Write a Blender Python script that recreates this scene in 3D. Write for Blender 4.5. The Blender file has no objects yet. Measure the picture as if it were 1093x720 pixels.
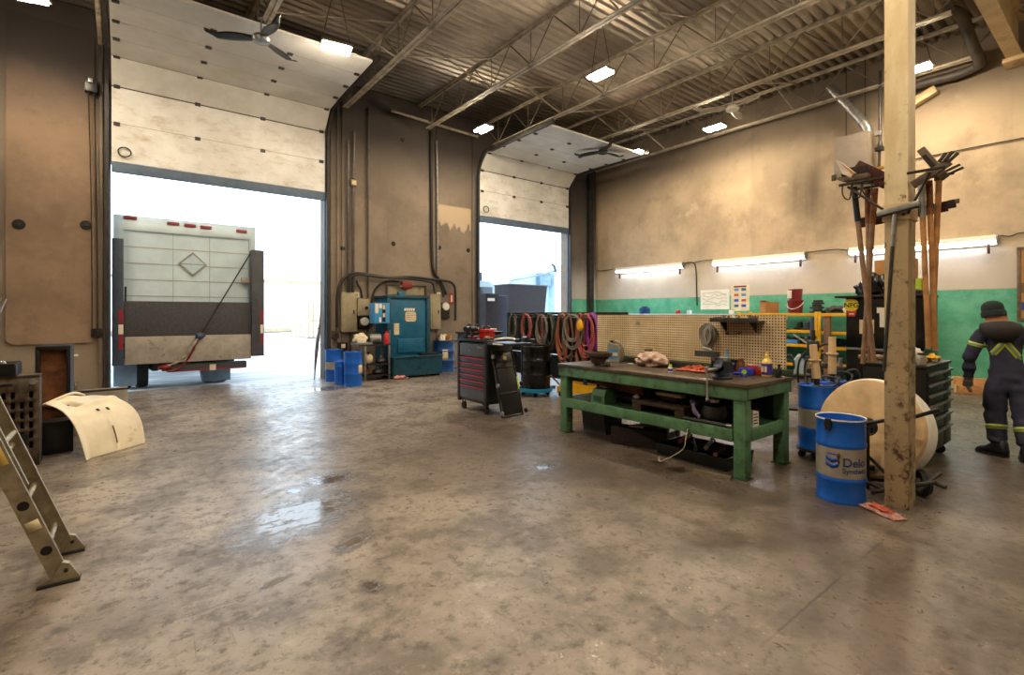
import bpy, bmesh, math, random
from mathutils import Vector, Matrix, noise, Euler
from mathutils.bvhtree import BVHTree
random.seed(7)
PI = math.pi
SC = bpy.context.scene
COL = SC.collection
R_ = math.radians
# ---------------------------------------------------------------- camera geometry (1093 x 720)
FPX, CX, CY, CAMH, YAW = 530.0, 546.5, 334.0, 1.6, R_(38.1)
_F = (math.sin(YAW), math.cos(YAW)); _R = (math.cos(YAW), -math.sin(YAW))
def ray(u, v):
    a = (u-CX)/FPX; b = (CY-v)/FPX
    return (_F[0]+a*_R[0], _F[1]+a*_R[1], b)
def onZ(u, v, z=0.0):
    r = ray(u, v); t = (z-CAMH)/r[2]; return Vector((r[0]*t, r[1]*t, z))
def onX(u, v, X):
    r = ray(u, v); t = X/r[0]; return Vector((X, r[1]*t, CAMH+r[2]*t))
def onY(u, v, Y):
    r = ray(u, v); t = Y/r[1]; return Vector((r[0]*t, Y, CAMH+r[2]*t))
def rectY(u0, v0, u1, v1, Y):
    um = (u0+u1)/2; vm = (v0+v1)/2
    return onY(u0, vm, Y).x, onY(u1, vm, Y).x, onY(um, v1, Y).z, onY(um, v0, Y).z
def rectX(u0, v0, u1, v1, X):
    um = (u0+u1)/2; vm = (v0+v1)/2
    return onX(u1, vm, X).y, onX(u0, vm, X).y, onX(um, v1, X).z, onX(um, v0, X).z
# ---------------------------------------------------------------- colour and materials
def lin(c):
    c /= 255.0
    return c/12.92 if c <= .04045 else ((c+.055)/1.055)**2.4
def rgb(h):
    if isinstance(h, str):
        h = h.lstrip('#'); h = (int(h[0:2], 16), int(h[2:4], 16), int(h[4:6], 16))
    return (lin(h[0]), lin(h[1]), lin(h[2]), 1.0)
class NT:
    def __init__(s, name):
        s.m = bpy.data.materials.new(name); s.m.use_nodes = True
        s.n = s.m.node_tree.nodes; s.l = s.m.node_tree.links; s.n.clear()
        s.out = s.n.new('ShaderNodeOutputMaterial')
        s.b = s.n.new('ShaderNodeBsdfPrincipled'); s.l.new(s.b.outputs[0], s.out.inputs[0])
        s.tc = s.n.new('ShaderNodeTexCoord'); s.obj = s.tc.outputs['Object']
    def put(s, sock, v):
        if hasattr(v, 'is_output'): s.l.new(v, sock)
        else: sock.default_value = v
    def noise(s, scale, detail=5, rough=.6, vec=None, dist=0):
        n = s.n.new('ShaderNodeTexNoise'); n.inputs['Scale'].default_value = scale; n.inputs['Detail'].default_value = detail
        n.inputs['Roughness'].default_value = rough; n.inputs['Distortion'].default_value = dist
        s.l.new(vec or s.obj, n.inputs['Vector']); return n.outputs[0]
    def vor(s, scale, feature='F1', vec=None):
        n = s.n.new('ShaderNodeTexVoronoi'); n.feature = feature; n.inputs['Scale'].default_value = scale
        s.l.new(vec or s.obj, n.inputs['Vector']); return n.outputs[0]
    def ramp(s, x, a, b, ca=0, cb=1):
        n = s.n.new('ShaderNodeMapRange'); n.clamp = True
        s.put(n.inputs[0], x); s.put(n.inputs[1], a); s.put(n.inputs[2], b); s.put(n.inputs[3], ca); s.put(n.inputs[4], cb)
        n.interpolation_type = 'SMOOTHSTEP'; return n.outputs[0]
    def math(s, op, a, b=0.0, c=0.0):
        n = s.n.new('ShaderNodeMath'); n.operation = op
        s.put(n.inputs[0], a); s.put(n.inputs[1], b); s.put(n.inputs[2], c); return n.outputs[0]
    def mix(s, f, a, b, mode='MIX'):
        n = s.n.new('ShaderNodeMix'); n.data_type = 'RGBA'; n.blend_type = mode
        s.put(n.inputs[0], f); s.put(n.inputs[6], a); s.put(n.inputs[7], b); return n.outputs[2]
    def mapv(s, sc=(1, 1, 1), loc=(0, 0, 0), rot=(0, 0, 0)):
        n = s.n.new('ShaderNodeMapping'); n.inputs[3].default_value = sc; n.inputs[1].default_value = loc; n.inputs[2].default_value = rot
        s.l.new(s.obj, n.inputs[0]); return n.outputs[0]
    def sep(s):
        n = s.n.new('ShaderNodeSeparateXYZ'); s.l.new(s.obj, n.inputs[0]); return n.outputs
    def bump(s, h, strength=.3, dist=.01):
        n = s.n.new('ShaderNodeBump'); n.inputs['Strength'].default_value = strength; n.inputs['Distance'].default_value = dist
        s.l.new(h, n.inputs['Height']); s.l.new(n.outputs[0], s.b.inputs['Normal'])
    def done(s, col, rough=.5, metal=0.0, spec=None):
        s.put(s.b.inputs['Base Color'], col); s.put(s.b.inputs['Roughness'], rough); s.put(s.b.inputs['Metallic'], metal)
        if spec is not None: s.b.inputs['Specular IOR Level'].default_value = spec
        return s.m
M = {}
def mat(name, col, rough=.5, metal=0.0, var=.25, scale=9, dirt=None, damt=.5, dscale=4, bump=.15, bscale=60, spec=None):
    """plain painted / bare surface with uneven tone, patches of grime and a fine grain"""
    t = NT(name); c = rgb(col)
    lo = tuple(x*(1-var) for x in c[:3])+(1,); hi = tuple(min(1, x*(1+var*.6)) for x in c[:3])+(1,)
    k = t.mix(t.ramp(t.noise(scale), .3, .7), lo, hi)
    r = rough
    if dirt:
        f = t.ramp(t.noise(dscale, 8, .7), .72-damt*.35, .85-damt*.25)
        k = t.mix(t.math('MULTIPLY', f, .9), k, rgb(dirt)); r = t.ramp(f, 0, 1, rough, min(1, rough+.25))
    if bump: t.bump(t.noise(bscale, 3), bump, .004)
    M[name] = t.done(k, r, metal, spec); return M[name]
def emit(name, col, strength):
    t = NT(name); t.done(rgb(col), .5)
    t.b.inputs['Emission Color'].default_value = rgb(col); t.b.inputs['Emission Strength'].default_value = strength
    M[name] = t.m; return t.m
# ---------------------------------------------------------------- mesh builder
def frame(d):
    d = d.normalized(); a = Vector((0, 0, 1)) if abs(d.z) < .9 else Vector((1, 0, 0))
    x = d.cross(a).normalized(); return x, d.cross(x).normalized()
def spline(pts, n=8, closed=False):
    P = [Vector(p) for p in pts]; out = []; L = len(P)
    for i in range(L if closed else L-1):
        if closed: a, b, c, d = P[i-1], P[i], P[(i+1) % L], P[(i+2) % L]
        else: a, b, c, d = P[max(i-1, 0)], P[i], P[i+1], P[min(i+2, L-1)]
        for k in range(n):
            t = k/n
            out.append(.5*((2*b)+(c-a)*t+(2*a-5*b+4*c-d)*t*t+(3*b-a-3*c+d)*t**3))
    if not closed: out.append(P[-1])
    return out
class MB:
    def __init__(s): s.bm = bmesh.new(); s.M = Matrix.Identity(4)
    def v(s, p): return s.bm.verts.new(s.M @ Vector(p))
    def f(s, vs):
        try: return s.bm.faces.new(vs)
        except ValueError: return None
    def box(s, c, size, rz=0, bev=0, rot=None, seg=2, taper=None):
        c = Vector(c); h = [x/2 for x in size]; m = rot.to_matrix() if rot is not None else Matrix.Rotation(rz, 3, 'Z')
        vs = []
        for z in (-1, 1):
            for y in (-1, 1):
                for x in (-1, 1):
                    k = (taper if (taper and z > 0) else 1)
                    vs.append(s.v(c + m @ Vector((x*h[0]*k, y*h[1]*k, z*h[2]))))
        fs = [s.f([vs[i] for i in q]) for q in ((0, 2, 3, 1), (4, 5, 7, 6), (0, 1, 5, 4), (2, 6, 7, 3), (0, 4, 6, 2), (1, 3, 7, 5))]
        if bev:
            es = list({e for f in fs for e in f.edges})
            bmesh.ops.bevel(s.bm, geom=es, offset=min(bev, .49*min(size)), segments=seg, affect='EDGES', profile=.6)
        return s
    def bx(s, x0, x1, y0, y1, z0, z1, bev=0):
        return s.box(((x0+x1)/2, (y0+y1)/2, (z0+z1)/2), (abs(x1-x0), abs(y1-y0), abs(z1-z0)), bev=bev)
    def rod(s, p0, p1, r, r1=None, n=12):
        p0, p1 = Vector(p0), Vector(p1); r1 = r if r1 is None else r1
        x, y = frame(p1-p0)
        A = [s.v(p0+(x*math.cos(2*PI*i/n)+y*math.sin(2*PI*i/n))*r) for i in range(n)]
        B = [s.v(p1+(x*math.cos(2*PI*i/n)+y*math.sin(2*PI*i/n))*r1) for i in range(n)]
        for i in range(n): s.f([A[i], B[i], B[(i+1) % n], A[(i+1) % n]])
        s.f(A); s.f(B[::-1]); return s
    def tube(s, pts, r, n=8, closed=False, prof=None):
        P = [Vector(p) for p in pts]; L = len(P); rings = []; up = None
        for i in range(L):
            if closed: d = P[(i+1) % L]-P[i-1]
            else: d = P[min(i+1, L-1)]-P[max(i-1, 0)]
            if d.length < 1e-9: d = Vector((0, 0, 1))
            d.normalize()
            if up is None: up, _ = frame(d)
            up = (up-d*up.dot(d))
            up = up.normalized() if up.length > 1e-6 else frame(d)[0]
            w = d.cross(up); rr = r(i/(L-1)) if callable(r) else r
            if prof: rings.append([s.v(P[i]+up*a*rr+w*b*rr) for a, b in prof])
            else: rings.append([s.v(P[i]+(up*math.cos(2*PI*k/n)+w*math.sin(2*PI*k/n))*rr) for k in range(n)])
        n = len(rings[0])
        for i in range(L if closed else L-1):
            A, B = rings[i], rings[(i+1) % L]
            for k in range(n): s.f([A[k], A[(k+1) % n], B[(k+1) % n], B[k]])
        if not closed: s.f(rings[0][::-1]); s.f(rings[-1])
        return s
    def lathe(s, prof, n=32, c=(0, 0, 0), mx=None, close=False):
        c = Vector(c); rings = []
        for r, z in prof:
            if r < 1e-6: rings.append([s.v(c+((mx @ Vector((0, 0, z))) if mx else Vector((0, 0, z))))])
            else:
                row = []
                for i in range(n):
                    p = Vector((r*math.cos(2*PI*i/n), r*math.sin(2*PI*i/n), z))
                    row.append(s.v(c+((mx @ p) if mx else p)))
                rings.append(row)
        for A, B in list(zip(rings, rings[1:]))+([(rings[-1], rings[0])] if close else []):
            for i in range(n):
                j = (i+1) % n
                if len(A) == 1 and len(B) == 1: break
                if len(A) == 1: s.f([A[0], B[j], B[i]])
                elif len(B) == 1: s.f([A[i], A[j], B[0]])
                else: s.f([A[i], A[j], B[j], B[i]])
        return s
    def prism(s, pts, d0, d1, axis='Y', org=(0, 0, 0)):
        """polygon pts (2D) extruded along an axis: 'Y' -> (x,z), 'X' -> (y,z), 'Z' -> (x,y)"""
        o = Vector(org)
        def P(a, b, d): return o+(Vector((a, d, b)) if axis == 'Y' else Vector((d, a, b)) if axis == 'X' else Vector((a, b, d)))
        A = [s.v(P(a, b, d0)) for a, b in pts]; B = [s.v(P(a, b, d1)) for a, b in pts]
        s.f(A); s.f(B[::-1]); n = len(pts)
        for i in range(n): s.f([A[i], B[i], B[(i+1) % n], A[(i+1) % n]])
        return s
    def ball(s, c, r, n=16, amp=0, seed=0, fs=3.0):
        c = Vector(c); r = Vector((r, r, r)) if not hasattr(r, '__len__') else Vector(r)
        rows = []
        for i in range(n//2+1):
            th = PI*i/(n//2); row = []
            for k in range(1 if i in (0, n//2) else n):
                ph = 2*PI*k/n; d = Vector((math.sin(th)*math.cos(ph), math.sin(th)*math.sin(ph), math.cos(th)))
                q = 1+(amp*noise.noise(d*fs+Vector((seed*7.3, seed*1.7, 0))) if amp else 0)
                row.append(s.v(c+Vector((d.x*r.x, d.y*r.y, d.z*r.z))*q))
            rows.append(row)
        for A, B in zip(rows, rows[1:]):
            for k in range(n):
                j = (k+1) % n
                if len(A) == 1: s.f([A[0], B[k], B[j]])
                elif len(B) == 1: s.f([A[k], B[0], A[j]])
                else: s.f([A[k], B[k], B[j], A[j]])
        return s
    def surf(s, fn, nu, nv, cu=False):
        g = [[s.v(fn(i/nu, j/nv)) for j in range(nv+1)] for i in range(nu if cu else nu+1)]
        for i in range(nu):
            for j in range(nv):
                a, b = g[i], g[(i+1) % len(g)]
                s.f([a[j], b[j], b[j+1], a[j+1]])
        return s
    def cells(s, xs, zs, holes, y=0, axis='Y'):
        """flat plate with rectangular holes, cut on a grid"""
        P = {}
        def g(i, j):
            if (i, j) not in P: P[i, j] = s.v((xs[i], y, zs[j]) if axis == 'Y' else (y, xs[i], zs[j]))
            return P[i, j]
        for i in range(len(xs)-1):
            for j in range(len(zs)-1):
                if (i, j) not in holes: s.f([g(i, j), g(i+1, j), g(i+1, j+1), g(i, j+1)])
        return s
    def build(s, name, m, parent=None, solid=0, sub=0, ang=38, loc=None, smooth=True, off=0):
        if loc is not None: bmesh.ops.translate(s.bm, verts=s.bm.verts, vec=-Vector(loc))
        bmesh.ops.recalc_face_normals(s.bm, faces=s.bm.faces)
        me = bpy.data.meshes.new(name); s.bm.to_mesh(me); s.bm.free()
        o = bpy.data.objects.new(name, me); COL.objects.link(o)
        for q in (m if isinstance(m, (list, tuple)) else [m]): me.materials.append(M[q] if isinstance(q, str) else q)
        if smooth and len(me.polygons):
            me.shade_smooth(); me.set_sharp_from_angle(angle=R_(ang))
        if solid:
            k = o.modifiers.new('t', 'SOLIDIFY'); k.thickness = solid; k.offset = off
        if sub:
            k = o.modifiers.new('s', 'SUBSURF'); k.levels = k.render_levels = sub
        if parent is not None: o.parent = parent
        elif loc is not None: o.location = loc
        return o
def tag(o, label, cat, group=None, kind=None):
    o['label'] = label; o['category'] = cat
    if group: o['group'] = group
    if kind: o['kind'] = kind
    return o
def thing(name, label, cat, loc=(0, 0, 0), rz=0, group=None):
    o = bpy.data.objects.new(name, None); COL.objects.link(o); o.empty_display_size = .1
    o.location = loc; o.rotation_euler = (0, 0, rz); return tag(o, label, cat, group)
def struct(name, mb, m, label, cat, **k):
    o = mb.build(name, m, **k); tag(o, label, cat, None, 'structure'); return o
def dup(root, loc=None, rz=None, label=None, group=None, scale=None):
    def cp(o, par):
        c = o.copy(); COL.objects.link(c); c.parent = par
        for ch in list(o.children): cp(ch, c)
        return c
    r = cp(root, None)
    if loc is not None: r.location = loc
    if rz is not None: r.rotation_euler = (0, 0, rz)
    if scale is not None: r.scale = (scale, scale, scale) if not hasattr(scale, '__len__') else scale
    if label: r['label'] = label
    if group: r['group'] = group
    return r
def text_mesh(name, s, size, m, parent, mapf, depth=.002, bold=0):
    cu = bpy.data.curves.new(name, 'FONT'); cu.body = s; cu.size = size; cu.extrude = depth; cu.offset = bold; cu.align_x = 'LEFT'
    o = bpy.data.objects.new(name, cu); COL.objects.link(o)
    dg = bpy.context.evaluated_depsgraph_get(); dg.update()
    me = bpy.data.meshes.new_from_object(o.evaluated_get(dg))
    bpy.data.objects.remove(o); bpy.data.curves.remove(cu)
    bm = bmesh.new(); bm.from_mesh(me)
    bmesh.ops.subdivide_edges(bm, edges=[e for e in bm.edges if e.calc_length() > size*.15], cuts=2)
    for v in bm.verts: v.co = mapf(v.co)
    bm.to_mesh(me); bm.free()
    me.materials.clear(); me.materials.append(M[m])
    q = bpy.data.objects.new(name, me); COL.objects.link(q); q.parent = parent; return q
# ================================================================= MATERIALS
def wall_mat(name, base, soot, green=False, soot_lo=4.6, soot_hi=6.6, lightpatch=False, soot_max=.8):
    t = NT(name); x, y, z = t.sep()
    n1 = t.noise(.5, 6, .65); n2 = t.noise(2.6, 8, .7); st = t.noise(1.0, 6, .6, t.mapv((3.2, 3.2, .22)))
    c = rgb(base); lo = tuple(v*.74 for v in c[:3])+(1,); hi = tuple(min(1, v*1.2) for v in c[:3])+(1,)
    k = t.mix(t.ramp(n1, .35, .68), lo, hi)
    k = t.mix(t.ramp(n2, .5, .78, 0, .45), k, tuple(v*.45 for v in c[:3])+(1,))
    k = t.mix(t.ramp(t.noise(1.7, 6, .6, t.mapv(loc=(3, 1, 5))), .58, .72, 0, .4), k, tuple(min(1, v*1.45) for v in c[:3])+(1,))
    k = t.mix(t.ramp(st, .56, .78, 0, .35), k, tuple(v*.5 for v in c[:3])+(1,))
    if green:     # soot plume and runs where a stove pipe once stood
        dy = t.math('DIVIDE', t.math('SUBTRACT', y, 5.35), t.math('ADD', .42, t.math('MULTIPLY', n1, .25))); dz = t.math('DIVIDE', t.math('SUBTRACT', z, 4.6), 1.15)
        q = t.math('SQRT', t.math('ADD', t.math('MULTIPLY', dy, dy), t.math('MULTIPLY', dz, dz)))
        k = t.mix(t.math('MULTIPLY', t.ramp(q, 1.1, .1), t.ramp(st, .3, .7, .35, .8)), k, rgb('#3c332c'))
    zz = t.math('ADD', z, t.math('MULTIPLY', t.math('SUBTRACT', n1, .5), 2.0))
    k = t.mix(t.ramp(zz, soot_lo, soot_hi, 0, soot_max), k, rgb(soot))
    if lightpatch:   # strip of paler patched paint on the pier
        px = t.math('MULTIPLY', t.ramp(x, 7.0, 7.03), t.ramp(x, 8.18, 8.15))
        edge = t.math('ADD', z, t.math('MULTIPLY', t.math('SUBTRACT', t.noise(5, 4, .6, t.mapv((1, 1, .15))), .5), .9))
        pz = t.math('MULTIPLY', t.ramp(edge, 4.05, 4.12), t.ramp(z, 4.72, 4.66))
        k = t.mix(t.math('MULTIPLY', t.math('MULTIPLY', px, pz), .75), k, rgb('#c9b497'))
    if green:
        pale = t.math('MULTIPLY', t.ramp(z, 2.08, 2.10), t.ramp(t.math('ADD', z, t.math('MULTIPLY', t.math('SUBTRACT', n2, .5), .5)), 3.5, 2.3))  # glow of the wall tubes painted as a paler band above the green
        k = t.mix(t.math('MULTIPLY', pale, .55), k, rgb('#cfc9bd'))
        g = t.mix(t.ramp(n2, .35, .7), rgb('#4a9c7c'), rgb('#6bb596'))
        g = t.mix(t.ramp(t.noise(7, 9, .75), .62, .76, 0, .7), g, rgb('#2c5a4a'))
        wob = t.math('ADD', z, t.math('MULTIPLY', t.math('SUBTRACT', t.noise(9, 3), .5), .02))
        k = t.mix(t.ramp(wob, 2.075, 2.085), g, k)
    t.bump(t.noise(22, 6, .7), .25, .01)
    M[name] = t.done(k, .8)
wall_mat('wall_right_paint', '#bba68a', '#3a3431', True, 4.9, 6.9, soot_max=.72)
wall_mat('wall_back_paint', '#85786a', '#2e2a2c', False, 4.6, 6.4, True, .85)
wall_mat('wall_corner_paint', '#6a6159', '#2e2a2c', True, 3.6, 6.0)  # corner: darker base, and the dark upper tone starts lower
wall_mat('wall_plain', '#a8977f', '#3d342e', False)
wall_mat('panel_paint', '#8a7460', '#2a282c', False, 4.9, 6.3, soot_max=.9)

def floor_mat():
    t = NT('floor_concrete'); x, y, z = t.sep()
    big = t.noise(.32, 6, .6); mid = t.noise(1.5, 9, .68); fine = t.noise(9, 10, .72); v2 = t.noise(38, 6, .7)
    k = t.mix(t.ramp(big, .36, .64), rgb('#6f655d'), rgb('#a3988d'))
    k = t.mix(t.ramp(mid, .45, .62, 0, .72), k, rgb('#4c4138'))
    k = t.mix(t.ramp(t.noise(4.2, 9, .72, t.mapv(loc=(5, 2, 0))), .5, .66, 0, .6), k, rgb('#453b33'))
    k = t.mix(t.ramp(fine, .51, .65, 0, .75), k, rgb('#40362e'))
    k = t.mix(t.ramp(t.noise(6, 9, .75, t.mapv(loc=(9, 4, 0))), .54, .70, 0, .6), k, rgb('#b0a292'))
    for ang, sc, ph in ((.35, 1.0, 0), (-.9, 1.3, 7), (1.25, .9, 13)):       # scuffs and scratches
        sv = t.mapv((9*sc, .55*sc, 1), (ph, ph, 0), (0, 0, ang))
        k = t.mix(t.math('MULTIPLY', t.ramp(t.noise(2.2, 7, .7, sv), .60, .69), t.ramp(t.noise(.8, 3, .5, t.mapv(loc=(ph, 0, 0))), .45, .6, 0, .6)), k, rgb('#3f352d'))
    k = t.mix(t.ramp(t.noise(3.1, 5, .6, t.mapv(loc=(3, 8, 0))), .66, .76, 0, .75), k, rgb('#3b312a'))   # oil spots
    k = t.mix(t.ramp(t.noise(15, 3, .5, t.mapv(loc=(1, 2, 0))), .70, .75, 0, .85), k, rgb('#2b241f'))
    k = t.mix(t.ramp(t.noise(30, 3, .5, t.mapv(loc=(4, 2, 0))), .72, .76, 0, .9), k, rgb('#241e1a'))
    k = t.mix(t.ramp(t.noise(26, 2, .5, t.mapv(loc=(14, 2, 0))), .755, .78, 0, .7), k, rgb('#e6ddcf'))
    k = t.mix(t.ramp(t.noise(1.3, 8, .7, t.mapv((2.6, .35, 1), rot=(0, 0, .35))), .54, .7, 0, .45), k, rgb('#5a4e45'))
    # oily traffic zone round the bench, kegs and column
    zn = t.math('MULTIPLY', t.math('SUBTRACT', big, .5), 3.0)
    zone = t.math('MULTIPLY', t.ramp(t.math('ADD', x, zn), 1.3, 4.0), t.ramp(t.math('ADD', y, zn), 8.5, 4.5)); zone = t.math('MULTIPLY', zone, t.ramp(mid, .32, .6, .55, 1))
    k = t.mix(t.math('MULTIPLY', zone, .8), k, rgb('#44382e'))
    for (sx, sy, sr) in ((4.45, 2.95, .13), (4.52, 3.22, .10)):
        dx = t.math('SUBTRACT', x, sx); dy = t.math('SUBTRACT', y, sy)
        rr_ = t.math('ADD', t.math('SQRT', t.math('ADD', t.math('MULTIPLY', dx, dx), t.math('MULTIPLY', dy, dy))), t.math('MULTIPLY', t.math('SUBTRACT', fine, .5), .18))
        k = t.mix(t.ramp(rr_, sr, sr*.5, 0, .8), k, rgb('#1f1a17'))
    # hairline cracks and a sawn control joint on the column line
    cr = t.vor(.55, 'DISTANCE_TO_EDGE', None); wob = t.math('MULTIPLY', t.math('SUBTRACT', t.noise(6, 4), .5), .06)
    k = t.mix(t.math('MULTIPLY', t.ramp(t.math('ABSOLUTE', t.math('ADD', cr, wob)), .006, 0), t.ramp(t.noise(.9, 2), .5, .62, 0, .55)), k, rgb('#3a312a'))
    joint = t.ramp(t.math('ABSOLUTE', t.math('SUBTRACT', y, t.math('ADD', 1.14, t.math('MULTIPLY', wob, .25)))), .010, .004)
    k = t.mix(t.math('MULTIPLY', t.math('MULTIPLY', joint, t.ramp(t.noise(2.2, 4), .38, .5, .25, .9)), t.ramp(x, 2.3, 2.8)), k, rgb('#352c25'))
    rough = t.ramp(t.math('ADD', fine, t.math('MULTIPLY', mid, .4)), .45, .95, .22, .52)
    # wet patches: shallow puddles that mirror the doorways
    wet = None
    for (cx, cy, rx, ry, ang) in ((1.10, 4.15, .50, .32, .5), (1.55, 4.85, .20, .17, .4), (3.50, 3.85, .13, .09, 0), (1.28, 3.42, .16, .08, .5), (.72, 3.2, .09, .04, .4),
                                 (1.15, 2.80, .05, .08, .3), (3.35, 10.7, .55, .30, .1), (1.22, 4.72, .06, .10, .2)):
        dx = t.math('SUBTRACT', x, cx); dy = t.math('SUBTRACT', y, cy)
        ca, sa = math.cos(ang), math.sin(ang)
        a = t.math('DIVIDE', t.math('ADD', t.math('MULTIPLY', dx, ca), t.math('MULTIPLY', dy, sa)), rx)
        b = t.math('DIVIDE', t.math('SUBTRACT', t.math('MULTIPLY', dy, ca), t.math('MULTIPLY', dx, sa)), ry)
        q = t.math('SUBTRACT', 1.0, t.math('SQRT', t.math('ADD', t.math('MULTIPLY', a, a), t.math('MULTIPLY', b, b))))
        wet = q if wet is None else t.math('MAXIMUM', wet, q)
    ns = t.math('ADD', t.math('MULTIPLY', t.math('SUBTRACT', t.noise(5.5, 8, .7), .5), 2.3), t.math('MULTIPLY', t.math('SUBTRACT', t.noise(22, 6, .75), .5), 1.9))
    streak = t.math('MULTIPLY', t.math('SUBTRACT', t.noise(7, 5, .65, t.mapv((.35, 3.4, 1), rot=(0, 0, -.75))), .5), 2.4)
    w = t.ramp(t.math('ADD', t.math('ADD', wet, ns), streak), .06, .34)
    w = t.math('MULTIPLY', w, t.ramp(wet, -.55, -.1))
    damp = t.ramp(t.math('ADD', wet, t.math('MULTIPLY', ns, .35)), -.55, .1)
    k = t.mix(t.math('MULTIPLY', damp, .55), k, rgb('#4b4540')); rough = t.math('MULTIPLY', rough, t.math('SUBTRACT', 1.0, t.math('MULTIPLY', damp, .3)))
    rough = t.math('ADD', t.math('MULTIPLY', rough, t.math('SUBTRACT', 1.0, w)), t.math('MULTIPLY', w, t.ramp(fine, .35, .7, .03, .16)))
    h = t.math('MULTIPLY', t.math('ADD', fine, t.math('MULTIPLY', v2, .4)), t.math('SUBTRACT', 1.0, t.math('MULTIPLY', w, .95)))
    t.bump(h, .22, .010)
    M['floor'] = t.done(k, rough, 0)
    t.b.inputs['Specular IOR Level'].default_value = .55
floor_mat()
def snow_mat():
    t = NT('yard_gravel')
    k = t.mix(t.ramp(t.noise(.5, 8, .7, t.mapv((.4, 1.6, 1))), .42, .62), rgb('#b9bcc0'), rgb('#e9ecee'))
    k = t.mix(t.ramp(t.noise(1.2, 8, .7, t.mapv((.3, 2, 1))), .55, .72, 0, .5), k, rgb('#8f8f92'))
    t.bump(t.noise(8, 8, .7), .4, .03); M['yard'] = t.done(k, .85)
snow_mat()
def deck_mat():
    t = NT('ceiling_deck_steel'); k = t.mix(t.ramp(t.noise(.5, 6, .65), .35, .68), rgb('#94887a'), rgb('#c4b9a8'))
    k = t.mix(t.ramp(t.noise(2.5, 7, .7, t.mapv((.3, 2, 1))), .5, .75, 0, .6), k, rgb('#5d534a'))
    x, y, z = t.sep()
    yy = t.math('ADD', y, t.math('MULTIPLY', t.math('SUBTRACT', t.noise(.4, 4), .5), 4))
    k = t.mix(t.ramp(yy, 8.2, 12.2, 0, .75), k, rgb('#2c2726'))     # deck darkens towards the door wall
    M['deck'] = t.done(k, .5, .15)
deck_mat()
def door_mat():
    t = NT('door_panel_paint'); x, y, z = t.sep()
    k = t.mix(t.ramp(t.noise(.9, 6, .6), .35, .7), rgb('#d3d2cc'), rgb('#ececea'))
    d = t.ramp(t.noise(2.2, 8, .72, t.mapv((1, 1, 2.2))), .46, .74, 0, .65)
    d = t.math('MULTIPLY', d, t.ramp(z, 6.15, 5.6, .25, 1))
    k = t.mix(d, k, rgb('#a68f6d'))
    t.bump(t.noise(60, 3), .1, .003); M['door'] = t.done(k, .45)
door_mat()
def peg_mat():
    t = NT('pegboard_hardboard'); x, y, z = t.sep()
    p = .0254*1.25
    def cell(s): return t.math('SUBTRACT', t.math('FRACT', t.math('DIVIDE', s, p)), .5)
    a, b = cell(y), cell(z)
    d = t.math('SQRT', t.math('ADD', t.math('MULTIPLY', a, a), t.math('MULTIPLY', b, b)))
    hole = t.ramp(d, .31, .24)
    k = t.mix(t.ramp(t.noise(2.5, 7, .65), .35, .7), rgb('#c6ad84'), rgb('#e8d4ae'))
    k = t.mix(t.ramp(t.noise(4, 7, .7, t.mapv(loc=(2, 1, 4))), .56, .74, 0, .8), k, rgb('#63503a'))
    k = t.mix(hole, k, rgb('#2d241b'))
    M['peg'] = t.done(k, .6)
peg_mat()
def column_mat():
    t = NT('column_paint'); x, y, z = t.sep()
    n = t.noise(7, 8, .72); n2 = t.noise(2.0, 5, .6, t.mapv((2, 2, .6)))
    k = t.mix(t.ramp(n2, .35, .7), rgb('#c9b489'), rgb('#e3d3ae'))
    wear = t.math('ADD', n, t.math('MULTIPLY', t.math('SUBTRACT', 2.35, z), .035))
    k = t.mix(t.math('MULTIPLY', t.ramp(z, 2.45, 2.3), t.ramp(n2, .3, .65, .35, .75)), k, rgb('#8d7557'))
    k = t.mix(t.ramp(wear, .56, .70), k, rgb('#4b3523'))
    k = t.mix(t.math('MULTIPLY', t.ramp(t.noise(18, 6, .7), .58, .66), t.ramp(z, 2.6, 1.0, .1, .9)), k, rgb('#241913'))
    t.bump(n, .2, .006); M['column'] = t.done(k, .55)
column_mat()
mat('joist_paint', '#b0a592', .5, .1, .3, 5, '#5a5048', .5, 2)
mat('joist_web', '#75695c', .55, .1, .3, 5, '#4a4038', .5, 2)
mat('girder_paint', '#c4ab80', .55, 0, .2, 3, '#7a6448', .4, 2)
mat('black_steel', '#1b1b1d', .38, .2, .3, 8, '#3a342e', .4, 5)
mat('black_gloss', '#0f1012', .2, .1, .2, 5)
mat('dark_steel', '#38342f', .45, .6, .35, 10, '#5a4632', .5, 6)
mat('track_steel', '#3c3a3a', .45, .5, .3, 6)
mat('galv', '#9a9a97', .38, .75, .25, 14)
mat('chrome', '#d6d8da', .14, 1, .05, 4, bump=0)
mat('alu', '#a39880', .4, .6, .25, 12, '#6b5b45', .5, 9)
mat('rubber', '#171717', .75, 0, .3, 14)
mat('seal_blue', '#54667c', .6, 0, .2, 5)
mat('rust', '#7a4a2a', .8, .1, .5, 6, '#2c1d14', .6, 4)
mat('rusty_plate', '#4f4032', .6, .4, .4, 7, '#2a211a', .6, 5)
mat('cream_gel', '#e6dcc2', .28, 0, .1, 4, '#8a7550', .35, 3, bump=.03)
mat('cream_worn', '#d8b98c', .5, 0, .18, 5, '#8a6c48', .55, 2.2)
mat('white_rim', '#e2dfd6', .5, 0, .12, 6, '#8f8471', .3, 4)
mat('drum_blue', '#1560c8', .3, .1, .12, 6, '#123a70', .35, 4, bump=.05)
mat('drum_grey', '#a39c90', .42, .3, .15, 7, '#6a6156', .4, 4, bump=.05)
mat('drum_darkblue', '#1c4a86', .35, .1, .2, 6, '#122744', .4, 4, bump=.05)
mat('logo_blue', '#1c48a0', .4, 0, .05)
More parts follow.
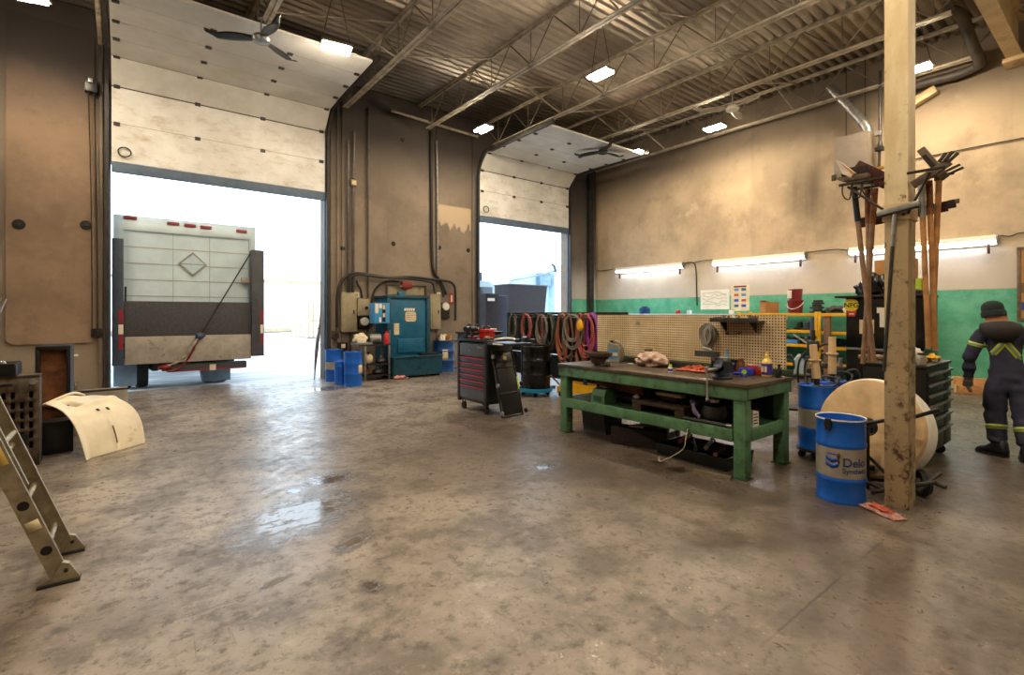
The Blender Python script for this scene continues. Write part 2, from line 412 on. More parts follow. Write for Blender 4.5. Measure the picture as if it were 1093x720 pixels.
mat('logo_navy', '#2b4370', .4, 0, .05)
mat('bench_green', '#527c58', .5, 0, .3, 6, '#2e3a26', .6, 5)
mat('bench_green_dark', '#2c4a34', .55, 0, .3, 6, '#1b241b', .6, 5)
mat('bench_top', '#574a3f', .38, .35, .4, 4, '#2c2520', .6, 3)
mat('teal', '#165f82', .38, .1, .2, 4, '#0d3b46', .45, 3)
mat('teal_dark', '#12485c', .45, .1, .3, 5, '#0a2329', .6, 4)
mat('panel_beige', '#9f9478', .5, .1, .15, 6, '#6a604b', .4, 4)
mat('conduit', '#514a44', .45, .3, .3, 8)
mat('cable_black', '#1d1a18', .5, 0, .2, 10)
mat('meter_face', '#d6d5cb', .25, 0, .05)
mat('red_paint', '#b02222', .4, 0, .2, 8, '#5a1512', .4, 5)
mat('dark_red', '#7a1d1c', .5, 0, .2, 8)
mat('red_trim', '#c53a5e', .35, .2, .1)
mat('light_blue', '#3f93cc', .45, 0, .1, 5)
mat('paper', '#e9e3d6', .8, 0, .06, 6, bump=0)
mat('paper_old', '#d9c8a4', .8, 0, .15, 6, '#9a825a', .4, 5, bump=0)
mat('cardboard', '#b4824c', .8, 0, .12, 5)
mat('wood_handle', '#b98550', .5, 0, .3, 9, '#6d4a2c', .5, 6)
mat('wood_worn', '#8a6b50', .55, 0, .3, 9, '#4d3a2c', .5, 6)
mat('wood_pale', '#c9bfae', .6, 0, .2, 9)
mat('wood_grey', '#6a5a4a', .7, 0, .35, 9, '#322a22', .5, 5)
mat('plank', '#c8935a', .65, 0, .2, 5)
mat('bristle_dark', '#2b211d', .9, 0, .4, 30)
mat('bristle_maroon', '#47201c', .85, 0, .4, 30)
mat('bristle_tan', '#8f7a5c', .9, 0, .4, 30)
mat('yellow_paint', '#e0a812', .4, 0, .15, 6, '#8a6410', .35, 5)
mat('tool_black', '#26292e', .3, .1, .2, 6)
mat('tool_graphite', '#565c66', .32, .2, .15, 6)
mat('drawer_silver', '#8f9090', .35, .6, .2, 8)
mat('drawer_dark', '#2a2a2a', .4, .3, .2, 8)
mat('cast_iron', '#3d3c3a', .5, .5, .3, 12, '#1f1d1b', .5, 8)
mat('vise_blue', '#2f3b4a', .45, .4, .3, 9, '#1a1a1a', .5, 6)
mat('dolly_blue', '#1f93c4', .4, 0, .15, 6)
mat('hose_orange', '#9b5a3c', .6, 0, .2, 10)
mat('hose_red', '#a24a48', .55, 0, .2, 10)
mat('hose_grey', '#77736c', .55, 0, .2, 10)
mat('hose_dark', '#2f2c29', .6, 0, .2, 10)
mat('hose_green', '#3a4a34', .6, 0, .2, 10)
mat('hose_purple', '#8a2f92', .5, 0, .15, 10)
mat('hose_brown', '#6d543c', .6, 0, .2, 10)
mat('rag_red', '#b8573e', .95, 0, .3, 16)
mat('rag_pink', '#b9877b', .95, 0, .3, 16)
mat('rag_brown', '#7c5f49', .95, 0, .3, 16)
mat('bag_pink', '#b59a8a', .6, 0, .2, 10)
mat('jug_grey', '#8d8678', .4, 0, .1, 6)
mat('label_blue', '#4f86b8', .5, 0, .2, 12)
mat('purple', '#4a3fa8', .35, 0, .1, 6)
mat('blue_box', '#2f3fb4', .4, 0, .1, 6)
mat('lime', '#a8d83a', .5, 0, .1, 6)
mat('yellow_cap', '#e6c766', .4, 0, .1, 6)
mat('sticker_yellow', '#cfb92c', .5, 0, .1, 6)
mat('amber', '#6b3a26', .3, 0, .1, 6)
mat('lilac', '#9a88b8', .8, 0, .2, 10)
mat('truck_white', '#c6dbe8', .4, 0, .08, 3, '#8d989a', .3, 2)
mat('truck_frame', '#cfe4ee', .4, 0, .06, 3)
mat('truck_dark', '#45484e', .6, 0, .2, 5, '#37383a', .4, 4)
mat('truck_tread', '#45464b', .7, .1, .25, 30)
mat('truck_slate', '#3c4a5c', .5, .1, .2, 5)
mat('truck_bare', '#aaa49c', .5, .3, .2, 6, '#6a5a4a', .5, 3)
mat('flap_blue', '#7890a2', .6, 0, .15, 5)
mat('red_reflector', '#8c2c3a', .3, 0, .1, 8)
mat('rig_blue', '#b9d0dc', .45, 0, .1, 4)
mat('rig_slate', '#2c2c3a', .8, 0, .15, 4)
mat('bin_dark', '#271f1f', .9, 0, .2, 5)
mat('far_wall', '#e6e0d4', .8, 0, .08, 1)
mat('far_trim', '#b39c7c', .8, 0, .15, 2)
mat('window_dark', '#34424c', .15, 0, .1, 3, bump=0)
mat('navy_cloth', '#33344a', .9, 0, .25, 9, '#23232f', .4, 6, bump=.4, bscale=120)
mat('hood_cloth', '#2c2826', .95, 0, .25, 9, bump=.5, bscale=150)
mat('knit_dark', '#1d2a2a', .95, 0, .3, 60, bump=.8, bscale=150)
mat('hivis', '#b7d334', .55, 0, .1, 12, bump=.05)
mat('silver_tape', '#8f948c', .35, .3, .1, 12, bump=.05)
mat('skin', '#c58c6c', .5, 0, .1, 12, bump=.05)
mat('glove', '#77736c', .8, 0, .25, 14)
mat('boot', '#27282f', .45, 0, .25, 12)
mat('grease', '#2a231d', .35, 0, .3, 10)
mat('heater_grey', '#857a6e', .5, .1, .1, 4, '#6d6258', .3, 3)
mat('duct_dark', '#4b453f', .55, .3, .25, 6)
mat('brass', '#a8843c', .35, .8, .2, 10)
mat('gas_pipe', '#3a3530', .5, .3, .2, 10)
emit('lamp_warm', '#ffeaca', 400)
emit('tube_white', '#e6efff', 24)
# ================================================================= ROOM SHELL
YW, XW, ZT = 12.4, 13.6, 7.4         # door wall, right wall, underside of deck
D1 = (-.2, 3.88); D2 = (8.38, 12.15); DH = 4.55
struct('floor', MB().bx(-7.3, 13.95, -8.3, 12.8, -.2, 0), 'floor', 'worn stained concrete workshop floor with wet puddles', 'floor')
struct('yard_ground', MB().bx(-40, 60, 12.8, 90, -.30, -.06), 'yard', 'bright pale gravel yard outside the open doors', 'ground')
struct('wall_back', MB().prism([(-7.3, 0), (D1[0], 0), (D1[0], DH), (D1[1], DH), (D1[1], 0), (D2[0], 0), (D2[0], DH), (D2[1], DH), (D2[1], 0), (XW+.3, 0), (XW+.3, 7.6), (-7.3, 7.6)], YW, YW+.3), 'wall_back_paint', 'sooty concrete wall with the two big doorways', 'wall')
struct('wall_right', MB().bx(XW, XW+.3, -8.3, YW-.001, 0, 7.6), 'wall_right_paint', 'tan concrete wall with a green painted lower band', 'wall')
struct('wall_left', MB().bx(-7.3, -7, -8.3, YW-.001, 0, 7.6), 'wall_plain', 'plain concrete side wall opposite the green banded wall', 'wall')
struct('wall_front', MB().bx(-7, XW, -8.3, -8, 0, 7.6), 'wall_plain', 'plain concrete wall behind the viewpoint', 'wall')
prof = []; y = -8.0; p = .19
while y < 12.4:
    prof += [(y, 7.42), (y+.06, 7.42), (y+.085, 7.34), (y+.165, 7.34)]; y += p
b = MB()
A = [b.v((-7, a, c)) for a, c in prof]; B = [b.v((XW, a, c)) for a, c in prof]
for i in range(len(prof)-1): b.f([A[i], A[i+1], B[i+1], B[i]])
struct('ceiling', b, 'deck', 'corrugated steel roof deck above the joists', 'ceiling', solid=.004, ang=20)
# precast panel on the left pier, with rounded corners
def rounded(x0, x1, z0, z1, r, n=6):
    o = []
    for cx, cz, a0 in ((x1-r, z0+r, -90), (x1-r, z1-r, 0), (x0+r, z1-r, 90), (x0+r, z0+r, 180)):
        for i in range(n+1):
            a = R_(a0+90*i/n); o.append((cx+r*math.cos(a), cz+r*math.sin(a)))
    return o
struct('trim_1', MB().prism(rounded(-1.62, -.42, 1.04, 6.95, .12), YW-.05, YW), 'panel_paint', 'raised brown concrete panel with rounded corners beside the big doorway', 'wall panel')
struct('trim_2', MB().prism(rounded(-3.1, -1.70, .02, 6.95, .05), YW-.05, YW), 'panel_paint', 'raised brown concrete panel at the left edge of the photo', 'wall panel')
struct('trim_3', MB().prism(rounded(4.95, 6.92, .02, 6.9, .04), YW-.025, YW), 'wall_back_paint', 'broad concrete wall panel above the teal parts washer', 'wall panel')
struct('trim_4', MB().prism(rounded(7.0, 8.1, .02, 6.9, .04), YW-.025, YW), 'wall_back_paint', 'narrow concrete wall panel with a pale paint patch', 'wall panel')
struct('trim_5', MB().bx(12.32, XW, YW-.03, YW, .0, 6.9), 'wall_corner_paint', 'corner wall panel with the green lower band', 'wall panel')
for i, (x, w, d) in enumerate(((4.05, .05, .05), (4.2, .05, .05), (4.33, .05, .05), (-.33, .06, .06), (8.22, .05, .05))):
    struct('trim_%d' % (6+i), MB().bx(x-w/2, x+w/2, YW-d, YW, 0, 6.9, bev=.006), 'wall_back_paint', ['steel rib on the pier nearest the big doorway', 'second steel rib on the pier between doorways', 'third steel rib on the pier between doorways', 'steel rib left of the big doorway', 'steel rib left of the small doorway'][i], 'wall rib')
# ---- steel corner post in the far corner
struct('trim_11', MB().bx(13.1, 13.3, YW-.2, YW-.04, 0, 7.0, bev=.01), 'track_steel', 'dark steel post in the far room corner', 'corner post')
# ---- overhead doors, open: each one structure with panels, tracks, seal, hinges
def overhead_door(name, x0, x1, zb, ztop, yend, label):
    r = thing(name, label, 'door'); r['kind'] = 'structure'
    yv = YW-.09
    path = [(yv, DH-.02), (yv, DH+.73), (yv, zb)]
    path += [(yv-.40, zb+.43)]
    y = yv-.40; z = zb+.47; n = 4 if yend > 9.2 else 4
    for k in range(1, n+1):
        yy = y+(yend-y)*k/n; path.append((yy, z+(ztop-z)*k/n))
    b = None
    for k, ((ya, za), (yb, zb2)) in enumerate(zip(path, path[1:])):
        d = Vector((0, yb-ya, zb2-za)); L = d.length; d.normalize(); nrm = Vector((0, -d.z, d.y))*.022
        q0 = Vector((0, ya, za))+d*.006; q1 = Vector((0, yb, zb2))-d*.006
        mb = MB(); pts = [q0-nrm, q1-nrm, q1+nrm, q0+nrm]
        mb.prism([(p.y, p.z) for p in pts], x0, x1, 'X')
        mb.build('door_panel', 'door', r, ang=30)
        if k:
            mb = MB(); mb.box(((x0+x1)/2, ya-(.012 if k < 3 else 0), za-(0 if k < 2 else .012)), (x1-x0, .026 if k < 3 else .03, .03 if k < 3 else .026) if k in (2, 3) else (x1-x0, .018, .018))
            mb.build('seam_gasket', 'rubber' if k in (2, 3) else 'drum_grey', r)  # gasket strips; black at the bends also paints the shadow gap
            nn = nrm.normalized()*(.024 if nrm.y < 0 or nrm.z < 0 else .024)
            for f in (.02, .35, .66, .98):
                mb = MB(); c = Vector((x0+(x1-x0)*f, ya, za))+Vector((0, -.03, -.02) if k < 3 else (0, -.005, -.035))
                mb.box(c, (.10, .03, .07) if k < 3 else (.10, .07, .03), bev=.006)
                mb.build('hinge', 'track_steel', r)
    MB().bx(x0, x1, yv-.03, yv+.05, DH-.22, DH-.03, bev=.012).build('bottom_seal', 'seal_blue', r)
    for s, x in ((-1, x0-.07), (1, x1+.07)):
        pts = [(x, yv-.02, .02), (x, yv-.02, zb-.35)]
        pts += [(x, yv-.02-.55*(1-math.cos(a)), zb-.35+.82*math.sin(a)) for a in [R_(v) for v in range(10, 81, 10)]]
        pts += [(x, yv-.75, ztop-.01), (x, yend-.15, ztop+.03)]
        mb = MB(); mb.tube(pts, .045, prof=((-1, -.7), (-1, .7), (1, .7), (1, -.7))); mb.build('track', 'track_steel', r, ang=25)
        mb = MB(); mb.bx(x-.03 if s < 0 else x-.06, x+.06 if s < 0 else x+.03, yv+.03, YW, 0, zb-.1, bev=.008); mb.build('jamb', 'seal_blue', r)
    # coil cable hook on the lowest panel
    mb = MB(); mb.tube([(x0+.2+.1*math.cos(a), yv-.06, DH+.18+.09*math.sin(a)) for a in [2*PI*i/18 for i in range(18)]], .012, 6, True); mb.build('cable_ring', 'track_steel', r)
    return r
overhead_door('door_1', -.17, 3.86, 6.0, 6.55, 9.35, 'large white sectional overhead door rolled up over the truck')
overhead_door('door_2', 8.42, 12.12, 5.9, 6.3, 9.15, 'smaller white sectional overhead door rolled up in far bay')
for dx, (x, yv) in enumerate(((12.25, YW),)):
    pass
# ================================================================= ROOF STEEL
JX = (-2.5, -.28, 1.93, 4.24, 6.48, 8.68, 10.83, 13.08)
JN = ('open web roof joist over the raised brown wall panel', 'open web roof joist at the left edge of the big doorway', 'open web roof joist that carries the black bladed fan over the big door', 'open web roof joist along the right edge of the big open door',
      'open web roof joist over the teal parts washer', 'open web roof joist left of the small open door', 'open web roof joist that carries the far fans', 'open web roof joist closest to the green banded wall')
ZB, ZTC = 6.6, 7.30
def joist(y0, y1, label):
    r = thing('roof_joist', label, 'roof joist', (0, 0, 0), 0, 'open web roof joists')
    for nm, z, hh in (('bottom_chord', ZB, .06), ('top_chord', ZTC, .06)):
        e = .45 if nm == 'bottom_chord' else 0
        mb = MB()
        mb.prism([(-.075, z-hh/2), (-.012, z-hh/2), (-.012, z-hh/2+.012), (.012, z-hh/2+.012), (.012, z-hh/2), (.075, z-hh/2), (.075, z-hh/2+.01), (.02, z-hh/2+.02), (.02, z+hh/2), (-.02, z+hh/2), (-.02, z-hh/2+.02), (-.075, z-hh/2+.01)] if nm == 'bottom_chord'
                 else [(-.075, z+hh/2), (.075, z+hh/2), (.075, z+hh/2-.01), (.02, z+hh/2-.02), (.02, z-hh/2), (-.02, z-hh/2), (-.02, z+hh/2-.02), (-.075, z+hh/2-.01)], y0+e, y1-e, 'Y')
        mb.build(nm, 'joist_paint', r, ang=20)
    n = 8; L = (y1-y0)/n
    for k in range(n):
        ya = y0+k*L
        pts = [(ya, ZTC), (ya+L/2, ZB), (ya+L, ZTC)]
        mb = MB()
        if k == 0: mb.rod((0, ya+.02, ZTC-.02), (0, ya+L/2, ZB), .013, n=6)
        else: mb.rod((0, ya, ZTC), (0, ya+L/2, ZB), .013, n=6)
        mb.build('web_bar', 'joist_web', r)
        mb = MB(); mb.rod((0, ya+L/2, ZB), (0, ya+L, ZTC-.02), .013, n=6); mb.build('web_bar', 'joist_web', r)
        mb = MB(); mb.rod((0, ya+L/2, ZB), (0, ya+L/2, ZTC), .010, n=6); mb.build('web_post', 'joist_web', r)
    return r
GY = 1.52
J0 = joist(GY+.02, YW, JN[0]); J0.location.x = JX[0]
for x, l in zip(JX[1:], JN[1:]): dup(J0, (x, 0, 0), None, l)
JB = joist(-7.8, GY-.02, 'open web roof joist on the near side of the girder, over the mechanic'); JB.location.x = 13.08
for x, l in ((10.83, 'open web roof joist on the near side of the girder, beside the dark duct'),): dup(JB, (x, 0, 0), None, l)
g = thing('roof_girder', 'tan steel roof girder at the top right corner of the photo', 'girder', (0, 0, 0))
MB().prism([(GY-.11, 6.42), (GY+.11, 6.42), (GY+.11, 6.46), (GY+.012, 6.47), (GY+.012, 7.21), (GY+.11, 7.22), (GY+.11, 7.26), (GY-.11, 7.26), (GY-.11, 7.22), (GY-.012, 7.21), (GY-.012, 6.47), (GY-.11, 6.46)], 4.0, XW-.01, 'X').build('beam', 'girder_paint', g, ang=20)
MB().bx(4.85, 5.3, 1.1, 1.65, 6.38, 6.42, bev=.005).build('bearing_plate', 'girder_paint', g)
MB().bx(XW-.45, XW, GY-.16, GY+.16, 6.34, 6.42, bev=.01).build('wall_bracket', 'girder_paint', g)
# cross bridging between joists
def bridging(xa, xb, y, label):
    r = thing('joist_bridging', label, 'bracing', (0, 0, 0), 0, 'cross bracing between roof joists')
    MB().rod((xa+.02, y, ZB+.02), (xb-.02, y+.02, ZTC-.03), .017, n=6).build('brace_bar', 'joist_paint', r)
    MB().rod((xa+.02, y+.05, ZTC-.03), (xb-.02, y+.07, ZB+.02), .017, n=6).build('brace_bar', 'joist_paint', r)
for ry, rl in ((9.0, 'far row of cross bracing'), (5.3, 'near row of cross bracing')):
    for i in range(2, 7):
        if (ry == 9.0 and i == 6) : pass
        bridging(JX[i], JX[i+1], ry, '%s, in the %s joist bay counted from the green banded wall' % (rl, ['nearest', 'second', 'third', 'fourth', 'fifth'][6-i]))
# ================================================================= LIGHTS
def highbay(x, y, z, label, rz=0):
    r = thing('high_bay_light', label, 'ceiling light', (x, y, z), rz, 'twin bar high bay lights')
    MB().box((0, 0, .06), (.30, .54, .05), bev=.012).build('housing', 'galv', r)
    for s in (-1, 1):
        MB().box((s*.085, 0, .018), (.085, .47, .03), bev=.006).build('lamp_bar', 'lamp_warm', r)
    mb = MB(); mb.rod((0, .25, .08), (.0, .05, 7.33-z), .006, n=6); mb.build('hanging_wire', 'track_steel', r)
    mb = MB(); mb.rod((0, -.25, .08), (.0, -.05, 7.33-z), .006, n=6); mb.build('hanging_wire', 'track_steel', r)
    return r
H0 = highbay(3.0, 8.9, 6.3, 'glowing twin bar ceiling light hanging in front of the large rolled up door', R_(80))
for x, y, l, rz in ((-1.15, 10.3, 'glowing twin bar ceiling light at the top left corner of the photo', R_(75)), (7.46, 6.67, 'glowing twin bar ceiling light nearest the top centre of the photo', 0), (7.3, 10.5, 'glowing twin bar ceiling light above the pier between the doorways', 0),
                    (11.9, 6.79, 'glowing twin bar ceiling light beside the white hubbed fan', 0), (11.88, 9.3, 'glowing twin bar ceiling light in front of the far rolled up door', 0), (12.1, 2.76, 'glowing twin bar ceiling light showing just right of the tan column', 0)):
    dup(H0, (x, y, 6.3), rz, l)
for x, y, l in ((7.4, 2.8, 'twin bar ceiling light over the black tool chests'), (3.0, 4.9, 'twin bar ceiling light over the open floor'), (3.0, .8, 'twin bar ceiling light above the viewpoint'), (-1.4, 5.6, 'twin bar ceiling light over the leaning ladder'), (-1.4, 1.0, 'twin bar ceiling light left of the viewpoint'),
                (7.4, -1.8, 'twin bar ceiling light behind the column line'), (12.0, -1.8, 'twin bar ceiling light behind the mechanic'), (3.0, -3.2, 'twin bar ceiling light behind the viewpoint')):
    dup(H0, (x, y, 6.3), 0, l)
def wall_light(y0, y1, z, label):
    r = thing('wall_tube_light', label, 'wall light', (XW, (y0+y1)/2, z), 0, 'long fluorescent wall lights'); L = (y1-y0)
    mb = MB(); mb.prism([(-.02, .10), (-.12, .10), (-.17, .0), (-.155, .0), (-.11, .085), (-.02, .085)], -L/2, L/2, 'Y'); mb.build('hood', 'paper', r, ang=20)
    MB().rod((-.09, -L/2+.03, .035), (-.09, L/2-.03, .035), .03, n=12).build('lamp_tube', 'tube_white', r)
    MB().rod((-.12, -L/2+.03, -.03), (-.12, L/2-.03, -.03), .03, n=12).build('lamp_tube', 'tube_white', r)
    MB().box((-.03, 0, -.0), (.03, L, .19), bev=.01).build('back_plate', 'paper', r)
    for s in (-1, 1):
        MB().box((-.06, s*(L/2-.12), -.16), (.05, .04, .2), bev=.006).build('bracket', 'bristle_maroon', r)
        MB().box((-.08, s*(L/2+.01), .02), (.13, .03, .17), bev=.008).build('end_cap', 'galv', r)
    return r
wall_light(8.75, 11.35, 3.06, 'glowing wall tube light farthest along the wall, in the far corner')
wall_light(5.28, 7.76, 3.04, 'glowing wall tube light above the posters and yellow rack')
wall_light(1.8, 4.32, 3.04, 'glowing wall tube light passing behind the tan column')
# ================================================================= WORLD, CAMERA
w = bpy.data.worlds.new('sky'); SC.world = w; w.use_nodes = True
bg = w.node_tree.nodes['Background']; bg.inputs[0].default_value = (.68, .85, 1.0, 1); bg.inputs[1].default_value = 4.6
cd = bpy.data.cameras.new('camera'); cam = bpy.data.objects.new('camera', cd); COL.objects.link(cam)
cd.sensor_width = 36; cd.lens = 36*FPX/1093; cd.shift_y = -26/1093; cd.clip_start = .05; cd.clip_end = 300
cam.location = (0, 0, CAMH); cam.rotation_euler = (PI/2, 0, -YAW); SC.camera = cam
SC.view_settings.view_transform = 'Standard'; SC.view_settings.look = 'None'; SC.view_settings.gamma = 1
SC.view_settings.use_curve_mapping = False; SC.view_settings.exposure = 0.0
SC.cycles.use_denoising = True; SC.cycles.max_bounces = 8; SC.cycles.diffuse_bounces = 5; SC.cycles.glossy_bounces = 4
SC.cycles.sample_clamp_indirect = 6; SC.cycles.caustics_reflective = False; SC.cycles.caustics_refractive = False
# ================================================================= generic kit
def soft(name, m, parent, c, r, seed, amp=.35, n=20, fs=2.2, flat=True, loc=None):
    """crumpled cloth / bag lump whose underside sits flat"""
    mb = MB(); mb.ball(c, r, n, amp, seed, fs); z0 = c[2]-(r if not hasattr(r, '__len__') else r[2])*.55
    for v in mb.bm.verts:
        d = noise.noise(v.co*14+Vector((seed, 0, 0)))*.012; v.co += Vector((d, d, abs(d)))
        if flat and v.co.z < z0: v.co.z = z0+ (v.co.z-z0)*.02
    return mb.build(name, m, parent, loc=loc, ang=80)
def drum(name, label, loc, r, h, body, rim=None, band=None, group=None, lid=True, rz=0, open_top=False):
    t = thing(name, label, 'drum', loc, rz, group)
    p = []
    if open_top:
        p = [(0, .02), (r*.96, .02), (r*.96, h-.012), (r*.985, h-.004), (r*1.015, h), (r*1.03, h-.012), (r, h-.024)]
    else:
        p = [(0, h-.018), (r*.93, h-.018), (r*.95, h), (r*1.02, h+.004), (r*1.03, h-.012), (r, h-.024)]
    for f in (.66, .35):
        z = h*f; p += [(r, z+.022), (r*1.03, z+.010), (r*1.03, z-.010), (r, z-.022)]
    p += [(r, .03), (r*1.025, .014), (r*1.02, 0), (r*.96, 0), (r*.94, .012), (0, .012)]
    MB().lathe(p, 40).build('shell', body, t, ang=40)
    if band:
        MB().lathe([(r+.0015, h*.355+.022), (r+.0015, h*.655-.022)], 40).build('label_band', band, t)
    if not open_top:
        for a, q in ((.6, .05), (3.6, .03)):
            MB().lathe([(0, h+.0), (q*.6, h+.0), (q*.7, h-.017)], 12, (math.cos(a)*r*.62, math.sin(a)*r*.62, 0)).build('bung', 'galv', t)
    return t
def caster(par, p, r=.05, rz=0, m='rubber'):
    mb = MB(); mb.rod((p[0]-.016, p[1], r), (p[0]+.016, p[1], r), r, n=14)
    w = mb.build('caster', m, par)
    mb = MB(); mb.bx(p[0]-.025, p[0]-.02, p[1]-.02, p[1]+.02, r*.7, p[2]); mb.bx(p[0]+.02, p[0]+.025, p[1]-.02, p[1]+.02, r*.7, p[2]); mb.bx(p[0]-.03, p[0]+.03, p[1]-.03, p[1]+.03, p[2]-.006, p[2])
    mb.build('fork', 'dark_steel', w)
    return w
def hoop(c, ry, rz, axis='X', n=24, jit=0, seed=0, ph=0):
    P = []
    for i in range(n):
        a = 2*PI*i/n+ph; q = 1+jit*noise.noise(Vector((math.cos(a)*1.5+seed*3.1, math.sin(a)*1.5, seed)))
        d = jit*.25*noise.noise(Vector((math.cos(a)*2, math.sin(a)*2+9, seed*2.3)))
        if axis == 'X': P.append(Vector(c)+Vector((d, math.cos(a)*ry*q, math.sin(a)*rz*q)))
        elif axis == 'Y': P.append(Vector(c)+Vector((math.cos(a)*ry*q, d, math.sin(a)*rz*q)))
        else: P.append(Vector(c)+Vector((math.cos(a)*ry*q, math.sin(a)*rz*q, d)))
    return P
def coil(name, label, c, w, h, loops, r, m, group, axis='X', seed=0, cat='hose'):
    P = []
    for k in range(loops):
        s = max(.72, 1-.08*k*random.random())
        hh = hoop((0, 0, 0), w*s, h*s, axis, 22, .10, seed+k*1.3, PI/2)
        for j, q in enumerate(hh):
            q.z += (h*(1-s)); q += Vector((.010*((k+j/22) % 2), 0, 0)) if axis == 'X' else Vector((0, .012*(k % 3), 0))
            P.append(q)
    zt = min(q.z for q in P if q.z > h*.6 and abs(q.y) < max(.03, w*.3))-r
    mb = MB(); mb.tube(P, r, 6); o = mb.build(name, m, None); o.location = (c[0], c[1], c[2]+h-zt)
    return tag(o, label, cat, group)
# ================================================================= LEFT: ladder, cabinet, fender
def ladder():
    t = thing('extension_ladder', 'aluminium extension ladder leaning out of the photo at lower left', 'ladder', (-.28, 4.21, 0))
    lean = Vector((-.345, 0, 1)).normalized(); L = 4.6
    for s in (-1, 1):
        y = s*.235
        for nm, y0, off, z0, ln in (('rail', y, 0.0, .06, L), ('fly_rail', y*.80, .010, .62, L-.8)):
            base = Vector((off, y0, 0))+lean*z0; top = base+lean*ln
            a = Vector((lean.z, 0, -lean.x)); q = Vector((0, 1, 0)); sg = 1 if s > 0 else -1
            w, d, th = .042, .028, .006
            pr = [(-w, 0), (w, 0), (w, -d*sg), (w-th, -d*sg), (w-th, -th*sg), (-w+th, -th*sg), (-w+th, -d*sg), (-w, -d*sg)]
            mb = MB(); A = [mb.v(base+a*i+q*j) for i, j in pr]; B = [mb.v(top+a*i+q*j) for i, j in pr]
            mb.f(A); mb.f(B[::-1])
            for i in range(8): mb.f([A[i], B[i], B[(i+1) % 8], A[(i+1) % 8]])
            mb.build(nm, 'alu', t, ang=20)
    k = 0
    for i in range(14):
        p = lean*(.22+.30*i)
        if i < 14:
            MB().rod(p+Vector((0, -.234, 0)), p+Vector((0, .234, 0)), .017, n=10).build('rung', 'alu', t)
            for s in (-1, 1): MB().rod(p+Vector((0, s*.2365, 0)), p+Vector((0, s*.2375, 0)), .027, n=14).build('rung_plug', 'black_steel', t)
        if i >= 2:
            p2 = p+Vector((.010, 0, .08)); MB().rod(p2+Vector((0, -.19, 0)), p2+Vector((0, .19, 0)), .015, n=10).build('rung', 'alu', t)
    for s in (-1, 1):
        y = s*.235
        mb = MB(); mb.prism([(-.11, .0), (.075, .0), (.078, .02), (.03, .11), (-.005, .125), (-.05, .035), (-.11, .018)], y-.018, y+.022, 'Y'); f = mb.build('foot_shoe', 'alu', t)
        MB().bx(-.112, .08, y-.04, y+.045, 0, .014, bev=.004).build('foot_pad', 'rubber', f)
        MB().rod((.015, y-.03, .075), (.015, y+.034, .075), .011, n=8).build('pivot_bolt', 'dark_steel', f)
    for z0, z1, m in ((.36, .42, 'paper_old'), (.78, 1.16, 'yellow_cap')):
        p0, p1 = lean*z0, lean*z1; a = Vector((lean.z, 0, -lean.x))*.03; y = -.2372
        mb = MB(); mb.f([mb.v(p0-a+Vector((0, y, 0))), mb.v(p0+a+Vector((0, y, 0))), mb.v(p1+a+Vector((0, y, 0))), mb.v(p1-a+Vector((0, y, 0)))])
        mb.build('warning_sticker', m, t, solid=.0012)
ladder()
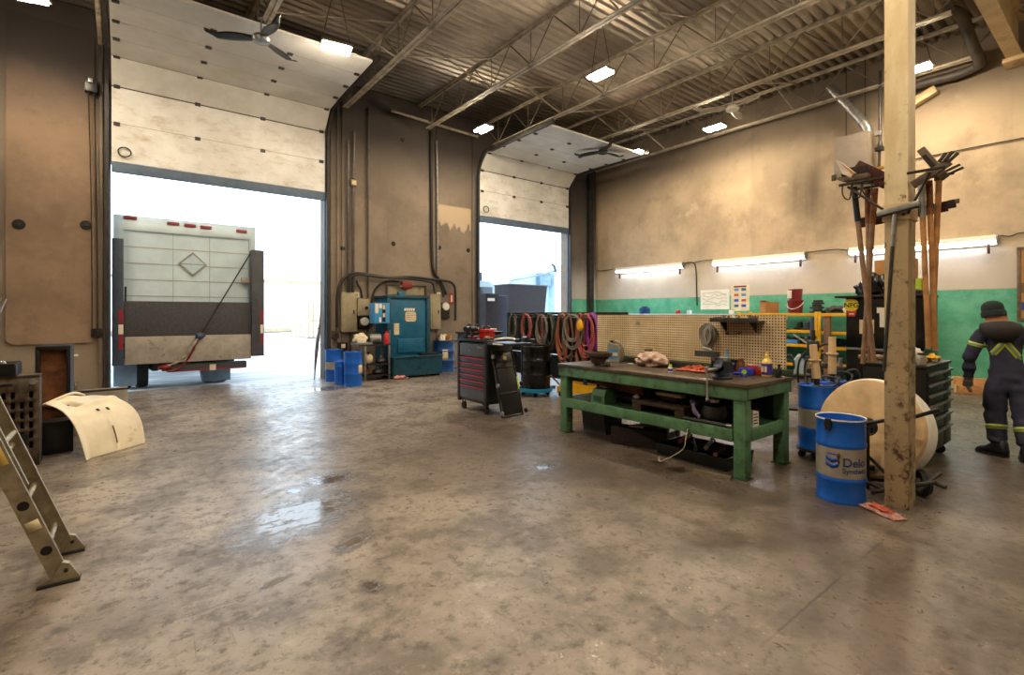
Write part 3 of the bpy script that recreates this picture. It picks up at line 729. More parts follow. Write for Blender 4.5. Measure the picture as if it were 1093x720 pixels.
def slotted_stand():
    x1 = onZ(45, 495).x-.02; y0 = onZ(45, 495).y; x0 = x1-1.25; H = .95
    t = thing('press_stand', 'brown slotted steel press stand at the left edge, under the black tray', 'press stand', ((x0+x1)/2, y0, 0)); W = (x1-x0)/2
    xs = [-W]; holes = set(); x = W-.065; cols = []
    while x > -W+.08: cols.append(x); x -= .068
    for c in sorted(cols): xs += [c-.016, c+.016]
    xs.append(W); zs = [0, .12]; rows = [.22, .325, .43, .535, .64, .745]
    for z in rows: zs += [z-.036, z+.036]
    zs.append(H-.03)
    for i in range(len(cols)):
        for j in range(len(rows)):
            if (i+2*j) % 11 != 3: holes.add((1+2*i, 2+2*j))
    MB().cells(xs, zs, holes, 0).build('slotted_plate', 'rusty_plate', t, solid=.02, ang=20)
    MB().bx(-W, W, .22, .24, 0, H-.031).build('dark_backing', 'bristle_dark', t)  # near-black sheet added so the slots look dark inside
    MB().bx(-W, W, .012, .20, H-.03, H, bev=.008).build('deck_plate', 'rusty_plate', t)
    MB().bx(W-.03, W, .012, .20, 0, H-.031, bev=.006).build('end_plate', 'rusty_plate', t)
    MB().bx(-W, -W+.03, .012, .20, 0, H-.031, bev=.006).build('end_plate', 'rusty_plate', t)
    MB().rod((W-.05, -.02, H-.07), (W-.05, .0, H-.07), .03, n=14).build('pin', 'galv', t)
    MB().bx(W-.14, W-.08, -.018, .0, .22, .34, bev=.01).build('latch', 'black_steel', t)
    MB().bx(W-.45, W-.2, -.012, .0, H-.11, H-.075, bev=.005).build('lift_slot', 'black_steel', t)
    top = ((x0+x1)/2, y0, H)
    b = thing('drip_tray', 'black steel tray on top of the brown slotted stand', 'tray', (x1-.62, y0+.15, H+.001))
    MB().prism([(-.16, .0), (.16, .0), (.22, .13), (.20, .13), (.145, .02), (-.145, .02), (-.20, .13), (-.22, .13)], -.58, .44, 'X').build('pan', 'black_steel', b, ang=20)
    for e in (-.58, .44): MB().bx(e-.008, e+.008, -.19, .19, .0, .12, bev=.004).build('end_wall', 'black_steel', b)
    j = thing('jack_lever', 'chrome jack lever standing in the black tray at the left edge', 'jack', (x1-.42, y0+.14, H+.022))
    q0 = Vector((0, 0, 0)); MB().bx(-.14, .12, -.08, .08, 0, .07, bev=.015).build('base', 'black_steel', j)
    pt = onY(4, 318, y0+.14)-Vector(j.location)
    MB().tube(spline([(-.06, 0, .06), (-.055, 0, .20), tuple(pt)], 6), .028, 12).build('lever', 'chrome', j)
    MB().tube(spline([(-.06, 0, .06), (.0, 0, .11), (.09, 0, .10)], 5), .018, 10).build('valve_arm', 'chrome', j)
    MB().ball((.12, 0, .10), .035, 14).build('knob', 'chrome', j)
slotted_stand()
def rusty_box():
    Y = 8.06; x0, x1, z0, z1 = rectY(41, 369, 72, 425, Y)
    t = thing('open_steel_box', 'open fronted rusty steel box on legs behind the cream fender', 'box', ((x0+x1)/2, Y, 0)); w = (x1-x0)/2+.03
    MB().bx(-w, w, 0, .5, z1-.05, z1, bev=.006).build('top_plate', 'black_steel', t)
    for s in (-1, 1): MB().bx(s*w-.04*(s > 0), s*w+.04*(s < 0), 0, .5, 0, z1-.051, bev=.005).build('side_plate', 'black_steel', t)
    MB().bx(-w+.04, w-.04,   .10, .13, .0, z1-.051).build('back_plate', 'rust', t)
    MB().bx(-w+.04, w-.04, .02, .099, z0-.1, z0-.06, bev=.004).build('shelf', 'rust', t)
    b = thing('steel_crate', 'dark steel crate on the floor under the arch of the cream fender', 'crate', (-.60, 7.78, 0), R_(10))
    MB().bx(-.15, .13, -.13, .13, 0, .34, bev=.01).build('body', 'black_steel', b)
    MB().bx(-.155, .135, -.135, .135, .34, .37, bev=.008).build('lid', 'dark_steel', b)
    b = thing('metal_sheet', 'grey sheet of metal leaning behind the cream fender', 'sheet', (-.25, 8.72, 0), R_(4))
    MB().box((0, 0, .29), (.62, .03, .58), rot=Euler((R_(-8), 0, 0)), bev=.006).build('sheet', 'drum_grey', b)
    MB().box((0, -.05, .56), (.62, .03, .03), rot=Euler((R_(-8), 0, 0)), bev=.006).build('folded_edge', 'dark_steel', b)
rusty_box()
def fender():
    A = onZ(90, 491); B = onZ(155, 473)
    d = (B-A).normalized(); n = Vector((-d.y, d.x, 0)); Wd = (B-A).length
    t = thing('truck_fender', 'cream fibreglass truck fender standing on the floor by the big doorway', 'fender', tuple(A), math.atan2(d.y, d.x))
    # local: x along the floor edge, y away, z up; arch profile from floor to the crown
    prof = [(0, 0), (.03, .14), (.07, .28), (.13, .41), (.22, .51), (.33, .575), (.45, .61), (.56, .62)]
    def P(u, v):
        f = v*(len(prof)-1); i = min(int(f), len(prof)-2); k = f-i
        a = (prof[max(i-1, 0)], prof[i], prof[i+1], prof[min(i+2, len(prof)-1)])
        q = [.5*((2*a[1][c])+(a[2][c]-a[0][c])*k+(2*a[0][c]-5*a[1][c]+4*a[2][c]-a[3][c])*k*k+(3*a[1][c]-a[0][c]-3*a[2][c]+a[3][c])*k**3) for c in (0, 1)]
        x = u*Wd; y, z = q
        x = u*Wd*(1-.34*v*v)-.06*v
        x += .07*math.sin(PI*v)*(u-.2)
        # flare along the near edge, swage line and a pocket for the lamp
        if u < .10: y -= (.10-u)*.35; z -= (.10-u)*.15*v
        ridge = math.exp(-((v-.62-.10*u)/.05)**2)*.022*(1 if u > .3 else u/.3); y -= ridge*.8; z += ridge
        pocket = max(0, 1-abs(u-.28)/.10)*max(0, 1-abs(v-.74)/.12); z -= .055*min(1, pocket*2.2); y += .03*min(1, pocket*2.2)
        cre = math.exp(-((u-.52)/.02)**2)*.008*(1 if v < .4 else 0); y -= cre
        z += .045*math.exp(-((u-.55)/.18)**2)*max(0, v-.7)/.3
        if v > .93: z -= .03*(v-.93)/.07
        return (x, y, max(z, 0))
    MB().surf(P, 48, 40).build('shell', 'cream_gel', t, solid=.008, ang=60, off=-1)
    def patch(nm, m, u0, u1, v0, v1, lift=.006):
        def Q(a, b):
            p = Vector(P(u0+(u1-u0)*a, v0+(v1-v0)*b)); return p+Vector((0, -lift, lift))
        MB().surf(Q, 4, 4).build(nm, m, t, solid=.003)
    patch('vent_slot', 'black_steel', .235, .325, .70, .79)
    patch('bracket_hole', 'dark_steel', .60, .64, .50, .54)
    patch('bracket_hole', 'dark_steel', .45, .49, .51, .545)
    patch('stain', 'rust', .515, .535, .10, .30, .004)
    MB().tube(spline([(-.02, .50, .60), (.2, .52, .66), (.32, .54, .665), (Wd*.6, .56, .62)], 6), .014, 8).build('edge_bead', 'cream_gel', t)
fender()
# chain hoist of the big door on the left pier
def chain_hoist():
    p = onY(97, 91, YW-.12); pb = onY(104, 356, YW-.12)
    t = thing('chain_hoist', 'black door chain hoist with long hanging chain on the brown pier', 'chain hoist', (p.x, YW-.055, p.z))
    MB().bx(-.09, .10, -.14, 0, -.14, .12, bev=.02).build('gearbox', 'black_steel', t)
    MB().bx(-.04, .03, -.175, -.14, .02, .10, bev=.01).build('cover', 'galv', t)
    L = p.z-pb.z; P = []
    n = 150
    for s in (-.035, .045):
        pts = [(s+.02*math.sin(k/n*3)*1+(.05*k/n), -.115+.006*(k % 2), -.1-(L-.1)*k/n) for k in range(n+1)]
        MB().tube(pts, lambda q, n=n: .011+.006*math.sin(q*n*PI), 5).build('chain_run', 'dark_steel', t)
    MB().bx(-.0, .16, -.06, 0, -L-.06, -L+.1, bev=.01).build('chain_keeper', 'dark_steel', t)
chain_hoist()
for (u, v), l in (((20, 239), 'small black bolt plug on the raised brown panel, left one'), ((92, 240), 'small black bolt plug on the raised brown panel, beside the chain')):
    q = onY(u, v, YW-.05); t = thing('wall_plug', l, 'wall plug', tuple(q))
    MB().rod((0, -.03, 0), (0, 0, 0), .075, .09, 14).build('cap', 'black_steel', t); MB().rod((0, -.06, 0), (0, -.03, 0), .03, n=8).build('stud', 'dark_steel', t)
q = onY(76, 386, YW); t = thing('wall_bracket', 'small white T shaped bracket on the wall above the cream fender', 'bracket', tuple(q))
MB().bx(-.10, .10, -.02, 0, .10, .14, bev=.004).build('cross_bar', 'paper', t); MB().bx(-.025, .025, -.03, 0, -.14, .10, bev=.004).build('stem', 'paper', t)
q = onY(81, 413, YW); t = thing('wall_tap', 'small chrome tap on the wall just above the cream fender', 'tap', tuple(q))
MB().tube(spline([(0, 0, 0), (-.0, -.10, .02), (-.05, -.14, .03), (-.12, -.15, -.05)], 5), .022, 8).build('spout', 'chrome', t); MB().rod((-.0, -.08, .02), (0, -.08, .09), .014, n=8).build('stem', 'chrome', t); MB().bx(-.05, .05, -.095, -.065, .085, .1, bev=.005).build('handle', 'chrome', t)
# bent wooden stake leaning on the door jamb
a = onZ(337, 405); t = thing('wooden_stake', 'thin bowed wooden stake leaning at the right jamb of the big doorway', 'stake', (a.x, 12.3, 0))
MB().tube(spline([(-.02, .05, .0), (.0, .02, .45), (.03, -.02, .9), (.09, .0, 1.3), (.16, .07, 2.05)], 6), lambda q: .012+.055*math.sin(PI*min(1, q*.9+.08))**2, 8, prof=((-1, -.35), (-1, .35), (1, .35), (1, -.35))).build('shaft', 'wood_grey', t)
MB().tube(spline([(.09, -.03, 1.3), (.02, -.05, 1.22)], 3), .01, 6).build('peg', 'wood_grey', t)
# ================================================================= FANS
def fan(x, y, z, r, label, blade='black_steel', hub='galv', rot=0, ztop=6.57):
    t = thing('ceiling_fan', label, 'fan', (x, y, z), 0)
    MB().rod((0, 0, .06), (0, 0, ztop-z), .018, n=10).build('downrod', 'galv', t)
    MB().lathe([(0, .03), (.05, .05), (.05, 0)], 16, (0, 0, ztop-z-.05)).build('canopy', 'galv', t)
    MB().lathe([(0, .11), (.05, .10), (.12, .07), (.145, .02), (.13, -.03), (.06, -.055), (0, -.06)], 24).build('motor', hub, t)
    for k in range(3):
        a = rot+2*PI*k/3; m = Matrix.Rotation(a, 4, 'Z')
        def P(u, v):
            x = .13+u*(r-.13); w = (.055+.05*math.sin(PI*min(1, u*1.15)))*(1-.55*u**4); yy = (v-.5)*2*w
            return m @ Vector((x, yy, .02+.03*(v-.5)*1.2-.05*u**2+(.10*max(0, u-.75)/.25 if u > .75 else 0)))
        MB().surf(P, 16, 4).build('blade', blade, t, solid=.008)
        mb = MB(); mb.M = m; mb.bx(.10, .24, -.025, .025, .012, .03, bev=.006); mb.build('blade_iron', blade, t)
    return t
fan(1.84, 9.2, 6.20, .86, 'black three bladed ceiling fan in front of the large rolled up door', rot=R_(36))
fan(JX[6], 5.75, 6.2, .85, 'white hubbed ceiling fan under the joist in front of the sooty tan wall', 'joist_paint', 'paper', rot=R_(15))
fan(JX[6]-.1, 9.5, 6.16, .85, 'dark ceiling fan in front of the far rolled up door', 'black_steel', 'dark_steel', rot=R_(117))
# ================================================================= OUTSIDE
def truck():
    Y = 12.95; x0, x1 = -.15, 2.47; zt = 3.62; z0 = .98
    t = thing('box_truck', 'white box truck parked outside with its raised grey liftgate towards the doorway', 'truck', ((x0+x1)/2, Y, 0)); W = (x1-x0)/2
    def RX(u): return onY(u, 300, Y).x-(x0+x1)/2
    def RZ(u, v): return onY(u, v, Y).z
    MB().bx(-W, W, .08, 6.2, z0, zt, bev=.03).build('cargo_body', 'truck_white', t)
    # rear frame
    mb = MB(); mb.prism([(-W, z0), (W, z0), (W, zt), (-W, zt)], 0, .08, 'Y'); 
    bpy_ = mb; mb.bm.free(); mb = MB()
    xs = [-W, -W+.16, W-.14, W]; zs = [z0, zt-.30, zt]; mb.cells(xs, zs, {(1, 0)}, .0); mb.build('door_frame', 'truck_frame', t, solid=.08, ang=20, off=-1)
    d = MB(); d.bx(-W+.16, W-.14, .05, .075, z0, zt-.30); dr = d.build('roller_door', 'truck_white', t)
    z = z0+.30
    while z < zt-.35:
        MB().bx(-W+.16, W-.14, .043, .05, z-.007, z+.007).build('panel_seam', 'drum_grey', dr); z += .34
    for px in (-.3, .38): MB().bx(px-.004, px+.004, .045, .05, z0, zt-.3).build('panel_seam', 'drum_grey', dr)
    MB().bx(-W+.16, .25, .036, .05, RZ(200, 324)+.0, RZ(200, 324)+.025).build('door_scrape', 'truck_dark', dr)
    for u, v in ((139, 232), (185, 238.5), (203, 240.5), (220, 242.5), (258, 246.5)):
        q = onY(u, v, Y-.03); MB().bx(q.x-(x0+x1)/2-.11, q.x-(x0+x1)/2+.11, -.03, 0, q.z-.035, q.z+.035, bev=.012).build('marker_lamp', 'red_reflector', t)
    q = onY(206, 282, Y); s = .27; qx = q.x-(x0+x1)/2
    pl = MB().prism([(qx-s, q.z), (qx, q.z-s), (qx+s, q.z), (qx, q.z+s)], .018, .042, 'Y').build('placard_holder', 'galv', t)
    MB().prism([(qx-s*.8, q.z-.01), (qx, q.z-s*.8), (qx+s*.8, q.z-.01)], .008, .018, 'Y').build('placard_flap', 'rig_blue', pl)
    MB().prism([(qx-s*.8, q.z+.01), (qx, q.z+s*.8), (qx+s*.8, q.z+.01)], .008, .018, 'Y').build('placard_flap', 'rig_blue', pl)
    # liftgate
    lg0, lg1 = RX(133)-.03, RX(267); za, zb, zc = RZ(200, 385), RZ(200, 357.5), RZ(200, 322)
    MB().bx(lg0, lg1, -.22, -.10, zb, zc, bev=.01).build('gate_tread', 'truck_tread', t)
    MB().bx(lg0+.03, lg1-.02, -.24, -.08, za, zb-.002, bev=.015).build('gate_plate', 'truck_bare', t)
    MB().bx(RX(121)-.02, RX(132), -.30, -.02, RZ(127, 389), RZ(127, 256), bev=.015).build('gate_post', 'truck_slate', t)
    for v0, v1, m in ((330, 345, 'red_reflector'), (346, 356, 'paper'), (357, 372, 'red_reflector')):
        MB().bx(RX(126.5), RX(131.5), -.303, -.30, RZ(129, v1), RZ(129, v0)).build('reflector_tape', m, t)
    MB().bx(RX(266), RX(279), -.30, -.02, RZ(272, 379), RZ(272, 268), bev=.015).build('gate_post', 'truck_dark', t)
    for v0, v1, m in ((330, 345, 'red_reflector'), (346, 355, 'paper'), (356, 368, 'red_reflector')):
        MB().bx(RX(275), RX(278), -.303, -.30, RZ(276, v1), RZ(276, v0)).build('reflector_tape', m, t)
    MB().bx(RX(257), RX(266), -.1, -.0, RZ(262, 302), RZ(262, 296), bev=.01).build('gate_bracket', 'truck_bare', t)
    MB().tube(spline([(RX(134), -.16, RZ(134, 385)), (RX(133.5), -.17, RZ(133.5, 350)), (RX(134), -.16, RZ(134, 306))], 4), .018, 8).build('gate_latch', 'black_steel', t)
    # chassis, bumper, flaps
    MB().bx(-W+.1, W-.1, .1, 6.1, .82, z0-.001, bev=.02).build('sub_frame', 'truck_dark', t)
    for s in (-.42, .42): MB().bx(s-.05, s+.05, .12, 7.2, .58, .82, bev=.015).build('chassis_rail', 'black_steel', t)
    MB().bx(RX(178), RX(262), -.16, .06, RZ(220, 394), RZ(220, 385)-.03, bev=.02).build('bumper', 'truck_dark', t)
    MB().bx(RX(180), RX(258), -.165, -.15, RZ(220, 394)-.002, RZ(220, 394)+.03, bev=.004).build('bumper_stripe', 'red_reflector', t)
    MB().bx(RX(226)-.06, RX(226)+.06, -.17, -.155, RZ(226, 394), RZ(226, 388), bev=.004).build('tail_lamp', 'paper', t)
    fx0, fx1, fz0, fz1 = rectY(121, 383, 146, 412, Y+.30); MB().bx(fx0-1.16, fx1-1.16, .30, .33, fz0, fz1, bev=.008).build('mud_flap', 'flap_blue', t)
    fx0, fx1, fz0, fz1 = rectY(216, 392, 246, 406, Y+.45); MB().bx(fx0-1.16, fx1-1.16, .45, .48, fz0, fz1+.12, bev=.008).build('mud_flap', 'flap_blue', t)
    MB().lathe([(.0, -.16), (.10, -.14), (.18, -.05), (.18, .05), (.10, .14), (0, .16)], 18, (RX(168), 1.0, .46), Matrix.Rotation(PI/2, 3, 'Y')).build('axle_housing', 'truck_dark', t)
    MB().rod((-W+.3, 1.0, .46), (W-.3, 1.0, .46), .075, n=12).build('axle', 'black_steel', t)
    for x in (-W+.20, -W+.48, W-.86, W-.58):
        for yy in (1.0,):
            mb = MB(); mb.lathe([(.26, -.115), (.30, -.125), (.43, -.12), (.46, -.09), (.465, 0), (.46, .09), (.43, .12), (.30, .125), (.26, .115)], 32, (x, yy, .41), Matrix.Rotation(PI/2, 3, 'Y'), close=True)
            w = mb.build('tyre', 'rubber', t)
            MB().lathe([(0, -.03), (.12, -.03), (.20, -.06), (.265, -.1), (.265, .1), (.20, .06), (0, .04)], 24, (x, yy, .41), Matrix.Rotation(PI/2, 3, 'Y')).build('wheel_rim', 'drum_grey', w)
    for x in (-W+.3, W-.3):
        mb = MB(); mb.lathe([(.26, -.115), (.43, -.12), (.465, 0), (.43, .12), (.26, .115)], 24, (x, 6.9, .41), Matrix.Rotation(PI/2, 3, 'Y'), close=True); mb.build('tyre', 'rubber', t)
    # cab ahead of the body (seen only from the side)
    mb = MB(); mb.prism([(6.35, .55), (8.5, .55), (8.55, 1.35), (7.9, 1.6), (7.45, 2.45), (6.35, 2.5)], -1.1, 1.1, 'X'); mb.build('cab', 'truck_white', t, ang=25)
    MB().bx(-1.101, 1.101, 6.6, 7.4, 1.6, 2.25, bev=.03).build('cab_window', 'window_dark', t)
    # ratchet strap and cable holding the gate shut
    c0 = (RX(265), -.2, RZ(265, 272)); c1 = (RX(212), -.27, RZ(212, 358))
    MB().rod(c0, c1, .014, n=8).build('gate_cable', 'dark_steel', t)
    MB().tube(spline([c1, (RX(204), -.29, RZ(204, 368)), (RX(195), -.24, RZ(195, 380)), (RX(182), -.2, RZ(182, 388)), (RX(172), -.18, RZ(172, 391))], 6), lambda q: .03+.012*math.sin(q*40), 6).build('strap', 'truck_bare', t)
    MB().tube(spline([c1, (RX(208), -.29, RZ(208, 366)), (RX(198), -.24, RZ(198, 384)), (RX(186), -.2, RZ(186, 394)), (RX(172), -.18, RZ(172, 394))], 6), lambda q: .02+.008*math.sin(q*60), 6).build('strap', 'dark_red', t)
    MB().ball((c1[0], -.29, c1[2]), (.09, .05, .08), 12, .5, 3, 3).build('ratchet', 'truck_slate', t)
    MB().ball((RX(176), -.2, RZ(176, 391)), (.12, .05, .06), 12, .6, 5, 3).build('hook', 'dark_red', t)
truck()
def warehouse():
    Y = 46.0; t = thing('warehouse', 'pale washed out warehouse far across the bright yard', 'building', (12, Y, 0))
    MB().bx(-30, 5.9, 0, 12, 0, 4.2, bev=.05).build('hall', 'far_wall', t)
    MB().bx(-30, 6.0, -.1, .0, 4.2, 4.45, bev=.03).build('roof_trim', 'far_trim', t)
    MB().bx(-30, 5.9, -.06, 0, .0, .3).build('plinth', 'far_trim', t)
    for x in (-8, -2, 2.6): MB().bx(x, x+2.2, -.05, 0, .0, 3.0, bev=.03).build('shutter', 'far_wall', t)
    t = thing('gate_shed', 'small gabled shed beyond the right jamb of the big doorway', 'building', (0, 34, 0))
    x0, x1, z0, z1 = rectY(329, 372, 352, 320, 34.0)
    w = [(x0, 0), (x1+1.5, 0), (x1+1.5, onY(343, 318, 34).z), ((x0+x1)/2, onY(334, 309, 34).z), (x0, onY(329, 330, 34).z)]
    MB().prism(w, 0, 4, 'Y').build('wall', 'far_wall', t, ang=20)
    for u in (329.5, 334.5): 
        xx = onY(u, 350, 34).x; MB().bx(xx-.05, xx+.05, -.08, 0, 0, onY(u, 322, 34).z).build('post', 'far_trim', t)
    MB().bx(x0, x1+1.5, -.06, 0, onY(335, 342, 34).z-.05, onY(335, 342, 34).z+.05).build('rail', 'far_trim', t)
    for k, (u, v, l) in enumerate(((327, 306, 'tallest thin yard pole beside the gabled shed'), (316, 345, 'short fence post in the bright yard, left one of two'), (320, 347, 'short fence post in the bright yard, nearest the shed'))):
        q = onY(u, v, 33); tt = thing('yard_post', l, 'post', (q.x, 33, -.03))
        MB().rod((0, 0, 0), (0, 0, q.z), .05, n=10).build('shaft', 'far_trim', tt); MB().ball((0, 0, q.z), .07, 10).build('cap', 'far_trim', tt)
warehouse()
def rig():
    # parked trucks behind the small doorway
    Y = 16.0
    def q(u, v, Y=Y): return onY(u, v, Y)
    t = thing('parked_tractor', 'pale blue truck tractor outside the small doorway, seen at its left side', 'truck', (q(508, 334).x-.9, Y, 0)); ox = t.location.x
    x0, x1 = q(500, 334).x-ox-.6, q(528, 334).x-ox
    MB().prism([(x0, .5), (x1, .5), (x1, q(520, 305).z), (x1-.25, q(520, 300).z), (x0, q(520, 299).z)], .0, 2.2, 'Y').build('cab', 'rig_blue', t, ang=20)
    MB().bx(x0+.1, x1-.12, -.02, .0, q(515, 322).z, q(515, 306).z, bev=.01).build('windscreen', 'window_dark', t)
    for u, v in ((508, 292), (518, 290)): MB().rod((q(u, 0).x-ox, .3, q(u, 300).z), (q(u, 0).x-ox, .3, q(u, v).z), .05, n=10).build('roof_horn', 'truck_slate', t)
    MB().tube(hoop((q(512, 334).x-ox, -.12, q(512, 336).z), .30, .55, 'Y', 20), .07, 8, True).build('hose_loop', 'flap_blue', t)
    mb = MB(); mb.lathe([(.28, -.12), (.46, -.12), (.5, 0), (.46, .12), (.28, .12)], 24, (x1-.5, .5, .5), Matrix.Rotation(PI/2, 3, 'Y'), close=True); mb.build('tyre', 'rubber', t)
    t = thing('black_fairing', 'tall black box fairing standing behind the red box in the small doorway', 'fairing', (q(527, 334, 15).x, 15, 0)); ox = t.location.x
    x0, x1 = q(518.5, 334, 15).x-ox, q(532, 334, 15).x-ox
    MB().bx(x0, x1, 0, .6, 0, q(527, 313, 15).z, bev=.03).build('shell', 'bin_dark', t)
    MB().bx(x0+.08, x0+.40, -.012, 0, q(522, 321, 15).z, q(522, 318, 15).z).build('name_plate', 'paper', t)
    x2 = q(544, 334, 15).x-ox
    MB().bx(x1+.005, x2, .08, .6, 0, q(540, 315, 15).z, bev=.05).build('side_shell', 'rig_slate', t)
    t = thing('dump_bin', 'dark tapered steel bin seen above the hose rack in the small doorway', 'bin', (q(565, 334, 17.0).x, 17.0, 0)); ox = t.location.x
    def X(u): return q(u, 320, 17.0).x-ox
    zt, zb = q(563, 304.5, 17.0).z, .5
    MB().prism([(X(544), zt), (X(584), zt), (X(580), .9), (X(546), .9)], 0, 1.6, 'Y').build('hopper', 'bin_dark', t, ang=20)
    MB().bx(X(543.5), X(584.5), -.03, 1.63, zt, zt+.05, bev=.01).build('rim', 'truck_dark', t)
    for u in (550, 576):
        MB().bx(X(u)-.06, X(u)+.06, .2, 1.4, 0, .9, bev=.01).build('leg', 'bin_dark', t)
    MB().ball((X(586), .6, q(586, 315, 17.0).z), (.12, .2, .14), 12).build('mirror_pod', 'truck_dark', t)
    t = thing('tank_trailer', 'pale blue and white tanker trailer behind the dark bin', 'trailer', (q(575, 334, 19).x, 19, 0)); ox = t.location.x
    def X(u): return q(u, 320, 19).x-ox
    MB().prism([(X(548), q(548, 302, 19).z), (X(556), q(556, 293, 19).z), (X(577), q(577, 291, 19).z), (X(590), q(590, 296, 19).z), (X(600), .8), (X(548), .8)], .4, 2.6, 'Y').build('tank', 'rig_blue', t, ang=25)
    MB().bx(X(578), X(590), .1, .5, q(584, 305, 19).z, q(584, 291, 19).z, bev=.03).build('valve_box', 'flap_blue', t)
    MB().bx(X(592), X(612), 0, 3.0, .8, q(600, 283, 19).z, bev=.08).build('cab_block', 'truck_white', t)
    MB().tube(spline([(X(548), .2, q(548, 299, 19).z), (X(575), .1, q(575, 294, 19).z), (X(592), .0, q(592, 289, 19).z)], 4), .04, 6).build('grab_rail', 'flap_blue', t)
    MB().tube(spline([(X(592), -.1, q(592, 290, 19).z), (X(590), -.1, q(590, 284, 19).z), (X(587.5), -.1, q(587.5, 282, 19).z)], 4), .06, 8).build('stack_pipe', 'truck_slate', t)
    for x in (X(555), X(570), X(604)):
        mb = MB(); mb.lathe([(.28, -.12), (.46, -.12), (.5, 0), (.46, .12), (.28, .12)], 24, (x, .7, .5), Matrix.Rotation(0, 3, 'Y') @ Matrix.Rotation(PI/2, 3, 'X'), close=True); mb.build('tyre', 'rubber', t)
rig()
# ================================================================= DOOR WALL: electrics, washer, kegs
def wall_things():
    def panel(name, label, cat, u0, v0, u1, v1, m, dep=.14, door=True):
        x0, x1, z0, z1 = rectY(u0, v0, u1, v1, YW-dep); t = thing(name, label, cat, ((x0+x1)/2, YW-.03, (z0+z1)/2)); w, h = (x1-x0)/2, (z1-z0)/2
        MB().bx(-w, w, -dep, 0, -h, h, bev=.008).build('case', m, t)
        MB().bx(-w+.02, w-.02, .0005, .029, -h+.02, h-.02, bev=.004).build('mounting_plate', 'conduit', t)
        if door:
            d = MB().bx(-w+.05, w-.05, -dep-.012, -dep, -h+.06, h-.06, bev=.006).build('cover', m, t)
            MB().bx(w-.10, w-.07, -dep-.03, -dep-.012, -.05, .05, bev=.005).build('latch', 'dark_steel', d)
        return t, w, h, dep
    panel('breaker_panel', 'tall beige breaker panel on the pier, nearest the big doorway', 'electrical panel', 364, 312, 380.5, 354, 'panel_beige')
    t, w, h, d = panel('switch_box', 'square beige switch box beside the tall beige breaker panel', 'switch box', 381.5, 319, 394, 336.5, 'panel_beige', .17, False)
    MB().bx(-w+.03, w-.03, -d-.01, -d, -h+.03, h-.03, bev=.006).build('cover', 'panel_beige', t); MB().bx(w-.12, w-.05, -d-.04, -d-.01, -.05, .02, bev=.008).build('switch_lever', 'black_steel', t)
    panel('breaker_panel', 'narrow beige breaker panel right of the teal parts washer', 'electrical panel', 459, 314, 470, 351, 'panel_beige')
    def meter(label, u, v, n):
        q = onY(u, v, YW-.1); t = thing('power_meter', label, 'meter', (q.x, YW-.03, q.z))
        MB().bx(-.14, .14, -.09, 0, -.17*n, .12, bev=.012).build('base', 'dark_steel', t)
        MB().lathe([(0, .0), (.105, .0), (.11, .02), (.10, .06), (.0, .075)], 24, (0, -.09, 0), Matrix.Rotation(PI/2, 3, 'X')).build('dial', 'meter_face', t)
        MB().tube(hoop((0, -.11, 0), .112, .112, 'Y', 24), .012, 6, True).build('ring', 'galv', t)
    meter('round power meter under the square beige switch box', 388.5, 343, 1.0)
    meter('round power meter right of the narrow beige breaker panel', 475, 327, 2.0)
    for u, v, s, lab, m in ((382.5, 314.5, .07, 'small white notice card beside the tall breaker panel', 'paper'), (470.5, 314, .06, 'small white notice card beside the narrow breaker panel', 'paper')):
        q = onY(u, v, YW-.16); t = thing('notice_card', lab, 'card', (q.x, YW-.03, q.z)); MB().bx(-s, s, -.012, 0, -s, s, bev=.003).build('card', m, t); MB().bx(-s*.3, s*.3, -.016, -.012, -s*.4, s*.4).build('mark', 'black_steel', t)
    x0, x1, z0, z1 = rectY(479.5, 313, 483, 324, YW); t = thing('warning_sign', 'narrow red and white warning sign right of the meters', 'sign', ((x0+x1)/2, YW-.03, (z0+z1)/2))
    MB().bx(-.07, .07, -.01, 0, -(z1-z0)/2, (z1-z0)/2, bev=.003).build('board', 'red_paint', t); MB().bx(-.03, .03, -.014, -.01, -.1, .1).build('mark', 'paper', t)
    t, w, h, d = panel('exit_sign', 'dark red unlit sign box above the teal parts washer', 'sign', 427.5, 300.5, 438, 308, 'dark_red', .12, False); t.location.y -= .085
    MB().bx(-w+.02, w-.02, -d-.008, -d, -h+.02, h-.02, bev=.004).build('face', 'dark_red', t); MB().rod((-w-.06, -.08, -.04), (-w, -.08, -.04), .03, n=8).build('conduit_stub', 'galv', t); 
    t, w, h, d = panel('junction_box', 'small dark box on the wall above the back blue keg', 'junction box', 361, 365, 371, 373, 'black_steel', .12, False); MB().bx(-.05, .05, -d-.005, -d, -.05, .05, bev=.002).build('sticker', 'paper_old', t)
    t, w, h, d = panel('junction_box', 'small rusty box at the foot of the pier conduit', 'junction box', 355, 353, 361.5, 361, 'rusty_plate', .10, False); MB().bx(-.03, .03, -d-.01, -d, -.06, .06, bev=.004).build('cover', 'dark_steel', t)
    t, w, h, d = panel('junction_box', 'small white box high on the pier conduit', 'junction box', 374.4, 192, 380.4, 198, 'panel_beige', .10, False); MB().bx(-.05, .05, -d-.008, -d, -.05, .05, bev=.003).build('cover', 'paper_old', t)
    for (u, v), l in (((420, 260), 'dark oval hole plug in the middle of the broad pier panel'), ((469, 264), 'dark hole plug on the narrow pier panel'), ((366, 265), 'dark hole plug on the pier close to the big doorway'), ((430, 149), 'dark hole plug high on the broad pier panel'), ((500, 267), 'dark hole plug close to the small doorway')):
        q = onY(u, v, YW-.025); t = thing('wall_plug', l, 'wall plug', tuple(q)); MB().rod((0, -.025, 0), (0, 0, 0), .05, .065, 12).build('cap', 'black_steel', t); MB().rod((0, -.04, 0), (0, -.025, 0), .02, n=8).build('stud', 'dark_steel', t)
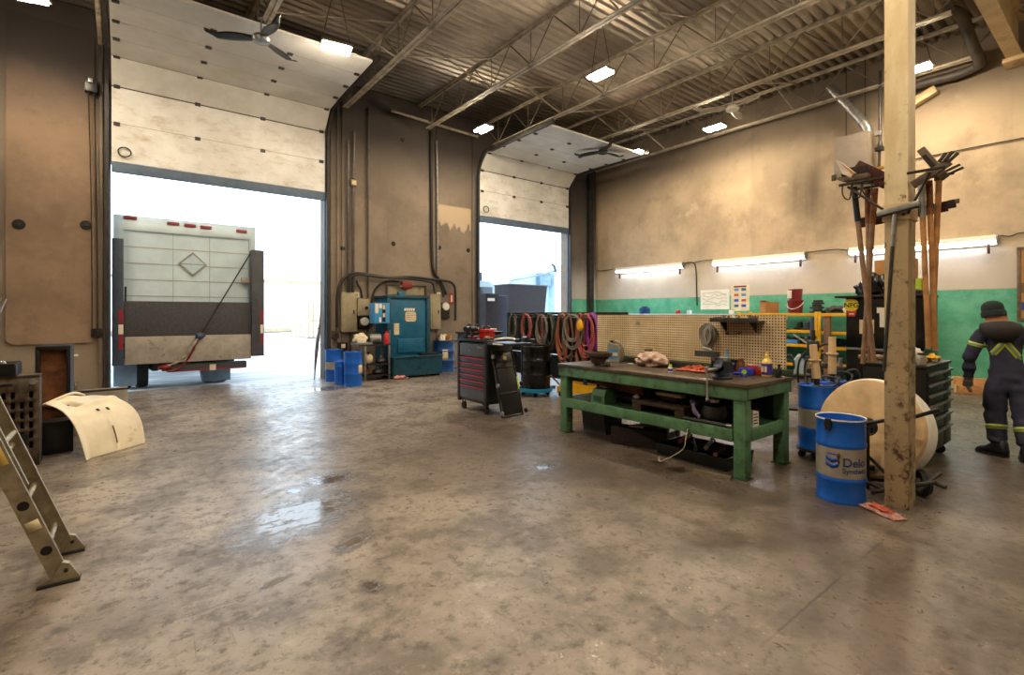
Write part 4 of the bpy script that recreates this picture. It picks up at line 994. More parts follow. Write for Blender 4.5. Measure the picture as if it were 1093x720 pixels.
    # conduits and cables on the pier
    def run(name, lab, cat, pts, r, m, d=.07):
        P = [onY(u, v, YW-d) for u, v in pts]; o = MB().tube(spline(P, 6), r, 8).build(name, m, None); tag(o, lab, cat); return o
    run('conduit', 'steel conduit rising from the tall breaker panel, left of two', 'conduit', [(371.5, 312), (371.5, 250), (371.5, 200), (371.5, 150)], .035, 'conduit', .06)
    run('conduit', 'dark conduit rising from the tall breaker panel, right of two', 'conduit', [(377, 312), (377, 250), (377, 199.5)], .036, 'conduit', .06)
    run('conduit', 'dark conduit continuing above the small white pier box', 'conduit', [(377.2, 190.5), (377.4, 165), (378, 140)], .036, 'conduit', .06)
    run('conduit', 'thin conduit climbing the seam of the broad pier panel', 'conduit', [(393, 317.5), (392.7, 280), (393, 200), (393.5, 115)], .022, 'conduit', .05)
    run('conduit', 'black conduit climbing the full pier right of the broad panel', 'conduit', [(476, 314), (470, 300), (463, 290), (461, 270), (460.5, 200), (460, 140)], .045, 'cable_black', .07)
    run('conduit', 'grey conduit climbing the pier beside the black conduit', 'conduit', [(467, 288), (467, 260), (466.5, 200), (466, 150)], .03, 'galv', .055)
    run('conduit', 'rusty conduit below the tall breaker panel', 'conduit', [(373.8, 355), (373.8, 366), (373.8, 402)], .03, 'rusty_plate', .05)
    run('cable', 'thick black cable arching over all the electrics on the pier', 'cable', [(359.6, 349), (359.8, 320), (362.5, 304), (370, 294.5), (380, 291.5), (395, 293), (415, 296), (440, 295.5), (460, 298), (478, 300), (484, 304), (486, 312), (486, 342)], .035, 'cable_black', .16)
    run('cable', 'second black cable lying under the long arching cable', 'cable', [(373, 312), (373.5, 300), (377, 294), (390, 293.5), (410, 296.2), (436, 297.2), (456, 300.2), (462, 303), (464, 313)], .028, 'cable_black', .24)
    run('cable', 'black cable loop from the pier to the teal parts washer', 'cable', [(396.5, 345), (396.5, 325), (399, 312), (406, 303), (416, 300), (426, 300.5)], .028, 'cable_black', .08)
    run('cable', 'black cable curving into the square switch box', 'cable', [(380.5, 299), (382, 304), (385, 309), (386.5, 318)], .028, 'cable_black', .08)
    run('hanging_cable', 'black cable curving into the meter beside the narrow panel', 'cable', [(466, 299.5), (469, 303), (472, 309), (473.5, 317)], .028, 'cable_black', .26)
    P = [onY(418, 118, YW-.2), onY(450, 128, YW-.2), onY(510, 146, YW-.2)]
    tag(MB().tube(P, .04, 8).build('gas_pipe', 'joist_paint', None), 'tan pipe running along the top of the pier under the roof', 'pipe')
    x0, x1, z0, z1 = rectY(412, 304, 455, 316, YW-.06); t = thing('vent_frame', 'flat beige frame on the wall behind the top of the parts washer', 'frame', ((x0+x1)/2, YW-.03, (z0+z1)/2)); w = (x1-x0)/2; h = (z1-z0)/2
    for a, b_, c, d_ in ((-w, w, h-.04, h), (-w, w, -h, -h+.04), (-w, -w+.05, -h+.041, h-.041), (w-.05, w, -h+.041, h-.041)): MB().bx(a, b_, -.05, 0, c, d_, bev=.004).build('frame_bar', 'conduit', t)
    MB().bx(-w+.05, w-.05, -.015, -.0, -h+.04, h-.04).build('panel', 'panel_beige', t)
wall_things()
def washer():
    Yf = 11.45; x0, x1, z0, z1 = rectY(416, 318, 458, 386, Yf); H = 2.02
    t = thing('parts_washer', 'tall teal steel parts washer cabinet against the pier', 'parts washer', ((x0+x1)/2, Yf, 0)); w = (x1-x0)/2; ox = t.location.x
    MB().bx(-w, w, .1, .88, .30, H-.05, bev=.012).build('cabinet', 'teal', t)
    MB().bx(-w-.03, w+.03, .04, .9, H-.05, H+.02, bev=.012).build('top', 'teal_dark', t)
    for s in (-1, 1): MB().bx(s*w-.05, s*w+.05, .03, .12, .3, H-.051, bev=.01).build('door_post', 'teal_dark', t)
    d = MB().bx(-w+.06, w-.06, .06, .099, .52, H-.10, bev=.012).build('door', 'teal', t)
    def X(u): return onY(u, 350, Yf+.06).x-ox
    def Z(u, v): return onY(u, v, Yf+.06).z
    MB().bx(X(424), X(451), .02, .059, Z(437, 376), Z(437, 361), bev=.015).build('drip_flap', 'teal', d)
    pl = MB().prism(rounded(X(432.5), X(444), Z(438, 343), Z(438, 332.5), .06), .052, .06, 'Y').build('label_plate', 'paper_old', t)
    for k in range(4): MB().bx(X(434), X(442.5)-.05*(k % 2), .048, .052, Z(438, 341.2-k*2.2), Z(438, 341.2-k*2.2)+.018).build('label_line', 'truck_bare', pl)
    for k in range(5): MB().prism([(X(431.5)+k*.06, Z(438, 331.6)), (X(431.5)+k*.06+.04, Z(438, 331.6)), (X(431.5)+k*.06+.05, Z(438, 328.6)), (X(431.5)+k*.06+.0, Z(438, 328.9))], .052, .06, 'Y').build('maker_badge', 'paper', t)
    MB().bx(X(420.5), X(426), .05, .06, Z(423, 357), Z(423, 345), bev=.003).build('sticker', 'paper_old', t)
    MB().tube([(X(414.5), .0, Z(414, 352)), (X(414.5), .0, Z(414, 366))], .025, 8).build('door_handle', 'galv', t)
    # sump tray in front
    mb = MB(); mb.prism([(-w-.02, .06), (w+.22, .06), (w+.22, .50), (-w-.02, .50)], -.28, .0, 'Y'); mb.build('sump', 'teal_dark', t)
    MB().bx(-w-.05, w+.25, -.31, .03, .50, .54, bev=.01).build('sump_rim', 'teal_dark', t)
    MB().bx(w-.35, w+.18, -.25, -.02, .54, .60, bev=.02).build('parts_basket', 'black_steel', t)
    for x in (-w, w+.1): MB().bx(x-.04, x+.1, -.2, .6, 0, .06, bev=.006).build('foot', 'black_steel', t)
    MB().bx(-w, w, .12, .86, .06, .30, bev=.01).build('tank', 'teal_dark', t)
    # control box on the side
    cx0, cx1, cz0, cz1 = rectY(400, 323, 414, 345, Yf-.02)
    b = MB().bx(cx0-ox, -w-.001, .0, .3, cz0, cz1, bev=.01).build('control_box', 'light_blue', t)
    xm = cx0-ox
    MB().bx(xm+.20, xm+.28, -.004, 0, cz0+.04, cz1-.06).build('dark_strip', 'black_steel', b)
    MB().bx(xm+.02, xm+.10, -.005, 0, cz0+.25, cz1-.02).build('label', 'paper', b); MB().bx(xm+.12, xm+.19, -.005, 0, cz1-.13, cz1-.02).build('label', 'paper', b); MB().bx(xm+.12, xm+.17, -.005, 0, cz0+.03, cz0+.15).build('label', 'paper', b)
    for z in (cz1-.11, cz0+.2): MB().bx(xm+.21, xm+.27, -.012, -.004, z-.05, z+.05, bev=.004).build('gauge', 'paper_old', b)
    MB().rod((.0, .5, H+.02), (.0, .5, H+.14), .12, .10, 16).build('vent_stub', 'teal', t)
washer()
def kegs():
    a = onZ(380, 412); drum('blue_keg', 'blue keg with a paper label, front one of the blue group by the big doorway', (a.x, a.y+.18, 0), .19, .74, 'drum_blue', None, None)
    o = bpy.data.objects['blue_keg']
    def P(u, v): 
        an = R_(-92+50*u+18); return (.1935*math.cos(an), .1935*math.sin(an), .26+.2*v)
    MB().surf(P, 6, 3).build('paper_label', 'paper_old', o, solid=.002)
    b_ = onZ(362, 407.5); drum('blue_keg', 'blue keg standing against the pier behind the smaller blue pail', (b_.x-.02, 11.85, 0), .2, .74, 'drum_blue', None, 'drum_grey')
    c = onZ(369, 411); t = thing('blue_pail', 'narrow blue pail between the two blue kegs', 'pail', (c.x-.03, c.y+.24, 0))
    MB().lathe([(0, .50), (.12, .50), (.128, .52), (.14, .515), (.135, .42), (.139, .41), (.135, .40), (.122, .01), (.125, 0), (0, 0)], 28).build('body', 'drum_blue', t)
    MB().tube([(.13*math.cos(x), .12*math.sin(x)-.02, .46-.1*math.sin(x)) for x in [PI+PI*i/14 for i in range(15)]], .005, 5).build('bail', 'galv', t)
    # bin of rags right of the washer
    p = Vector((6.99, 11.97, 0)); t = drum('blue_drum', 'blue open drum full of rags and paper right of the parts washer', tuple(p), .29, .86, 'drum_darkblue', open_top=True)
    def P2(u, v): 
        an = R_(-128+30*u); return (.2935*math.cos(an), .2935*math.sin(an), .33+.28*v)
    MB().surf(P2, 6, 3).build('paper_label', 'paper_old', t, solid=.002)
    for i, (x, y, z, r, m) in enumerate(((-.12, -.10, .88, .14, 'paper'), (.08, -.12, .90, .13, 'cardboard'), (.1, .12, .88, .14, 'paper_old'), (-.1, .12, .9, .12, 'rag_brown'))):
        c = thing('crumpled_rag', ['crumpled white paper on top of the blue rag drum, left', 'crumpled brown cardboard on top of the blue rag drum', 'crumpled tan paper at the back of the blue rag drum', 'brown rag at the back of the blue rag drum'][i], 'rag', (p.x+x, p.y+y, z-.03))
        soft('lump', m, c, (0, 0, 0), (r*.62, r*.62, r), i+3, .5, 14); bpy.data.objects[c.name].location.z += .0
        MB().surf(lambda u, v, r=r: (r*(u-.5)*1.1, -r*.5+.03*math.sin(u*9), r*.4+r*.9*v*(.6+.4*math.sin(u*7))), 8, 4).build('loose_corner', m, c, solid=.003)
    # small open shelf unit with bits
    q = onZ(391, 405.5); t = thing('shelf_unit', 'small open steel shelf unit loaded with parts left of the parts washer', 'shelf', (4.78, 11.3, 0)); w = .30
    for x in (-w, w):
        for y in (0, .4): MB().bx(x-.02, x+.02, y-.02, y+.02, 0, .84, bev=.004).build('post', 'galv', t)
    for z in (.10, .36, .82): MB().bx(-w-.02, w+.02, -.02, .42, z, z+.03, bev=.005).build('shelf', 'dark_steel', t)
    bx = onY(378, 372, 11.3)
    for i, (x, y, z, kind) in enumerate(((-.32, .1, .85, 'tray'), (.0, .15, .85, 'pack'), (.25, .05, .85, 'can'), (-.17, .12, .39, 'jug'), (.15, .15, .39, 'gear'), (.07, .15, .13, 'gear'), (-.18, .2, .14, 'can'))):
        L = (4.78+x, 11.3+y, z+.003)
        if kind == 'tray':
            c = thing('parts_tray', 'grey tray of parts overhanging the left end of the small shelf unit', 'tray', L)
            MB().bx(-.22, .2, -.1, .2, 0, .05, bev=.01).build('pan', 'galv', c); MB().ball((-.05, .05, .14), (.18, .13, .12), 16, .5, 4).build('parts', 'paper_old', c); MB().bx(-.16, .06, -.08, -.06, .05, .16, bev=.01).build('carton', 'paper', c)
        elif kind == 'pack':
            c = thing('air_filter', 'dented grey filter on top of the small shelf unit', 'filter', L); MB().rod((-.1, .1, .13), (.16, .05, .13), .12, n=20).build('canister', 'galv', c); MB().rod((-.16, .11, .13), (-.1, .1, .13), .05, n=12).build('spigot', 'dark_steel', c)
        elif kind == 'can':
            c = thing('spray_can', 'red can on top of the small shelf unit' if z > .5 else 'brown can on the bottom shelf of the small shelf unit', 'can', L); m = 'red_paint' if z > .5 else 'rust'
            hh = .26 if z > .5 else .15
            MB().lathe([(0, hh), (.05, hh), (.07, hh-.03), (.07, .0), (0, 0)], 20).build('body', m, c); MB().rod((0, 0, hh), (0, 0, hh+.05), .03, n=12).build('cap', 'black_steel' if z < .5 else 'red_paint', c)
        elif kind == 'jug':
            c = thing('oil_jug', 'tan jug on the middle shelf of the small shelf unit', 'jug', L); MB().ball((0, 0, .12), (.11, .09, .12), 16).build('body', 'paper_old', c); MB().rod((0, 0, .23), (0, 0, .28), .03, n=12).build('cap', 'black_steel', c)
        else:
            c = thing('gear_casting', 'dark gear casting on the %s shelf of the small shelf unit' % ('middle' if z > .3 else 'bottom'), 'casting', L)
            MB().lathe([(.03, 0), (.10, 0), (.13, .05), (.10, .11), (.03, .13)], 16, close=True).build('gear', 'cast_iron', c); MB().rod((0, 0, 0), (0, 0, .17), .025, n=10).build('shaft', 'galv', c)
    r = onZ(425, 404); c = thing('floor_rag', 'crumpled pink rag on the floor before the parts washer', 'rag', (r.x, r.y-.05, 0)); soft('cloth', 'rag_pink', c, (0, 0, .035), (.17, .1, .06), 8, .8, 18); MB().surf(lambda u, v: (.12+.12*u, -.05+.1*v, .02+.015*math.sin(u*9+v*5)), 6, 4).build('fold', 'rag_pink', c, solid=.006)
kegs()
# ================================================================= TOOL CART + CREEPER + BLACK DRUM
def tool_cart():
    t = thing('tool_cart', 'dark grey drawer cart with red trimmed drawers in the middle of the floor', 'tool cart', (4.47, 6.74, 0)); W = .39; D = .52; zb, zt = .16, 1.12
    MB().bx(0, D, -W, W, zb, zt, bev=.01).build('body', 'tool_black', t)
    for s in (-1, 1): MB().bx(-.025, .03, s*W-.035, s*W+.035, zb-.02, zt+.02, bev=.01).build('corner_post', 'tool_black', t)
    d = MB().bx(-.02, .0, -W+.04, W-.04, zt-.22, zt-.02, bev=.006).build('upper_door', 'tool_graphite', t)
    MB().rod((-.026, .05, zt-.12), (-.018, .05, zt-.12), .018, n=14).build('lock', 'chrome', d)
    MB().bx(-.026, -.02, -W+.08, -W+.22, zt-.075, zt-.055, bev=.003).build('badge', 'galv', d)
    zs = [zt-.24-k*.093 for k in range(7)]; zs[-1] = zb+.04
    for k in range(6):
        z1, z0 = zs[k], (zs[k+1]+.012)
        dr = MB().bx(-.02, .0, -W+.045, W-.045, z0, z1-.012, bev=.005).build('drawer', 'tool_graphite', t)
        MB().bx(-.038, -.012, -W+.05, W-.05, z1-.016, z1-.002, bev=.004).build('pull', 'red_trim', dr)
    MB().bx(-.03, D+.03, -W-.04, W+.04, zt+.02, zt+.045, bev=.008).build('top', 'tool_black', t)
    for a, b_, c, d_ in ((-.03, -.015, -W-.04, W+.04), (D+.015, D+.03, -W-.04, W+.04)): MB().bx(a, b_, c, d_, zt+.045, zt+.065, bev=.003).build('top_lip', 'tool_black', t)
    s = MB().bx(-.02, .42, -W-.62, -W-.045, zt-.01, zt+.03, bev=.008).build('side_tray', 'tool_black', t)
    MB().bx(-.026, -.02, -W-.45, -W-.2, zt-.0, zt+.02, bev=.002).build('tray_label', 'paper', s)
    s2 = MB().bx(.0, .40, W+.045, W+.28, zt-.02, zt+.03, bev=.008).build('side_tray', 'tool_graphite', t)
    for x, y in ((.05, -W+.06), (.05, W-.06), (D-.06, -W+.06), (D-.06, W-.06)): caster(t, (x, y, zb), .058)
    MB().tube(spline([(.1, -W-.0, zt-.15), (.1, -W-.06, zt-.16), (.4, -W-.06, zt-.16), (.4, -W-.0, zt-.15)], 4), .014, 8).build('push_bar', 'tool_black', t)
    # things on top
    zt2 = zt+.0455; cx = 4.47
    def item(n, l, c, x, y, rz=0): return thing(n, l, c, (cx+x, 6.74+y, zt2), rz)
    for i, (x, y, rz) in enumerate(((.12, .33, .6), (.38, .24, 1.9), (.13, .16, .2))):
        c = item('impact_wrench', ['black impact wrench on the cart, nearest the doorway', 'black impact wrench on the cart beside the red case', 'black impact wrench at the rear edge of the cart'][i], 'power tool', x, y, rz)
        MB().rod((-.09, 0, .17), (.06, 0, .17), .042, n=16).build('motor', 'tool_black', c); MB().rod((.06, 0, .17), (.11, 0, .17), .03, .018, 14).build('nose', 'galv', c)
        MB().tube(spline([(-.02, 0, .14), (-.035, 0, .07), (-.03, 0, .03)], 4), .026, 10).build('grip', 'tool_black', c); MB().bx(-.075, .045, -.04, .04, 0, .05, bev=.012).build('battery', 'dark_red' if i == 2 else 'tool_black', c)
    c = item('tool_case', 'red tool case on the dark grey drawer cart', 'case', .30, .02, .25); MB().bx(-.08, .08, -.11, .11, 0, .17, bev=.02).build('body', 'red_paint', c); MB().bx(-.083, .083, -.113, .113, .11, .12).build('seam', 'black_steel', c); MB().tube(spline([(0, -.06, .17), (0, -.05, .21), (0, .05, .21), (0, .06, .17)], 4), .011, 8).build('handle', 'black_steel', c)
    c = item('work_glove', 'tan work glove lying on the drawer cart', 'glove', .14, -.22, .4); soft('palm', 'rag_brown', c, (0, 0, .025), (.07, .06, .04), 6, .5, 14)
    for k in range(4): MB().tube(spline([(.04, -.045+.03*k, .03), (.09, -.05+.033*k, .035), (.12, -.05+.034*k, .02)], 4), .014, 8).build('finger', 'rag_brown', c)
    c = thing('air_tool', 'pale curved air tool lying on the right tray of the drawer cart', 'power tool', (4.62, 6.10, zt+.0305), .3); MB().tube(spline([(-.1, .1, .03), (.0, 0, .05), (.05, -.12, .045), (.02, -.22, .03)], 6), lambda q: .022+.012*math.sin(q*PI), 10).build('body', 'galv', c); MB().rod((.02, -.22, .03), (.0, -.30, .035), .03, n=12).build('head', 'tool_black', c)
    c = thing('drill', 'black drill lying at the right end of the drawer cart tray', 'power tool', (4.80, 5.80, zt+.0305), 1.2); MB().rod((-.1, 0, .05), (.08, 0, .05), .045, n=14).build('motor', 'tool_black', c); MB().rod((.08, 0, .05), (.14, 0, .05), .025, n=12).build('chuck', 'galv', c); MB().box((-.06, -.07, .035), (.06, .14, .05), bev=.015).build('grip', 'tool_black', c)
    # creeper leaning on the side of the cart
    r = thing('mechanic_creeper', 'black mechanic creeper standing on end against the drawer cart', 'creeper', (4.70, 5.97, 0), R_(0)); tilt = Matrix.Rotation(R_(-16), 4, 'X')
    def part(nm, m, fn, par=None):
        mb = MB(); mb.M = tilt; fn(mb); return mb.build(nm, m, par or r)
    part('pad', 'black_steel', lambda b: b.bx(-.17, .17, -.02, .02, .05, 1.02, bev=.015))
    part('head_rest', 'tool_black', lambda b: b.bx(-.15, .15, -.045, -.02, .86, 1.0, bev=.012))
    for s in (-1, 1): part('side_rail', 'dark_steel', lambda b: b.rod((s*.2, 0, .02), (s*.2, 0, 1.05), .016, n=10))
    for z in (.03, .38, .78, 1.05): part('cross_rail', 'dark_steel', lambda b: b.rod((-.2, -.024 if .1 < z < 1 else 0, z), (.2, -.024 if .1 < z < 1 else 0, z), .012, n=8))
    for s in (-1, 1):
        for z in (.08, .5, .95):
            part('caster', 'galv' if s < 0 else 'rubber', lambda b: b.rod((s*.21-.012+.02*s, -.06, z), (s*.21+.012+.02*s, -.06, z), .034, n=14))
    part('sticker', 'yellow_cap', lambda b: b.bx(-.03, .03, -.049, -.046, .89, .95))
    part('warning_strip', 'hivis', lambda b: b.bx(.185, .215, -.018, -.0165, .42, .62))
tool_cart()
def black_drum():
    c = (6.36, 7.36)
    d = thing('drum_dolly', 'blue wheeled dolly under the black drum', 'dolly', (c[0], c[1], 0))
    MB().lathe([(.27, .085), (.325, .085), (.33, .10), (.33, .155), (.315, .155), (.31, .11), (.27, .11)], 40, close=True).build('ring', 'dolly_blue', d)
    for a in (0, PI/2): 
        mb = MB(); mb.M = Matrix.Rotation(a, 4, 'Z'); mb.bx(-.27, .27, -.03, .03, .085, .109 if a else .108, bev=.004); mb.build('cross_bar', 'dolly_blue', d)
    for k in range(4): caster(d, (.24*math.cos(PI/4+k*PI/2), .24*math.sin(PI/4+k*PI/2), .085), .038)
    drum('black_drum', 'black steel drum on the blue dolly beside the drawer cart', (c[0], c[1], .111), .287, .86, 'black_gloss', open_top=True)
    y = thing('floor_jack', 'yellow trolley floor jack on the floor right of the black drum', 'floor jack', (7.0, 6.75, 0), R_(-52))
    MB().prism([(-.45, .06), (.4, .06), (.45, .14), (.35, .20), (-.2, .26), (-.45, .18)], -.16, -.13, 'Y').build('side_plate', 'yellow_paint', y); MB().prism([(-.45, .06), (.4, .06), (.45, .14), (.35, .20), (-.2, .26), (-.45, .18)], .13, .16, 'Y').build('side_plate', 'yellow_paint', y)
    MB().bx(-.42, -.1, -.13, .13, .1, .2, bev=.02).build('pump', 'yellow_paint', y); MB().bx(-.1, .36, -.07, .07, .12, .19, bev=.015).build('lift_arm', 'black_steel', y); MB().rod((.36, 0, .15), (.36, 0, .25), .07, n=18).build('saddle', 'dark_steel', y)
    for x in (-.36, .36):
        for s in (-1, 1): MB().rod((x, s*.17, .055), (x, s*.215, .055), .055, n=18).build('wheel', 'rubber', y)
    MB().rod((-.42, 0, .2), (-.75, 0, .52), .018, n=10).build('handle', 'galv', y)
    b = thing('kit_box', 'pale blue boxed kit on the floor behind the yellow floor jack', 'box', (8.05, 6.15, 0), R_(-52)); MB().bx(-.4, .4, -.15, .15, 0, .30, bev=.01).build('box', 'dark_steel', b); MB().bx(-.41, .41, -.16, .16, .30, .36, bev=.01).build('lid', 'rig_blue', b)
black_drum()
# ================================================================= HOSE RACK
def hose_rack():
    X = 7.0; y0 = onX(636, 336, X).y-.7; y1 = onX(541, 334, X).y; H = 1.60
    t = thing('hose_rack', 'long dark rack hung with coiled hoses and leads before the small doorway', 'rack', (X, (y0+y1)/2, 0)); L = (y1-y0)/2
    for y in (-L+.03, -L*.42, L*.25, L-.03): MB().bx(.0, .06, y-.03, y+.03, 0, H, bev=.006).build('post', 'teal_dark', t); MB().bx(-.25, .3, y-.028, y+.028, 0, .05, bev=.006).build('foot', 'teal_dark', t)
    MB().bx(-.0, .08, -L, L, H-.03, H+.02, bev=.008).build('top_rail', 'dark_steel', t)
    MB().bx(.062, .075, -L, L, .75, H-.04).build('board', 'black_steel', t)
    MB().bx(.062, .075, -L, L, .25, .74).build('shade_sheet', 'black_steel', t)  # black sheet added as the darkness behind the hoses, not a rack part
    ns = 13
    spec = [('hose_green', .13, .28, 5, .013), ('hose_dark', .14, .32, 5, .012), ('hose_brown', .15, .30, 5, .014), ('hose_red', .17, .28, 5, .012), ('hose_dark', .18, .33, 6, .013), ('hose_grey', .18, .30, 6, .011), ('hose_dark', .14, .38, 5, .014), ('hose_green', .12, .40, 5, .013),
            ('hose_orange', .17, .46, 6, .016), ('hose_brown', .15, .50, 5, .014), ('hose_grey', .27, .33, 8, .014), ('hose_orange', .13, .54, 5, .013), ('hose_red', .22, .40, 6, .015), ('hose_purple', .14, .34, 5, .022),
            ('hose_grey', .12, .26, 4, .010), ('hose_brown', .11, .36, 4, .013), ('hose_dark', .13, .42, 4, .014), ('hose_red', .10, .30, 4, .011), ('hose_grey', .13, .44, 5, .012), ('hose_dark', .16, .52, 5, .014), ('hose_brown', .12, .48, 4, .015)]
    names = ['green', 'thin black', 'brown', 'dull red', 'wide black', 'pale grey', 'long black', 'dark green', 'fat orange', 'long brown', 'wide pale grey round', 'long thin orange', 'red', 'purple', 'small grey', 'narrow brown', 'black', 'thin red', 'long grey', 'longest black', 'stiff brown']
    us = [546, 553, 561, 569, 577, 585, 592, 598, 605, 611, 618, 624, 632, 637, 549.5, 565, 573, 581, 588.5, 614, 628]
    where = ['at its far end', 'second from its far end', 'left of the dull red coil', 'a quarter of the way along', 'right of the dull red coil', 'left of its middle', 'in its middle', 'just past its middle', 'left of the wide pale round coil', 'tucked behind the wide pale round coil', 'with a yellow plug', 'right below the pale round coil', 'at its near end by the pegboard', 'half hidden behind the pegboard',
             'close to its far end', 'beside the dull red coil', 'behind the wide black coil', 'near the pale grey coil', 'just left of its middle', 'hanging low behind the fat orange coil', 'between the pale round coil and the red coil']
    LAY = {10: 3, 8: 2, 12: 3, 3: 3, 4: 2, 5: 3}
    rank = {i: k for k, i in enumerate(sorted(range(len(us)), key=lambda q: us[q]))}
    for i, ((m, w, h, lp, r), n, u) in enumerate(zip(spec, names, us)):
        y = onX(u, 350, X-.07).y; xo = X-.085-.058*LAY.get(i, rank[i] % 3)
        MB().rod((0.0, y-(y0+y1)/2, H-.095), (-.085-.058*LAY.get(i, rank[i] % 3)-.05, y-(y0+y1)/2, H-.075), .006, n=6).build('hook', 'galv', t)
        coil('hanging_hose', '%s coil on the hose rack, %s' % (n, where[i]), (xo, y, H-.066-h), w, h, lp, r, m, 'coils on the hose rack', 'X', i)
    y = onX(619, 347, X-.36).y; o = MB(); o.ball((0, 0, 0), (.05, .07, .11), 14, .3, 4); o = o.build('yellow_plug', 'yellow_paint', None); o.location = (X-.36, y, onX(619, 347, X-.34).z); tag(o, 'yellow cable plug hanging in the pale grey round coil', 'plug')
hose_rack()
# ================================================================= WORKBENCH
BX0, BX1, BY0, BY1, BZ = 4.64, 5.64, 2.32, 4.92, .92
def workbench():
    t = thing('workbench', 'heavy green steel workbench with a worn dark top', 'workbench', ((BX0+BX1)/2, (BY0+BY1)/2, 0)); w, l = (BX1-BX0)/2, (BY1-BY0)/2
    MB().bx(-w, w, -l, l, BZ-.04, BZ, bev=.006).build('top', 'bench_top', t)
    for s in (-1, 1): MB().bx(s*(w-.01)-.03*(s > 0), s*(w-.01)+.03*(s < 0), -l+.012, l-.012, BZ-.16, BZ-.041, bev=.006).build('apron', 'bench_green', t)
    for s in (-1, 1): MB().bx(-w+.045, w-.045, s*(l-.012)-.03*(s > 0), s*(l-.012)+.03*(s < 0), BZ-.15, BZ-.041, bev=.006).build('apron', 'bench_green', t)
    for sx in (-1, 1):
        for sy in (-1, 1):
            x, y = sx*(w-.085), sy*(l-.09); g = MB().bx(x-.06, x+.06, y-.06, y+.06, .012, BZ-.161, bev=.012).build('leg', 'bench_green', t)
            MB().bx(x-.075, x+.075, y-.075, y+.075, 0, .012, bev=.004).build('foot_plate', 'bench_green_dark', g)
    for s in (-1, 1): MB().bx(s*(w-.03)-.02, s*(w-.03)+.02, -l+.155, l-.155, .35, .47, bev=.006).build('shelf_rail', 'bench_green', t)
    for s in (-1, 1): MB().bx(-w+.15, w-.15, s*(l-.06)-.02, s*(l-.06)+.02, .35, .47, bev=.006).build('shelf_rail', 'bench_green', t)
    MB().bx(-w+.055, w-.055, -l+.085, l-.085, .44, .46).build('shelf', 'bench_green_dark', t)
    MB().bx(w-.05, w-.041, -l+.16, l-.16, .471, BZ-.161).build('back_sheet', 'bench_green_dark', t)
    MB().bx(w-.02, w, -l, l, BZ+.0005, BZ+.07, bev=.004).build('back_lip', 'bench_green_dark', t)
workbench()
def on_bench(u, v, xm=5.45):
    p = onZ(u, v, BZ)
    if p.x > xm: p = onX(u, v, xm)
    p.z = BZ+.001; return tuple(p)
